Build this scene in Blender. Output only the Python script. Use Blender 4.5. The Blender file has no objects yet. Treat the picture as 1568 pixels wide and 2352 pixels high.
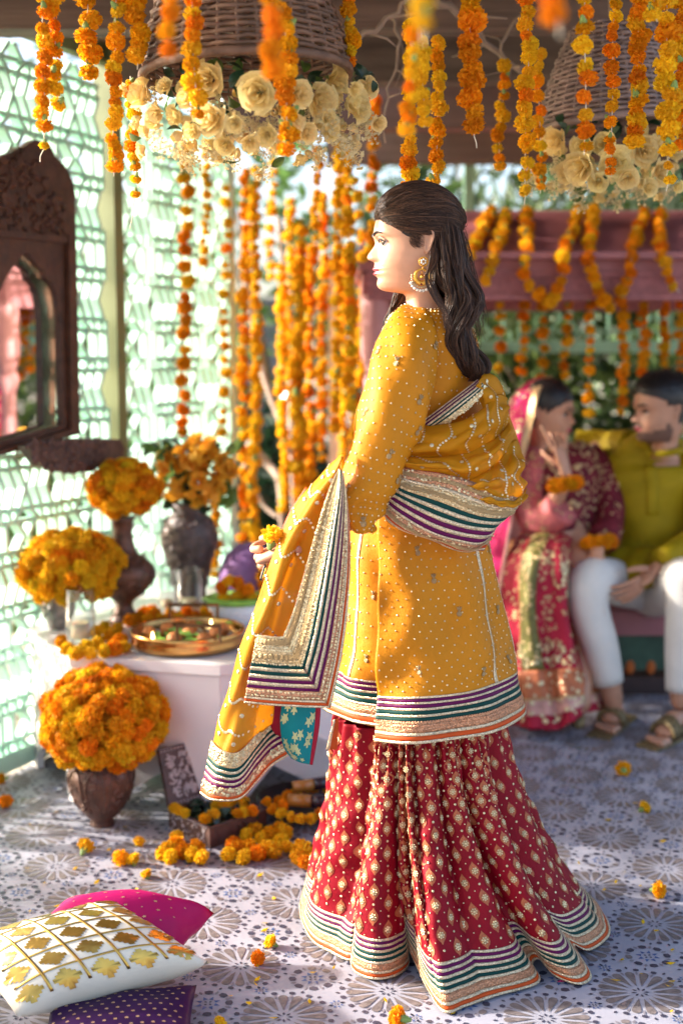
import bpy, bmesh, math, random
import numpy as np
from mathutils import Vector, Matrix, noise as mnoise
random.seed(7); np.random.seed(7)
SC = bpy.context.scene
COL = SC.collection
# ------------------------------------------------------------------ camera
PITCH = math.radians(7.12); CAMH = 1.33; FPX = 2850.0
cam_d = bpy.data.cameras.new('camera'); cam = bpy.data.objects.new('camera', cam_d); COL.objects.link(cam)
cam.location = (0, 0, CAMH); cam.rotation_euler = (math.pi / 2 - PITCH, 0, 0)
cam_d.sensor_fit = 'VERTICAL'; cam_d.sensor_height = 36.0; cam_d.lens = 36.0 * FPX / 2352.0
cam_d.clip_start = 0.05; cam_d.clip_end = 400.0
cam_d.dof.use_dof = True; cam_d.dof.focus_distance = 2.64; cam_d.dof.aperture_fstop = 1.65; cam_d.dof.aperture_blades = 0
SC.camera = cam
# ------------------------------------------------------------------ daylight
SUN_EL = 22.0; SUN_AZ = 280.0        # azimuth clockwise from +Y: the sun stands on the left
world = bpy.data.worlds.new('World'); SC.world = world; world.use_nodes = True
wn = world.node_tree.nodes; wl = world.node_tree.links
sky = wn.new('ShaderNodeTexSky'); sky.sky_type = 'NISHITA'; sky.sun_disc = False
sky.sun_elevation = math.radians(SUN_EL); sky.sun_rotation = math.radians(SUN_AZ)
sky.air_density = 0.8; sky.dust_density = 4.0; sky.ozone_density = 0.5
wl.new(sky.outputs[0], wn['Background'].inputs[0]); wn['Background'].inputs[1].default_value = 0.15
sun_d = bpy.data.lights.new('sun', 'SUN'); sun = bpy.data.objects.new('sun', sun_d); COL.objects.link(sun)
sun_d.energy = 3.0; sun_d.angle = math.radians(1.5); sun_d.color = (1.0, 0.95, 0.87)
_a = math.radians(SUN_AZ); _e = math.radians(SUN_EL)
SUNV = Vector((math.sin(_a) * math.cos(_e), math.cos(_a) * math.cos(_e), math.sin(_e)))
sun.rotation_euler = SUNV.to_track_quat('Z', 'Y').to_euler()
SC.view_settings.view_transform = 'Standard'; SC.view_settings.look = 'None'
SC.view_settings.exposure = 2.0; SC.view_settings.gamma = 1.0; SC.view_settings.use_curve_mapping = False
SC.render.engine = 'CYCLES'
SC.cycles.use_denoising = True; SC.cycles.max_bounces = 8; SC.cycles.diffuse_bounces = 4
SC.cycles.transparent_max_bounces = 12; SC.cycles.caustics_reflective = False; SC.cycles.caustics_refractive = False
SC.cycles.sample_clamp_indirect = 6.0; SC.cycles.sample_clamp_direct = 40.0

# ------------------------------------------------------------------ measuring
# measurements were read off the photograph at 1568 x 2352; these turn one into a point of the place
_cp, _sp = math.cos(PITCH), math.sin(PITCH)
def _ray(px, py):
    x = (px - 784.0) / FPX; y = (1176.0 - py) / FPX
    return x, _cp + y * _sp, -_sp + y * _cp
def P(px, py, Y):
    x, y, z = _ray(px, py); t = Y / y
    return Vector((x * t, Y, CAMH + z * t))
def F(px, py, z=0.0):
    x, y, zz = _ray(px, py); t = (z - CAMH) / zz
    return Vector((x * t, y * t, z))
def mpp(Y): return Y / FPX          # metres per measured pixel near the horizon
def A(*pts): return np.array([list(P(*p)) for p in pts])

# ------------------------------------------------------------------ materials
MATS = {}
class N:
    """tiny node builder"""
    def __init__(s, name):
        s.m = bpy.data.materials.new(name); s.m.use_nodes = True; s.t = s.m.node_tree
        s.b = s.t.nodes['Principled BSDF']; s.out = s.t.nodes['Material Output']; MATS[name] = s.m
    def n(s, kind, **kw):
        x = s.t.nodes.new(kind)
        for k, v in kw.items():
            if hasattr(x, k): setattr(x, k, v)
            else: x.inputs[k.replace('_', ' ')].default_value = v
        return x
    def l(s, a, b): s.t.links.new(a, b)
    def set(s, **kw):
        for k, v in kw.items(): s.b.inputs[k.replace('_', ' ')].default_value = v
        return s
def rgb(c): return (c[0], c[1], c[2], 1.0)
def plain(name, col, rough=0.6, metal=0.0, var=0.12, scale=18.0, bump=0.15, bscale=None, objvar=0.0, trans=0.0, coat=0.0, sheen=0.0, spec=None, stretch=None):
    """base colour with a little noise variation, fine relief, optional per-object variation and translucency"""
    k = N(name); k.set(Roughness=rough, Metallic=metal)
    if coat: k.set(Coat_Weight=coat)
    if sheen: k.set(Sheen_Weight=sheen)
    if spec is not None: k.b.inputs['Specular IOR Level'].default_value = spec
    tc = k.n('ShaderNodeTexCoord'); src = tc.outputs['Object']
    if stretch:
        mp = k.n('ShaderNodeMapping'); mp.inputs['Scale'].default_value = stretch; k.l(src, mp.inputs['Vector']); src = mp.outputs[0]
    nz = k.n('ShaderNodeTexNoise'); nz.inputs['Scale'].default_value = scale; nz.inputs['Detail'].default_value = 5
    k.l(src, nz.inputs['Vector'])
    rp = k.n('ShaderNodeValToRGB'); e = rp.color_ramp.elements
    e[0].position = 0.3; e[1].position = 0.7
    e[0].color = rgb([max(0, c * (1 - var)) for c in col]); e[1].color = rgb([min(1, c * (1 + var)) for c in col])
    k.l(nz.outputs['Fac'], rp.inputs['Fac']); cout = rp.outputs['Color']
    if objvar:
        oi = k.n('ShaderNodeObjectInfo'); hs = k.n('ShaderNodeHueSaturation')
        mr = k.n('ShaderNodeMapRange'); mr.inputs['To Min'].default_value = 0.5 - objvar * 0.1; mr.inputs['To Max'].default_value = 0.5 + objvar * 0.1
        mv = k.n('ShaderNodeMapRange'); mv.inputs['To Min'].default_value = 1 - objvar; mv.inputs['To Max'].default_value = 1 + objvar * 0.6
        m2 = k.n('ShaderNodeMath', operation='FRACT'); m1 = k.n('ShaderNodeMath', operation='MULTIPLY'); m1.inputs[1].default_value = 7.31
        k.l(oi.outputs['Random'], mr.inputs['Value']); k.l(oi.outputs['Random'], m1.inputs[0]); k.l(m1.outputs[0], m2.inputs[0]); k.l(m2.outputs[0], mv.inputs['Value'])
        k.l(mr.outputs[0], hs.inputs['Hue']); k.l(mv.outputs[0], hs.inputs['Value']); k.l(cout, hs.inputs['Color']); cout = hs.outputs['Color']
    k.l(cout, k.b.inputs['Base Color'])
    if bump:
        nb = k.n('ShaderNodeTexNoise'); nb.inputs['Scale'].default_value = bscale or scale * 6; nb.inputs['Detail'].default_value = 4
        k.l(src, nb.inputs['Vector'])
        bp = k.n('ShaderNodeBump'); bp.inputs['Strength'].default_value = bump; bp.inputs['Distance'].default_value = 0.004
        k.l(nb.outputs['Fac'], bp.inputs['Height']); k.l(bp.outputs[0], k.b.inputs['Normal'])
    if trans:
        tr = k.n('ShaderNodeBsdfTranslucent'); mx = k.n('ShaderNodeMixShader'); mx.inputs['Fac'].default_value = trans
        k.l(cout, tr.inputs['Color']); k.l(k.b.outputs[0], mx.inputs[1]); k.l(tr.outputs[0], mx.inputs[2]); k.l(mx.outputs[0], k.out.inputs['Surface'])
    k.cout = cout
    return k
def weave(k, src_scale=900.0, strength=0.25):
    """crossed thread relief for cloth"""
    tc = k.n('ShaderNodeTexCoord')
    w1 = k.n('ShaderNodeTexWave'); w1.bands_direction = 'X'; w1.inputs['Scale'].default_value = src_scale / 6.28
    w2 = k.n('ShaderNodeTexWave'); w2.bands_direction = 'Z'; w2.inputs['Scale'].default_value = src_scale / 6.28
    for w in (w1, w2):
        w.inputs['Distortion'].default_value = 1.2; k.l(tc.outputs['Object'], w.inputs['Vector'])
    mx = k.n('ShaderNodeMath', operation='MAXIMUM'); k.l(w1.outputs['Fac'], mx.inputs[0]); k.l(w2.outputs['Fac'], mx.inputs[1])
    nz = k.n('ShaderNodeTexNoise'); nz.inputs['Scale'].default_value = 22.0; nz.inputs['Detail'].default_value = 3
    k.l(tc.outputs['Object'], nz.inputs['Vector'])
    b2 = k.n('ShaderNodeBump'); b2.inputs['Strength'].default_value = 0.5; b2.inputs['Distance'].default_value = 0.006; k.l(nz.outputs['Fac'], b2.inputs['Height'])
    bp = k.n('ShaderNodeBump'); bp.inputs['Strength'].default_value = strength; bp.inputs['Distance'].default_value = 0.0008
    k.l(mx.outputs[0], bp.inputs['Height']); k.l(b2.outputs[0], bp.inputs['Normal']); k.l(bp.outputs[0], k.b.inputs['Normal'])
    return k

# ------------------------------------------------------------------ object helpers
def link(o, parent=None):
    COL.objects.link(o)
    if parent is not None:
        o.parent = parent; o.matrix_parent_inverse = PINV.get(parent.name, Matrix.Identity(4))
    return o
PINV = {}
def tag(o, label=None, cat=None, group=None, kind=None):
    if label: o['label'] = label
    if cat: o['category'] = cat
    if group: o['group'] = group
    if kind: o['kind'] = kind
    return o
def thing(name, label, cat, loc, group=None):
    o = bpy.data.objects.new(name, None); o.empty_display_size = 0.05; o.location = loc; COL.objects.link(o)
    PINV[o.name] = Matrix.Translation(Vector(loc)).inverted()
    return tag(o, label, cat, group)
def mesh(name, v, f, mats, smooth=True, mi=None):
    me = bpy.data.meshes.new(name)
    me.from_pydata([tuple(map(float, p)) for p in v], [], [tuple(map(int, q)) for q in f])
    for m in (mats if isinstance(mats, (list, tuple)) else [mats]): me.materials.append(MATS[m] if isinstance(m, str) else m)
    if mi is not None: me.polygons.foreach_set('material_index', np.array(mi, dtype=np.int32))
    if smooth: me.polygons.foreach_set('use_smooth', np.ones(len(me.polygons), dtype=bool))
    me.update(); return me
def obj(name, me, parent=None, mat=None, kind=None, label=None):
    o = bpy.data.objects.new(name, me); link(o, parent)
    if mat is not None: o.matrix_basis = mat
    if kind: o['kind'] = kind
    if label: o['label'] = label
    return o
class MB:
    """collects shapes, builds ONE mesh"""
    def __init__(s): s.v = []; s.f = []; s.mi = []
    def add(s, v, f, mi=0):
        n = len(s.v); s.v.extend([tuple(p) for p in v]); s.f.extend([tuple(i + n for i in q) for q in f]); s.mi.extend([mi] * len(f)); return s
    def box(s, c, size, rot=None, mi=0):
        hx, hy, hz = [k / 2 for k in size]
        v = [Vector((x, y, z)) for x in (-hx, hx) for y in (-hy, hy) for z in (-hz, hz)]
        if rot is not None: v = [rot @ p for p in v]
        v = [p + Vector(c) for p in v]
        return s.add(v, [(0, 1, 3, 2), (4, 6, 7, 5), (0, 4, 5, 1), (2, 3, 7, 6), (0, 2, 6, 4), (1, 5, 7, 3)], mi)
    def tube(s, path, rad, n=8, mi=0, cap=True, squash=None):
        path = [Vector(p) for p in path]; m = len(path)
        rad = list(rad) if hasattr(rad, '__len__') else [rad] * m
        v = []; up = Vector((0.13, 0.31, 0.94)).normalized(); prev = None
        for i, p in enumerate(path):
            t = (path[min(i + 1, m - 1)] - path[max(i - 1, 0)])
            t = t.normalized() if t.length > 1e-9 else Vector((0, 0, 1))
            if prev is None:
                a = t.cross(up); a = a.normalized() if a.length > 1e-4 else t.orthogonal().normalized()
            else:
                a = prev - t * prev.dot(t); a = a.normalized() if a.length > 1e-6 else t.orthogonal().normalized()
            prev = a; b = t.cross(a)
            for k in range(n):
                an = 2 * math.pi * k / n
                v.append(p + (a * math.cos(an) + b * math.sin(an)) * rad[i])
        f = [(i * n + k, i * n + (k + 1) % n, (i + 1) * n + (k + 1) % n, (i + 1) * n + k) for i in range(m - 1) for k in range(n)]
        if cap: f += [tuple(range(n - 1, -1, -1)), tuple((m - 1) * n + k for k in range(n))]
        return s.add(v, f, mi)
    def lathe(s, prof, n=24, c=(0, 0, 0), mi=0):
        v = []; c = Vector(c)
        for r, z in prof:
            for k in range(n):
                a = 2 * math.pi * k / n; v.append(c + Vector((r * math.cos(a), r * math.sin(a), z)))
        m = len(prof)
        f = [(i * n + k, i * n + (k + 1) % n, (i + 1) * n + (k + 1) % n, (i + 1) * n + k) for i in range(m - 1) for k in range(n)]
        return s.add(v, f, mi)
    def ball(s, c, r, n=8, m=6, mi=0, sq=(1, 1, 1)):
        c = Vector(c); v = []
        for i in range(m + 1):
            t = math.pi * i / m
            for k in range(n):
                a = 2 * math.pi * k / n
                v.append(c + Vector((math.sin(t) * math.cos(a) * sq[0], math.sin(t) * math.sin(a) * sq[1], math.cos(t) * sq[2])) * r)
        f = [(i * n + k, (i + 1) * n + k, (i + 1) * n + (k + 1) % n, i * n + (k + 1) % n) for i in range(m) for k in range(n)]
        return s.add(v, f, mi)
    def prism(s, poly, z0, z1, mi=0):
        n = len(poly); v = [(x, y, z0) for x, y in poly] + [(x, y, z1) for x, y in poly]
        f = [tuple(range(n - 1, -1, -1)), tuple(range(n, 2 * n))] + [(k, (k + 1) % n, n + (k + 1) % n, n + k) for k in range(n)]
        return s.add(v, f, mi)
    def mesh(s, name, mats, smooth=False):
        return mesh(name, s.v, s.f, mats, smooth, s.mi)
    def obj(s, name, mats, parent=None, smooth=False, kind=None, label=None):
        return obj(name, s.mesh(name, mats, smooth), parent, None, kind, label)
# ------------------------------------------------------------------ spline sheets
def _basis(n, t):
    """Catmull-Rom weights (len(t), n) for n controls on t in 0..1"""
    t = np.clip(np.asarray(t, float), 0, 1) * (n - 1); i = np.minimum(t.astype(int), n - 2); x = t - i
    w = np.zeros((len(t), n)); r = np.arange(len(t))
    c = [-0.5 * x + x ** 2 - 0.5 * x ** 3, 1 - 2.5 * x ** 2 + 1.5 * x ** 3, 0.5 * x + 2 * x ** 2 - 1.5 * x ** 3, -0.5 * x ** 2 + 0.5 * x ** 3]
    for k, ck in zip((-1, 0, 1, 2), c):
        j = i + k
        lo = j < 0; hi = j > n - 1; ok = ~(lo | hi)
        np.add.at(w, (r[ok], j[ok]), ck[ok])
        # linear extrapolation beyond the ends
        np.add.at(w, (r[lo], np.zeros(lo.sum(), int)), 2 * ck[lo]); np.add.at(w, (r[lo], np.ones(lo.sum(), int)), -ck[lo])
        np.add.at(w, (r[hi], np.full(hi.sum(), n - 1)), 2 * ck[hi]); np.add.at(w, (r[hi], np.full(hi.sum(), n - 2)), -ck[hi])
    return w
def curve(ctrl, n):
    ctrl = np.asarray([list(c) for c in ctrl], float)
    return _basis(len(ctrl), np.linspace(0, 1, n)) @ ctrl
class Surf:
    """a cloth-like sheet: rows of control points (rows run along v, columns along u)"""
    def __init__(s, rows, disp=None, flip=False):
        s.c = np.array([[list(p) for p in r] for r in rows], float); s.disp = disp; s.flip = -1.0 if flip else 1.0
    def base(s, u, v):
        return np.einsum('nj,ni,jik->nk', _basis(s.c.shape[0], v), _basis(s.c.shape[1], u), s.c)
    def norm(s, u, v, e=0.004, f=None):
        f = f or s.base
        a = f(u + e, v) - f(u - e, v); b = f(u, v + e) - f(u, v - e)
        n = np.cross(a, b) * s.flip; l = np.linalg.norm(n, axis=1, keepdims=True); return n / np.maximum(l, 1e-12)
    def pt(s, u, v):
        p = s.base(u, v)
        if s.disp is not None: p = p + s.norm(u, v) * s.disp(u, v)[:, None]
        return p
    def at(s, u, v, off=0.0):
        u = np.atleast_1d(np.asarray(u, float)); v = np.atleast_1d(np.asarray(v, float))
        p = s.pt(u, v)
        if np.any(off): p = p + s.norm(u, v, 0.004, s.pt) * np.broadcast_to(off, u.shape)[:, None]
        return p
    def frame(s, u, v, off=0.0, size=1.0, rot=0.0): return FQ(s, u, v, off, size, rot)
    def frame_now(s, u, v, off=0.0, size=1.0, rot=0.0):
        """matrix sitting on the sheet: local z out of it, local y up the sheet (towards smaller v)"""
        uu = np.array([u]); vv = np.array([v]); e = 0.01
        p = Vector(s.at(uu, vv, off)[0]); n = Vector(s.norm(uu, vv, e, s.pt)[0])
        y = Vector((s.pt(uu, vv - e) - s.pt(uu, vv + e))[0]); y = (y - n * y.dot(n)).normalized(); x = y.cross(n)
        m = Matrix((x, y, n)).transposed()
        if rot: m = m @ Matrix.Rotation(rot, 3, 'Z')
        m = (m * size).to_4x4(); m.translation = p; return m
    def patch(s, name, mat, parent=None, u=(0, 1), v=(0, 1), nu=24, nv=24, off=0.0, thick=0.0015, kind=None, label=None, mb=None, uf=None, vf=None):
        """a slab cut out of the sheet; uf(v)/vf(u) may bend its edges"""
        U, V = np.meshgrid(np.linspace(u[0], u[1], nu + 1), np.linspace(v[0], v[1], nv + 1)); U = U.ravel(); V = V.ravel()
        if uf: U = uf(U, V)
        if vf: V = vf(U, V)
        a = s.at(U, V, off); b = s.at(U, V, off - thick); k = nu + 1; m = (nu + 1) * (nv + 1)
        q = [(j * k + i, j * k + i + 1, (j + 1) * k + i + 1, (j + 1) * k + i) for j in range(nv) for i in range(nu)]
        if s.flip < 0: q = [x[::-1] for x in q]
        f = list(q) + [tuple(i + m for i in x[::-1]) for x in q]
        rim = [i for i in range(nu)] + [nu + j * k for j in range(nv)] + [nv * k + nu - i for i in range(nu)] + [(nv - j) * k for j in range(nv)]
        for i in range(len(rim)):
            p, r = rim[i], rim[(i + 1) % len(rim)]; f.append((p, p + m, r + m, r) if s.flip > 0 else (p, r, r + m, p + m))
        vv = np.vstack([a, b])
        if mb is not None: mb.add(vv, f); return None
        return obj(name, mesh(name, vv, f, mat, True), parent, None, kind, label)
QUEUE = []
def flush():
    """work out all waiting frames on the sheets, sheet by sheet"""
    by = {}
    for q in QUEUE: by.setdefault(id(q[0]), []).append(q)
    for qs in by.values():
        s = qs[0][0]; u = np.array([q[1] for q in qs], float); v = np.array([q[2] for q in qs], float); off = np.array([q[3] for q in qs], float); e = 0.01
        p = s.at(u, v, off); n = s.norm(u, v, e, s.pt); y = s.pt(u, v - e) - s.pt(u, v + e)
        y = y - n * np.sum(y * n, axis=1, keepdims=True); y /= np.maximum(np.linalg.norm(y, axis=1, keepdims=True), 1e-9); x = np.cross(y, n)
        for i, q in enumerate(qs):
            m = Matrix((x[i], y[i], n[i])).transposed()
            if q[5]: m = m @ Matrix.Rotation(q[5], 3, 'Z')
            m = (m * q[4]).to_4x4(); m.translation = p[i]; q[6](m)
    QUEUE.clear()
class FQ:
    def __init__(s, *a): s.a = a
def tmul(v, m): return [m @ Vector(p) for p in v]
def smooth01(x): x = np.clip(x, 0, 1); return x * x * (3 - 2 * x)
def skinned(name, verts, edges, radii, mats, parent=None, sub=2, root=0):
    """a limb or body grown round connected joints; returns the finished mesh object"""
    me = bpy.data.meshes.new(name); me.from_pydata([tuple(v) for v in verts], edges, []); o = bpy.data.objects.new(name, me); COL.objects.link(o)
    o.modifiers.new('skin', 'SKIN').use_smooth_shade = True
    for i, d in enumerate(me.skin_vertices[0].data):
        r = radii[i]; d.radius = r if hasattr(r, '__len__') else (r, r); d.use_root = (i == root)
    sd = o.modifiers.new('sub', 'SUBSURF'); sd.levels = sub; sd.render_levels = sub
    dg = bpy.context.evaluated_depsgraph_get(); dg.update(); ev = o.evaluated_get(dg)
    m2 = bpy.data.meshes.new_from_object(ev); bpy.data.objects.remove(o); bpy.data.meshes.remove(me)
    m2.name = name; m2.materials.clear()
    for m in (mats if isinstance(mats, (list, tuple)) else [mats]): m2.materials.append(MATS[m])
    m2.polygons.foreach_set('use_smooth', np.ones(len(m2.polygons), dtype=bool))
    return m2
def mesh_vf(me):
    return [v.co.copy() for v in me.vertices], [tuple(p.vertices) for p in me.polygons]
# ================================================================== materials of the setting
plain('sheet_white', (0.345, 0.335, 0.385), rough=0.5, var=0.16, scale=3.5, bump=0.08, bscale=30)
plain('print_taupe', (0.17, 0.14, 0.135), rough=0.42, var=0.35, scale=60, bump=0)
plain('print_slate', (0.05, 0.047, 0.075), rough=0.42, var=0.3, scale=70, bump=0)
plain('print_blue', (0.06, 0.115, 0.28), rough=0.42, var=0.25, scale=70, bump=0)
plain('print_pale', (0.21, 0.19, 0.215), rough=0.42, var=0.15, scale=40, bump=0)
plain('earth', (0.42, 0.36, 0.27), rough=0.9, var=0.3, scale=2.0, bump=0.5)
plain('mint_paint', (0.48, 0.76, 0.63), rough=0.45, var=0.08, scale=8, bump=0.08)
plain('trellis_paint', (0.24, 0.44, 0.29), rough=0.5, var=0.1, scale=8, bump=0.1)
plain('olive_paint', (0.17, 0.20, 0.08), rough=0.5, var=0.1, scale=8, bump=0.1)
plain('old_plaster', (0.20, 0.17, 0.15), rough=0.9, var=0.3, scale=3, bump=0.4)
plain('plank_wood', (0.085, 0.05, 0.035), rough=0.75, var=0.45, scale=3, bump=0.5, bscale=14, objvar=0.3, stretch=(0.6, 9, 9))
plain('beam_wood', (0.17, 0.115, 0.085), rough=0.7, var=0.35, scale=3, bump=0.5, bscale=16, objvar=0.25, stretch=(0.6, 9, 9))
plain('pale_wood', (0.46, 0.33, 0.21), rough=0.7, var=0.3, scale=3, bump=0.4, bscale=16, stretch=(9, 0.7, 9))
plain('twig', (0.33, 0.24, 0.18), rough=0.8, var=0.3, scale=20, bump=0.4)
plain('maroon_paint', (0.36, 0.125, 0.135), rough=0.5, var=0.12, scale=6, bump=0.12)
plain('maroon_carved', (0.33, 0.11, 0.12), rough=0.55, var=0.2, scale=40, bump=0.9, bscale=45)
plain('pink_paint', (0.50, 0.22, 0.22), rough=0.5, var=0.12, scale=6, bump=0.1)
plain('seat_rust', (0.24, 0.085, 0.02), rough=0.8, var=0.2, scale=20, bump=0.3)
plain('apron_green', (0.035, 0.075, 0.045), rough=0.6, var=0.4, scale=14, bump=0.5)
plain('tassel_orange', (0.5, 0.12, 0.02), rough=0.8, var=0.2)
plain('dark_wood', (0.05, 0.022, 0.02), rough=0.55, var=0.3, scale=12, bump=0.4)
plain('leaf_a', (0.07, 0.13, 0.035), rough=0.38, var=0.3, scale=6, bump=0, objvar=0.2, trans=0.35)
plain('leaf_b', (0.10, 0.17, 0.04), rough=0.38, var=0.3, scale=6, bump=0, objvar=0.2, trans=0.4)
plain('leaf_dark', (0.02, 0.05, 0.022), rough=0.3, var=0.3, scale=8, bump=0, trans=0.15)
plain('cream_post', (0.62, 0.52, 0.38), rough=0.7, var=0.1)
plain('cane_pole', (0.30, 0.2, 0.1), rough=0.6, var=0.2)

# ================================================================== ground and printed floor sheet
WD = Vector((math.sin(math.radians(25)), math.cos(math.radians(25)), 0)); WN = Vector((-WD.y, WD.x, 0))
W0 = Vector((-1.083, 3.803, 0))
def wall_pt(t, z=0.0, out=0.0): return W0 + WD * t + WN * out + Vector((0, 0, z))
def wall_t(px, out=0.0):
    """distance along the lattice wall at a measured column"""
    k = (px - 784.0) / FPX; b = W0 + WN * out
    return (k * b.y - b.x) / (WD.x - k * WD.y)
g = MB(); g.add([(-90, -60, -0.15), (90, -60, -0.15), (90, 160, -0.15), (-90, 160, -0.15)], [(0, 1, 2, 3)])
tag(g.obj('ground', 'earth'), 'bare sandy ground around the pavilion', None, kind='structure')
FLOORPOLY = [(-1.75, -1.2), (3.6, -1.2), (3.6, 6.3), (0.1, 6.3), (wall_pt(2.0).x, wall_pt(2.0).y), (wall_pt(-0.52).x, wall_pt(-0.52).y)]
fl = MB(); fl.prism([(x, y) for x, y in FLOORPOLY], -0.14, 0.0)
floor = tag(fl.obj('floor', 'sheet_white'), 'pavilion floor covered with a printed sheet of star and rosette tile pattern', None, kind='structure')
def in_floor(p):
    c = False; q = FLOORPOLY; n = len(q); x, y = p
    for i in range(n):
        x1, y1 = q[i]; x2, y2 = q[(i + 1) % n]
        if (y1 > y) != (y2 > y) and x < (x2 - x1) * (y - y1) / (y2 - y1) + x1: c = not c
    return c
S = 0.238; RA = math.radians(26); E1 = Vector((math.cos(RA), math.sin(RA), 0)) * S; E2 = Vector((-math.sin(RA), math.cos(RA), 0)) * S
O0 = Vector((0.629, 2.47, 0))
pr = MB(); Zp = 0.0012
def poly(c, pts, rot, mi, z=Zp):
    ca, sa = math.cos(rot), math.sin(rot)
    v = [(c.x + x * ca - y * sa, c.y + x * sa + y * ca, z) for x, y in pts]
    pr.add(v, [tuple(range(len(v)))], mi)
PET = [(0.026, 0.0), (0.047, 0.0047), (0.068, 0.0090), (0.080, 0.0098), (0.0862, 0.0060), (0.088, 0.0)]
PET = PET + [(x, -y) for x, y in PET[-2:0:-1]]
HEX = [(-0.007, 0), (-0.0045, 0.0065), (0.0045, 0.0075), (0.0075, 0), (0.0045, -0.0075), (-0.0045, -0.0065)]
rp = random.Random(3)
for i in range(-16, 17):
    for j in range(-14, 18):
        c = O0 + E1 * i + E2 * j
        if not in_floor((c.x, c.y)) or c.y < 1.9: continue
        for k in range(16):
            a = RA + k * math.pi / 8
            poly(c, PET, a, 0)
            a2 = a + math.pi / 16
            poly(c + Vector((math.cos(a2), math.sin(a2), 0)) * 0.0965, [(x * 0.85, y * 0.85) for x, y in HEX], a2, 1 if k % 2 else 4)
            poly(c + Vector((math.cos(a2), math.sin(a2), 0)) * 0.083, [(-0.011, 0), (0, 0.003), (0.007, 0), (0, -0.003)], a2, 3)
            poly(c + Vector((math.cos(a), math.sin(a), 0)) * 0.1055, [(-0.006, 0), (0, 0.0034), (0.006, 0), (0, -0.0034)], a, 1)
        for k in range(8):
            a = RA + (k + 0.5) * math.pi / 4
            poly(c, [(0.007, 0), (0.014, 0.0026), (0.020, 0), (0.014, -0.0026)], a, 1)
        for (q, big) in ((c + E1 * 0.5, 0), (c + E2 * 0.5, 0), (c + E1 * 0.5 + E2 * 0.5, 1)):
            m = 8; R = 0.024 if big else 0.0145
            for k in range(m):
                a = RA + k * 2 * math.pi / m
                poly(q, [(R * 0.62, -R * 0.2), (R * 1.15, 0), (R * 0.62, R * 0.2)], a, 2)
                if k % 2 == 0: poly(q, [(R * .12, 0), (R * .3, R * .12), (R * .45, 0), (R * .3, -R * .12)], a + 0.39, 1)
                if big:
                    a2 = a + math.pi / 8
                    cc = q + Vector((math.cos(a2), math.sin(a2), 0)) * 0.043
                    poly(cc, [(x * 1.15, y * 1.25) for x, y in HEX], a2, 1 if rp.random() < 0.75 else 0)
                    cc = q + Vector((math.cos(a), math.sin(a), 0)) * 0.0445
                    poly(cc, [(-0.008, 0), (0, 0.004), (0.008, 0), (0, -0.004)], a, 3)
prt = pr.obj('printed_pattern', ['print_taupe', 'print_slate', 'print_blue', 'print_pale', 'print_slate'], floor, kind='stuff')

# ================================================================== lattice wall
UNIT = 0.304
CELL = []
def _seg(a, b): CELL.append((a, b))
A1 = 0.57
_seg((0, 0), (0, A1))
for s_ in (0.18, 0.82): _seg((s_, 0.13), (s_, A1 - 0.13))
for s_, sg in ((0.34, 1), (0.66, -1)):
    _seg((s_, 0.13), (s_ + sg * 0.13, A1 / 2)); _seg((s_ + sg * 0.13, A1 / 2), (s_, A1 - 0.13))
    for t0, t1 in ((0, 0.13), (A1, A1 - 0.13)):
        _seg((s_ - sg * 0.05, t1), (s_ + sg * 0.10, t0))
for s_ in (0.10, 0.24, 0.76, 0.90):
    _seg((s_, 0), (s_, 0.13)); _seg((s_, A1 - 0.13), (s_, A1))
_seg((0.0, 0.13), (1.0, 0.13)); _seg((0.0, A1 - 0.13), (1.0, A1 - 0.13)); _seg((0, A1), (1, A1)); _seg((0, 0), (1, 0))
mid = (A1 + 1) / 2
for s_, d in ((0.06, 0.10), (0.24, 0.10), (0.40, 0.10), (0.60, -0.10), (0.76, -0.10), (0.94, -0.10)):
    _seg((s_, A1), (s_ + d, mid)); _seg((s_ + d, mid), (s_, 1.0))
UB = {}
def unit_box(m):
    if m not in UB:
        b = MB(); b.box((0, 0, 0), (1, 1, 1)); UB[m] = b.mesh('bar', m)
    return UB[m]
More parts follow.
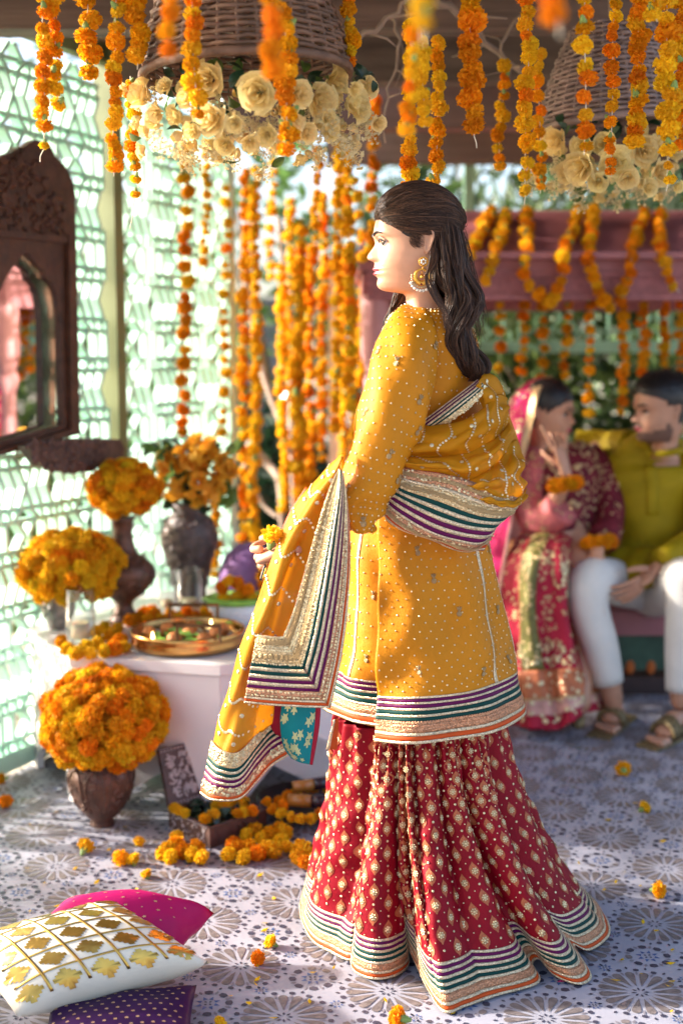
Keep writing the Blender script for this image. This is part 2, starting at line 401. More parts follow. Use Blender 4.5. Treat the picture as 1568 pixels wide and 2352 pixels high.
def lattice(name, label, origin, du, n_out, t0, t1, z0, z1, unit, depth, thick, mat, post_mat, posts, focus, cat='lattice screen', maxparts=290):
    """jaali of deep flat bars: each bar a plate standing edge-on to the screen"""
    root = thing(name, label, cat, origin + du * ((t0 + t1) / 2))
    pts = []
    i0 = math.floor(t0 / unit); i1 = math.ceil(t1 / unit); j1 = math.ceil((z1 - z0) / unit)
    for i in range(i0, i1):
        for j in range(j1):
            for (a, b) in CELL:
                ax, az, bx, bz = (i + a[0]) * unit, z0 + (j + a[1]) * unit, (i + b[0]) * unit, z0 + (j + b[1]) * unit
                if max(ax, bx) > t1 or min(ax, bx) < t0 or max(az, bz) > z1 + 1e-4: continue
                pts.append((ax, az, bx, bz))
    pts.sort(key=lambda q: ((q[0] + q[2]) / 2 - focus[0]) ** 2 + ((q[1] + q[3]) / 2 - focus[1]) ** 2)
    rest = MB(); M3 = Matrix((du, n_out, Vector((0, 0, 1)))).transposed()
    for k, (ax, az, bx, bz) in enumerate(pts):
        dx, dz = bx - ax, bz - az; L = math.hypot(dx, dz); an = math.atan2(dz, dx)
        horiz = abs(dz) < 1e-6
        dep = depth * (0.6 if horiz else 1.0); th = thick * (1.15 if horiz else 1.0)
        R = M3 @ Matrix.Rotation(-an, 3, 'Y')
        c = origin + du * ((ax + bx) / 2) + Vector((0, 0, (az + bz) / 2)) + n_out * (0.003 * ((k * 7) % 5) / 5.0)
        if k < maxparts:
            o = bpy.data.objects.new('lattice_bar', unit_box(mat)); link(o, root)
            m = (R @ Matrix.Diagonal((L * 0.985, dep, th))).to_4x4(); m.translation = c; o.matrix_basis = m
        else: rest.box(c, (L * 0.985, dep, th), R)
    if rest.v: rest.obj('lattice_bars_beyond', mat, root, kind='stuff')
    for (t, w) in posts:
        b = MB(); b.box(origin + du * t + Vector((0, 0, (z0 + z1) / 2)) , (w, depth * 1.15, z1 - z0 + 0.04), M3); b.obj('post', post_mat, root)
    for z, h_ in ((z0 - 0.02, 0.06), (z1 + 0.02, 0.06)):
        b = MB(); b.box(origin + du * ((t0 + t1) / 2) + Vector((0, 0, z)), (t1 - t0, depth * 1.25, h_), M3); b.obj('rail', post_mat if z > 1 else mat, root)
    return root
TP = wall_t(264); TE = wall_t(528)
lattice('lattice_screen', 'mint green lattice screen panel at far left behind the carved mirror', W0, WD, WN, -0.52, TP - 0.03, 0.07, 2.33, UNIT, 0.036, 0.0125, 'mint_paint', 'olive_paint', [(-0.52, 0.05)], (0.3, 1.5))
lattice('lattice_screen', 'mint green lattice screen panel right of the olive corner post', W0, WD, WN, TP + 0.03, TE, 0.07, 2.33, UNIT, 0.036, 0.0125, 'mint_paint', 'mint_paint', [(TE, 0.05)], (TP + 0.4, 1.4))
b = MB(); b.box(wall_pt(TP, 1.2), (0.052, 0.075, 2.4), Matrix((WD, WN, Vector((0, 0, 1)))).transposed())
tag(b.obj('lattice_post', 'olive_paint'), 'tall olive green square post between the two lattice panels', 'post')
# back trellis of the same make
XD = Vector((1, 0, 0)); YD = Vector((0, 1, 0))
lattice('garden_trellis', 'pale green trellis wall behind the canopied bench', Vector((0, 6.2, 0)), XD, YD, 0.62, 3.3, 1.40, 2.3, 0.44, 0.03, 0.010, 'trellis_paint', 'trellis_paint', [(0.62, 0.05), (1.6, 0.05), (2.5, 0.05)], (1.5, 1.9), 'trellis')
b = MB(); c0 = P(768, 1000, 5.7); b.box((c0.x, 5.7, 0.85), (0.05, 0.05, 1.7))
tag(b.obj('garden_post', 'cream_post'), 'slim cream post standing among the hanging garlands', 'post')
# plastered garden wall seen through the holes
b = MB(); b.box(wall_pt(9.6, 0.95, 5.5), (6.0, 0.22, 2.2), Matrix((WD, WN, Vector((0, 0, 1)))).transposed()); b.box(wall_pt(9.6, 2.08, 5.5), (6.1, 0.3, 0.07), Matrix((WD, WN, Vector((0, 0, 1)))).transposed())
tag(b.obj('garden_wall', 'old_plaster'), 'brown plastered garden wall beyond the lattice screen', 'wall')

# ================================================================== roof of planks and beams
roof = bpy.data.objects.new('ceiling', None); COL.objects.link(roof); tag(roof, 'dark plank ceiling on rough beams over the pavilion', None, kind='structure'); PINV['ceiling'] = Matrix.Identity(4)
rr = random.Random(5)
y = 1.5; k = 0
def wall_x(yy): return W0.x + (yy - W0.y) * WD.x / WD.y
while y < 6.6:
    w = rr.uniform(0.15, 0.2); x0 = wall_x(y) - 0.12 if y < 4.6 else 0.15  # back planks stop short of the wall to let sun reach the canopy
    x1 = 2.2 if y > 3.3 else 0.9; b = MB(); b.box(((x0 + x1) / 2, y + w / 2, 2.475 + rr.uniform(-0.006, 0.006)), (x1 - x0, w - 0.012, 0.028), Matrix.Rotation(rr.uniform(-0.004, 0.004), 3, 'Z'))  # near planks end early on the right to admit sky light
    b.obj('plank', 'plank_wood', roof); y += w
for y, z, hgt, wdt in ((3.15, 2.36, 0.13, 0.09), (3.75, 2.34, 0.14, 0.10), (4.35, 2.33, 0.16, 0.10), (5.05, 2.31, 0.17, 0.11), (5.85, 2.31, 0.18, 0.11)):
    x0 = wall_x(y) + 0.06; b = MB(); b.box(((x0 + 3.7) / 2, y, z), (3.7 - x0, wdt, hgt), Matrix.Rotation(rr.uniform(-0.008, 0.008), 3, 'Y')); b.obj('beam', 'beam_wood', roof)
b = MB(); pa, pb = wall_pt(-1.0, 2.435), wall_pt(TE, 2.435); b.box((pa + pb) / 2 + WN * -0.01, (0.13, (pb - pa).length, 0.1), Matrix((-WN, WD, Vector((0, 0, 1)))).transposed()); b.obj('wall_plate', 'pale_wood', roof)
# bare vines creeping under the beams
def vine(label, pts, r, n=14):
    b = MB(); c = curve(pts, n); rr2 = random.Random(len(label) + int(pts[0][0] * 100))
    c = c + np.array([[rr2.uniform(-.008, .008) for _ in range(3)] for _ in range(n)])
    b.tube(c, [r * (1 - 0.6 * i / n) for i in range(n)], 6)
    for q in range(3, n - 2, 3):
        d = Vector((rr2.uniform(-.1, .1), rr2.uniform(-.05, .05), rr2.uniform(-.12, .04)))
        b.tube([Vector(c[q]), Vector(c[q]) + d * 0.6 + Vector((0.02, 0, 0)), Vector(c[q]) + d * 1.3], [r * .5, r * .35, r * .15], 5)
    o = b.obj('bare_vine', 'twig', None, True); tag(o, label, 'vine', 'bare vines under the beams'); return o
vine('pale bare vine slanting up beside the big basket', [P(805, 110, 3.3), P(860, 65, 3.3), P(920, 20, 3.3), P(980, -40, 3.3)], 0.009)
vine('pale bare vine crossing behind the dense orange garlands', [P(990, -10, 3.4), P(1060, 40, 3.5), P(1130, 105, 3.6), P(1200, 165, 3.6), P(1260, 240, 3.6)], 0.012)
vine('thin vine hanging behind the garlands near the right basket', [P(1240, 20, 3.5), P(1180, 50, 3.5), P(1150, 110, 3.5), P(1175, 170, 3.5), P(1140, 240, 3.5)], 0.006)
vine('thin drooping vine right of the big basket', [P(900, 30, 3.5), P(915, 120, 3.5), P(890, 220, 3.5), P(880, 330, 3.5)], 0.005)
# poles that the nearest garlands hang from
for nm, yy, zz in (('cane pole over the viewer carrying the nearest garlands', 1.25, 2.32), ('cane pole carrying the second row of garlands', 1.8, 2.34), ('cane pole carrying the row of garlands by the big basket', 2.5, 2.36), ('cane pole carrying the garlands by the right basket', 3.0, 2.40)):
    b = MB(); b.tube([Vector((-1.3, yy, zz)), Vector((0.3, yy, zz + 0.012)), Vector((2.6, yy, zz))], 0.018, 8); tag(b.obj('cane_pole', 'cane_pole', None, True), nm, 'pole', 'cane poles under the roof')

# ================================================================== canopied bench
bench = thing('canopied_bench', 'maroon carved bench under a sloping maroon canopy on the right', 'bench', (1.0, 4.9, 0))
YF, YR, YB = 4.5, 4.98, 5.55
zt = P(1200, 484, YR).z; ze = P(1200, 582, YF).z; zl = P(1200, 622, YF - 0.01).z; zb = P(1200, 690, YF).z
xl = P(862, 600, YF).x - 0.03; xr = 2.15
b = MB(); x0, x1 = xl - 0.04, xr + 0.04
v = [(x0, YF - 0.05, ze), (x1, YF - 0.05, ze), (x1 - 0.12, YR, zt), (x0 + 0.12, YR, zt), (x0, YB + .05, ze), (x1, YB + .05, ze)]
b.add(v, [(0, 1, 2, 3), (3, 2, 5, 4), (0, 3, 4), (1, 5, 2), (0, 4, 5, 1)]); b.obj('canopy_slope', 'maroon_paint', bench)
b = MB(); b.box(((x0 + x1) / 2, (YF + YB) / 2, (ze + zl) / 2 - 0.004), (x1 - x0 - 0.02, YB - YF + 0.05, ze - zl - 0.01)); b.box(((x0 + x1) / 2, (YF + YB) / 2, ze - 0.012), (x1 - x0 + 0.04, YB - YF + 0.16, 0.022)); b.obj('canopy_ledge', 'maroon_paint', bench)
b = MB(); b.box(((xl + xr) / 2, YF, (zl + zb) / 2), (xr - xl, 0.03, zl - zb)); b.box(((xl + xr) / 2, YF - 0.018, zl - 0.012), (xr - xl, 0.02, 0.024)); b.box(((xl + xr) / 2, YF - 0.018, zb + 0.01), (xr - xl, 0.02, 0.018))
b.box((xl, (YF + YB) / 2, (zl + zb) / 2), (0.03, YB - YF, zl - zb)); b.box(((xl + xr) / 2, YB, (zl + zb) / 2), (xr - xl, 0.03, zl - zb)); b.obj('canopy_fascia', 'maroon_carved', bench)
prof = [(0.05, 0), (0.05, 0.12), (0.034, 0.14), (0.045, 0.2), (0.028, 0.3), (0.034, 0.9), (0.028, 1.18), (0.045, 1.24), (0.034, 1.28), (0.052, 1.34), (0.052, zb + 0.02)]
for cx, cy in ((xl + 0.03, YF + 0.03), (xl + 0.03, YB - 0.03), (xr - 0.03, YF + 0.03), (xr - 0.03, YB - 0.03)):
    b = MB(); b.lathe(prof, 16, (cx, cy, 0)); b.obj('column', 'pink_paint', bench, True)
SY = 4.78; zs = 0.40
b = MB(); b.box((1.0, (SY + YB) / 2 + 0.03, zs - 0.05), (1.95, YB - SY, 0.07)); b.obj('seat_frame', 'maroon_paint', bench)
sc_ = Surf([[(0.06, SY - 0.01, zs - 0.01), (0.5, SY - .02, zs), (1.0, SY - .015, zs - .005), (1.5, SY - .02, zs), (1.95, SY - 0.01, zs - 0.01)], [(0.06, SY + .02, zs + .07), (0.5, SY + .02, zs + .085), (1.0, SY + .02, zs + .07), (1.5, SY + .02, zs + .085), (1.95, SY + .02, zs + .07)],
            [(0.06, SY + .4, zs + .08), (0.5, SY + .4, zs + .06), (1.0, SY + .4, zs + .08), (1.5, SY + .4, zs + .06), (1.95, SY + .4, zs + .08)], [(0.06, YB - .1, zs + .07), (0.5, YB - .1, zs + .07), (1.0, YB - .1, zs + .07), (1.5, YB - .1, zs + .07), (1.95, YB - .1, zs + .07)]], flip=True)
sc_.patch('seat_cushion', 'seat_rust', bench, nu=20, nv=12, thick=0.06)
b = MB(); b.box((1.0, SY + 0.03, 0.29), (1.9, 0.03, 0.1)); b.obj('seat_rail', 'maroon_paint', bench)
b = MB(); b.box((1.0, SY + 0.05, 0.17), (1.88, 0.02, 0.15)); b.obj('carved_apron', 'apron_green', bench)
b = MB(); b.ball((0, 0, 0), 0.022, 8, 6, sq=(1, .6, 1.4)); dme = b.mesh('painted_drop', 'tassel_orange', True)
for k in range(22): obj('painted_drop', dme, bench, Matrix.Translation((0.15 + k * 0.083, SY + 0.045, 0.105)))
b = MB(); b.box((1.0, SY + 0.12, 0.035), (1.92, 0.2, 0.07)); b.obj('plinth', 'dark_wood', bench)
b = MB(); b.box((1.05, YB - 0.02, 0.62), (1.75, 0.04, 0.5)); b.obj('seat_back', 'pink_paint', bench)

# ================================================================== planting
def leafcloud(centres, n, size, spread, rg, long=1.0):
    b = MB(); V = []; Fs = []
    for i in range(n):
        c, r = centres[rg.randrange(len(centres))]
        d = Vector((rg.gauss(0, 1), rg.gauss(0, 1), rg.gauss(0, 1))).normalized() * r * (0.55 + 0.5 * rg.random() ** 0.5)
        p = Vector(c) + d * spread
        ax = (d.normalized() * 0.6 + Vector((rg.uniform(-1, 1), rg.uniform(-1, 1), rg.uniform(-1, 0.4)))).normalized(); s_ = size * rg.uniform(0.6, 1.3)
        sd = ax.orthogonal().normalized(); sd = Matrix.Rotation(rg.uniform(0, 6.28), 3, ax) @ sd; up = ax.cross(sd)
        L = s_ * long; k = len(V)
        V += [p, p + ax * L * .5 + sd * s_ * .28 + up * s_ * .08, p + ax * L, p + ax * L * .5 - sd * s_ * .28 + up * s_ * .08]
        Fs += [(k, k + 1, k + 2), (k, k + 2, k + 3)]
    b.v = V; b.f = Fs; b.mi = [0] * len(Fs); return b
def shrub(name, label, cat, base, h_, w_, n, mat, seed, size=0.09, long=1.6, trunk=0.03, lobes=9, group=None, low=0.12):
    rg = random.Random(seed); root = thing(name, label, cat, base, group); base = Vector(base)
    cs = [(base + Vector((rg.uniform(-.5, .5) * w_, rg.uniform(-.35, .35) * w_, h_ * rg.uniform(low, 0.95))), w_ * rg.uniform(.2, .34)) for _ in range(lobes)]
    leafcloud(cs, n, size, 1.0, rg, long).obj('foliage', mat, root)
    b = MB(); top = base + Vector((0, 0, h_ * .55)); b.tube([base, (base + top) / 2 + Vector((.03, 0, 0)), top], [trunk, trunk * .8, trunk * .5], 7)
    for c, r in cs: b.tube([base + Vector((0, 0, h_ * .3)), (base + Vector(c)) / 2 + Vector((0, 0, h_ * .2)), Vector(c)], [trunk * .5, trunk * .35, trunk * .15], 5)
    b.obj('trunk', 'twig', root, True); return root
GZ = -0.15
shrub('shrub', 'tall dark evergreen shrub behind the trellis above the canopy left end', 'shrub', (0.75, 7.3, GZ), 3.0, 1.6, 2600, 'leaf_a', 11)
shrub('shrub', 'tall bushy shrub behind the trellis over the middle of the canopy', 'shrub', (1.75, 7.4, GZ), 3.1, 1.7, 3000, 'leaf_b', 12)
shrub('shrub', 'tall bushy shrub behind the trellis over the seated man', 'shrub', (2.75, 7.3, GZ), 3.0, 1.7, 2600, 'leaf_a', 13)
shrub('shrub', 'low light green shrub seen between the seated couple', 'shrub', (1.3, 6.75, GZ), 1.75, 1.3, 2600, 'leaf_b', 14, 0.08)
shrub('shrub', 'low light green shrub behind the seated man', 'shrub', (2.3, 6.75, GZ), 1.75, 1.3, 2400, 'leaf_b', 15, 0.08)
shrub('tree', 'open leafy tree behind the hanging garlands left of the standing woman', 'tree', (-0.35, 7.4, GZ), 3.0, 1.7, 650, 'leaf_b', 16, 0.10, trunk=0.05)
shrub('tree', 'loose pale leafed tree behind the white rose basket', 'tree', (0.15, 8.6, GZ), 3.2, 1.6, 650, 'leaf_a', 17, 0.10, trunk=0.05)
shrub('shrub', 'dark low shrub behind the big dark vase of roses', 'shrub', (-0.2, 6.5, GZ), 1.15, 0.9, 1500, 'leaf_dark', 18, 0.11)
shrub('tree', 'sunlit tree outside the lattice above the mirror', 'tree', (-2.9, 9.6, GZ), 4.2, 2.0, 1700, 'leaf_b', 19, 0.10, trunk=0.05, low=0.5)
shrub('shrub', 'sunlit shrub outside the lattice below the mirror', 'shrub', (-2.0, 5.4, GZ), 1.0, 0.9, 1300, 'leaf_b', 20, 0.08)
shrub('shrub', 'low shrub outside the lattice behind the marigold urns', 'shrub', (-1.5, 6.6, GZ), 1.0, 0.9, 1200, 'leaf_a', 21, 0.08)
shade_hedge = thing('shade_hedge', 'unseen clipped bushes added outside the pavilion to shade the cushions', 'shade_hedge', (-2.6, 2.4, GZ)); rg = random.Random(61)  # added out of view, keeps the sun off cushions and front floor
leafcloud([(Vector((-2.6 + rg.uniform(-.12, .12), rg.uniform(0.6, 3.35), GZ + rg.uniform(.1, 1.12))), .22) for _ in range(60)], 6500, 0.07, 1.0, rg, 1.5).obj('foliage', 'leaf_a', shade_hedge)
b = MB()
for q in range(9): b.tube([(-2.6, .7 + q * .32, GZ), (-2.58, .72 + q * .32, GZ + .9)], [.02, .008], 6)
b.obj('stems', 'twig', shade_hedge)
shrub('shrub', 'low leafy shrub behind the bride veil', 'shrub', (0.75, 6.9, GZ), 1.7, 1.0, 1800, 'leaf_a', 25, 0.08)
# far wood as one mass
rg = random.Random(9); cs = [(Vector((rg.uniform(1.6, 9), rg.uniform(9.6, 11.5), rg.uniform(0.3, 3.4))), 0.9) for _ in range(46)]
tag(leafcloud(cs, 9000, 0.16, 1.0, rg, 1.5).obj('foliage', 'leaf_a'), 'dense far greenery beyond the garden', None, kind='stuff')
cs = [(Vector((rg.uniform(-9, -1.2), rg.uniform(11, 14), rg.uniform(0.2, 1.5))), 0.9) for _ in range(30)]
tag(leafcloud(cs, 3500, 0.18, 1.0, rg, 1.5).obj('foliage', 'leaf_b'), 'sunlit far greenery beyond the lattice', None, kind='stuff')
# bare limbs of the climbing tree left of the woman
lt = thing('climbing_tree', 'bare pale limbs of a climbing tree between the garlands and the big vase', 'tree', F(640, 1400) + Vector((0, 0, 0)))
def limb(pts, r, Y):
    b = MB(); c = curve([P(x, y, Y + 0.1 * math.sin(i)) for i, (x, y) in enumerate(pts)], 16); b.tube(c, np.linspace(r, r * .6, 16), 8); return b.obj('limb', 'twig', lt, True)
limb([(565, 640), (585, 760), (600, 840), (622, 914), (648, 980), (672, 1045)], 0.020, 5.7)
limb([(575, 1020), (589, 1037), (618, 1070), (638, 1098), (646, 1160), (650, 1300)], 0.022, 5.6)
limb([(560, 1070), (575, 1100), (605, 1160), (640, 1190)], 0.014, 5.6)
limb([(700, 640), (690, 760), (675, 860), (668, 960), (672, 1080), (680, 1300)], 0.02, 5.9)
limb([(640, 500), (655, 620), (700, 720), (730, 820)], 0.014, 5.9)
# ================================================================== materials of the objects
plain('marigold_orange', (0.96, 0.37, 0.008), rough=0.65, var=0.18, scale=3, bump=0, objvar=0.18, trans=0.42, spec=0.2)
plain('marigold_gold', (0.98, 0.56, 0.018), rough=0.65, var=0.15, scale=3, bump=0, objvar=0.10, trans=0.42, spec=0.2)
plain('calyx_green', (0.20, 0.30, 0.07), rough=0.6, var=0.25, scale=40, bump=0.2)
plain('thread', (0.72, 0.66, 0.52), rough=0.8)
plain('rose_cream', (0.95, 0.75, 0.36), rough=0.55, var=0.12, scale=9, bump=0.1, objvar=0.06, trans=0.35, spec=0.25)
plain('rose_amber', (0.93, 0.48, 0.05), rough=0.55, var=0.15, scale=9, bump=0.1, objvar=0.10, trans=0.3, spec=0.25)
plain('filler_cream', (0.72, 0.62, 0.36), rough=0.6, var=0.2, scale=20, bump=0, trans=0.3)
plain('wicker', (0.17, 0.09, 0.055), rough=0.6, var=0.4, scale=26, bump=0.5, bscale=120)
plain('wicker_grey', (0.22, 0.15, 0.13), rough=0.65, var=0.35, scale=26, bump=0.5, bscale=120)
plain('carved_wood', (0.075, 0.029, 0.015), rough=0.45, var=0.45, scale=26, bump=0.9, bscale=60)
plain('bracket_wood', (0.105, 0.055, 0.042), rough=0.6, var=0.4, scale=30, bump=0.9, bscale=70)
k = N('mirror_glass'); k.set(Base_Color=(0.9, 0.9, 0.9, 1), Metallic=1.0, Roughness=0.02)
plain('white_lacquer', (0.78, 0.74, 0.72), rough=0.35, var=0.03, scale=6, bump=0.03)
plain('old_copper', (0.115, 0.052, 0.032), rough=0.45, metal=0.25, var=0.45, scale=30, bump=0.9, bscale=55)
plain('grey_bronze', (0.10, 0.072, 0.066), rough=0.5, metal=0.3, var=0.4, scale=30, bump=1.0, bscale=55)
plain('tarnished_silver', (0.28, 0.25, 0.23), rough=0.4, metal=0.6, var=0.4, scale=40, bump=1.0, bscale=70)
plain('brass', (0.62, 0.32, 0.10), rough=0.25, metal=1.0, var=0.2, scale=12, bump=0.1)
plain('brass_dark', (0.20, 0.10, 0.045), rough=0.4, metal=0.7, var=0.3, scale=20, bump=0.2)
k = N('clear_glass'); k.set(Base_Color=(0.97, 0.98, 0.98, 1), Roughness=0.03); k.b.inputs['Transmission Weight'].default_value = 0.0
_tr = k.n('ShaderNodeBsdfTransparent'); _gl = k.n('ShaderNodeBsdfGlossy'); _gl.inputs['Roughness'].default_value = 0.05; _fr = k.n('ShaderNodeMath', operation='MULTIPLY'); _lw = k.n('ShaderNodeLayerWeight'); _lw.inputs['Blend'].default_value = 0.25; _fr.inputs[1].default_value = 0.55; k.l(_lw.outputs['Facing'], _fr.inputs[0])
_tr.inputs['Color'].default_value = (0.93, 0.94, 0.94, 1); _mx = k.n('ShaderNodeMixShader'); k.l(_fr.outputs[0], _mx.inputs['Fac']); k.l(_tr.outputs[0], _mx.inputs[1]); k.l(_gl.outputs[0], _mx.inputs[2]); k.l(_mx.outputs[0], k.out.inputs['Surface'])
k = N('candle_wax'); k.set(Base_Color=(0.86, 0.70, 0.42, 1), Roughness=0.5); k.b.inputs['Subsurface Weight'].default_value = 0.3
k = N('flame'); k.set(Base_Color=(1, 0.7, 0.2, 1)); k.b.inputs['Emission Color'].default_value = (1, 0.72, 0.25, 1); k.b.inputs['Emission Strength'].default_value = 6.0
plain('laddoo', (0.58, 0.19, 0.04), rough=0.6, var=0.3, scale=60, bump=0.8, bscale=160)
plain('betel_leaf', (0.26, 0.52, 0.07), rough=0.4, var=0.25, scale=20, bump=0.1)
plain('petal_white', (0.78, 0.72, 0.60), rough=0.6, var=0.1)
plain('porcelain', (0.78, 0.78, 0.80), rough=0.25, var=0.03)
plain('purple_cloth', (0.22, 0.10, 0.26), rough=0.8, var=0.2, scale=20, bump=0.3)
plain('box_wood', (0.085, 0.04, 0.03), rough=0.5, var=0.35, scale=30, bump=0.5, bscale=90)
plain('box_carving', (0.42, 0.35, 0.33), rough=0.5, metal=0.0, var=0.3, scale=40, bump=0.5)
plain('black_tray', (0.035, 0.024, 0.024), rough=0.3, var=0.3, coat=0.3)
plain('amber_glass', (0.42, 0.17, 0.03), rough=0.2, var=0.1)
plain('dark_lacquer', (0.03, 0.014, 0.02), rough=0.25, var=0.2)
plain('cushion_white', (0.78, 0.70, 0.56), rough=0.75, var=0.03, scale=8, bump=0.1, bscale=300, spec=0.2)
plain('gold_foil', (0.60, 0.36, 0.08), rough=0.28, metal=0.9, var=0.15, scale=30, bump=0.12, bscale=60)
plain('magenta_silk', (0.40, 0.006, 0.105), rough=0.5, var=0.08, scale=14, bump=0.15, bscale=60, spec=0.2)
plain('violet_silk', (0.030, 0.004, 0.050), rough=0.5, var=0.15, scale=14, bump=0.15, bscale=60, spec=0.2)
plain('zari', (0.62, 0.40, 0.20), rough=0.45, metal=0.5, var=0.2, scale=60, bump=0.2)

# ================================================================== flowers (shared meshes)
def marigold_mesh(seed, col, flat=0.82, petals=120):
    rg = random.Random(seed); b = MB(); b.ball((0, 0, 0), 0.62, 10, 7, sq=(1, 1, flat))
    V = b.v; Fs = b.f
    for i in range(petals):
        z = 1 - 2 * (i + .5) / petals; a = i * 2.39996 + rg.uniform(-.25, .25); r = math.sqrt(max(0, 1 - z * z))
        d = Vector((r * math.cos(a), r * math.sin(a), z)); d = (d + Vector((rg.uniform(-.13, .13), rg.uniform(-.13, .13), rg.uniform(-.13, .13)))).normalized()
        t = d.cross(Vector((rg.uniform(-1, 1), rg.uniform(-1, 1), rg.uniform(-1, 1)))).normalized(); s_ = d.cross(t)
        R = rg.uniform(0.84, 1.08); w = rg.uniform(0.15, 0.23); curl = rg.uniform(-.18, .22)
        sc = Vector((1, 1, flat)); k = len(V)
        pts = [d * .5 - t * w * .5, d * .5 + t * w * .5, d * R * .84 - t * w + s_ * .05, d * R * .86 + t * w + s_ * .02,
               d * R - t * w * 1.05 + s_ * (curl + rg.uniform(-.09, .09)), d * R * 1.03 + s_ * (curl - .07), d * R + t * w * 1.05 + s_ * (curl + rg.uniform(-.09, .09))]
        V += [Vector((p.x, p.y, p.z * flat)) for p in pts]
        Fs += [(k, k + 1, k + 3, k + 2), (k + 2, k + 3, k + 5), (k + 2, k + 5, k + 4), (k + 3, k + 6, k + 5)]
    n = len(V)
    me = mesh('marigold', V, Fs, [col, 'calyx_green'], False, None); return me
def marigold_tail_mesh(seed, col):
    """single flower seen with its calyx, for garland ends and loose blooms"""
    m = marigold_mesh(seed, col, 0.7, 100); v, f = mesh_vf(m); b = MB(); b.add(v, f, 0)
    b.lathe([(0.0, -1.25), (0.16, -1.2), (0.30, -0.85), (0.42, -0.45), (0.30, -0.3)], 8, mi=1)
    return mesh('marigold', b.v, b.f, [col, 'calyx_green'], False, b.mi)
MGO = [marigold_mesh(s, 'marigold_orange') for s in (1, 2, 3)]; MGG = [marigold_mesh(s, 'marigold_gold') for s in (4, 5, 6)]
MTO = [marigold_tail_mesh(s, 'marigold_orange') for s in (7, 8)]; MTG = [marigold_tail_mesh(s, 'marigold_gold') for s in (9, 10)]
frg = random.Random(21)
def rot_rand(rg): return Matrix.Rotation(rg.uniform(0, 6.28), 3, 'Z') @ Matrix.Rotation(rg.uniform(0, 3.14), 3, 'X') @ Matrix.Rotation(rg.uniform(0, 6.28), 3, 'Z')
def put(name, me, parent, p, size, R=None, label=None):
    o = bpy.data.objects.new(name, me); link(o, parent)
    m = (R if R is not None else Matrix.Identity(3)).to_4x4(); m = m @ Matrix.Scale(size, 4); m.translation = Vector(p); o.matrix_basis = m
    if label: o['label'] = label
    return o
def loose(p, size, label, group, gold=False, R=None, tail=True, cat='marigold'):
    me = frg.choice((MTG if gold else MTO) if tail else (MGG if gold else MGO))
    o = bpy.data.objects.new('marigold', me); COL.objects.link(o)
    if R is None: R = Matrix.Rotation(frg.uniform(0, 6.28), 3, 'Z') @ Matrix.Rotation(frg.uniform(0.3, 1.7), 3, 'X')
    m = R.to_4x4() @ Matrix.Scale(size, 4); m.translation = Vector(p); o.matrix_basis = m
    return tag(o, label, cat, group)
GARLAND_GROUP = 'marigold garlands hung from roof and canopy'
def garland(label, pts, diam, gap=0.8, gold=0.35, tail=True, start=0.0, seed=None, jitter=0.25, tails=0, thread_r=0.0011, side=0.35):
    """flowers threaded on a string; pts are places along the string from its hanging point"""
    rg = random.Random(seed if seed is not None else len(label) * 31 + int(pts[0][0] * 997))
    root = thing('marigold_garland', label, 'garland', pts[0], GARLAND_GROUP)
    n = max(12, len(pts) * 10); c = curve(pts, n); L = np.concatenate([[0], np.cumsum(np.linalg.norm(np.diff(c, axis=0), axis=1))])
    b = MB(); b.tube([Vector(p) for p in c[::2]] + [Vector(c[-1])], thread_r, 5); b.obj('thread', 'thread', root, True)
    s = start * L[-1] + diam * 0.5; end = L[-1]
    while s < end:
        p = Vector([np.interp(s, L, c[:, k]) for k in range(3)]); t = (Vector([np.interp(min(s + .01, end), L, c[:, k]) for k in range(3)]) - Vector([np.interp(max(s - .01, 0), L, c[:, k]) for k in range(3)]))
        g = rg.random() < gold; d = diam * rg.uniform(0.72, 1.2)
        q = t.normalized().to_track_quat('Z', 'Y').to_matrix() if t.length > 1e-6 else Matrix.Identity(3)
        last = s + d * gap > end and tail
        if last: R = q @ Matrix.Rotation(rg.uniform(0, 6.28), 3, 'Z') ; me = rg.choice(MTG if g else MTO)
        else:
            R = q @ Matrix.Rotation(rg.uniform(-.9, .9), 3, 'X') @ Matrix.Rotation(rg.uniform(-.9, .9), 3, 'Y') @ Matrix.Rotation(rg.uniform(0, 6.28), 3, 'Z'); me = rg.choice((MGG if g else MGO) + (MTG if g else MTO)[:1])
        off = Vector((rg.uniform(-1, 1), rg.uniform(-1, 1), 0)) * d * side * 0.5
        put('marigold', me, root, p + off, d * 0.5, R)
        s += d * gap * rg.uniform(1 - jitter, 1 + jitter)
    return root
def hang(label, x, y0, y1, Y, dpx, gap=0.8, gold=0.35, tail=True, sway=4, seed=None, **kw):
    """a garland hanging straight down; x may be (top, bottom)"""
    xa, xb = x if isinstance(x, tuple) else (x, x)
    gold = min(1.0, gold + .25) if Y > 4.2 and xa < 900 else gold; rg = random.Random(int(xa * 7 + y1)); pts = []
    for i in range(5):
        t = i / 4; pts.append(P(xa + (xb - xa) * t + (rg.uniform(-sway, sway) if 0 < i < 4 else 0), y0 + (y1 - y0) * t, Y))
    return garland(label, pts, dpx * mpp(Y), gap, gold, tail, seed=seed, **kw)
# nearest, out of focus
hang('nearest blurred orange garland hanging above the standing woman', (968, 972), -60, 100, 1.28, 62, 0.7, 0.5, True)
hang('nearest blurred orange garland at top right, three fat blooms', (1262, 1285), -50, 85, 1.28, 66, 0.75, 0.15, False)
hang('blurred short garland in front of the big basket left end', (382, 396), -40, 140, 1.75, 52, 0.85, 0.1, False)
hang('blurred short garland in front of the big basket right of its middle', (618, 628), -40, 170, 1.75, 50, 0.7, 0.15, False)
hang('fine blurred garland beside the blurred pair above the woman', (950, 935), 60, 300, 1.9, 36, 0.72, 0.6, True)
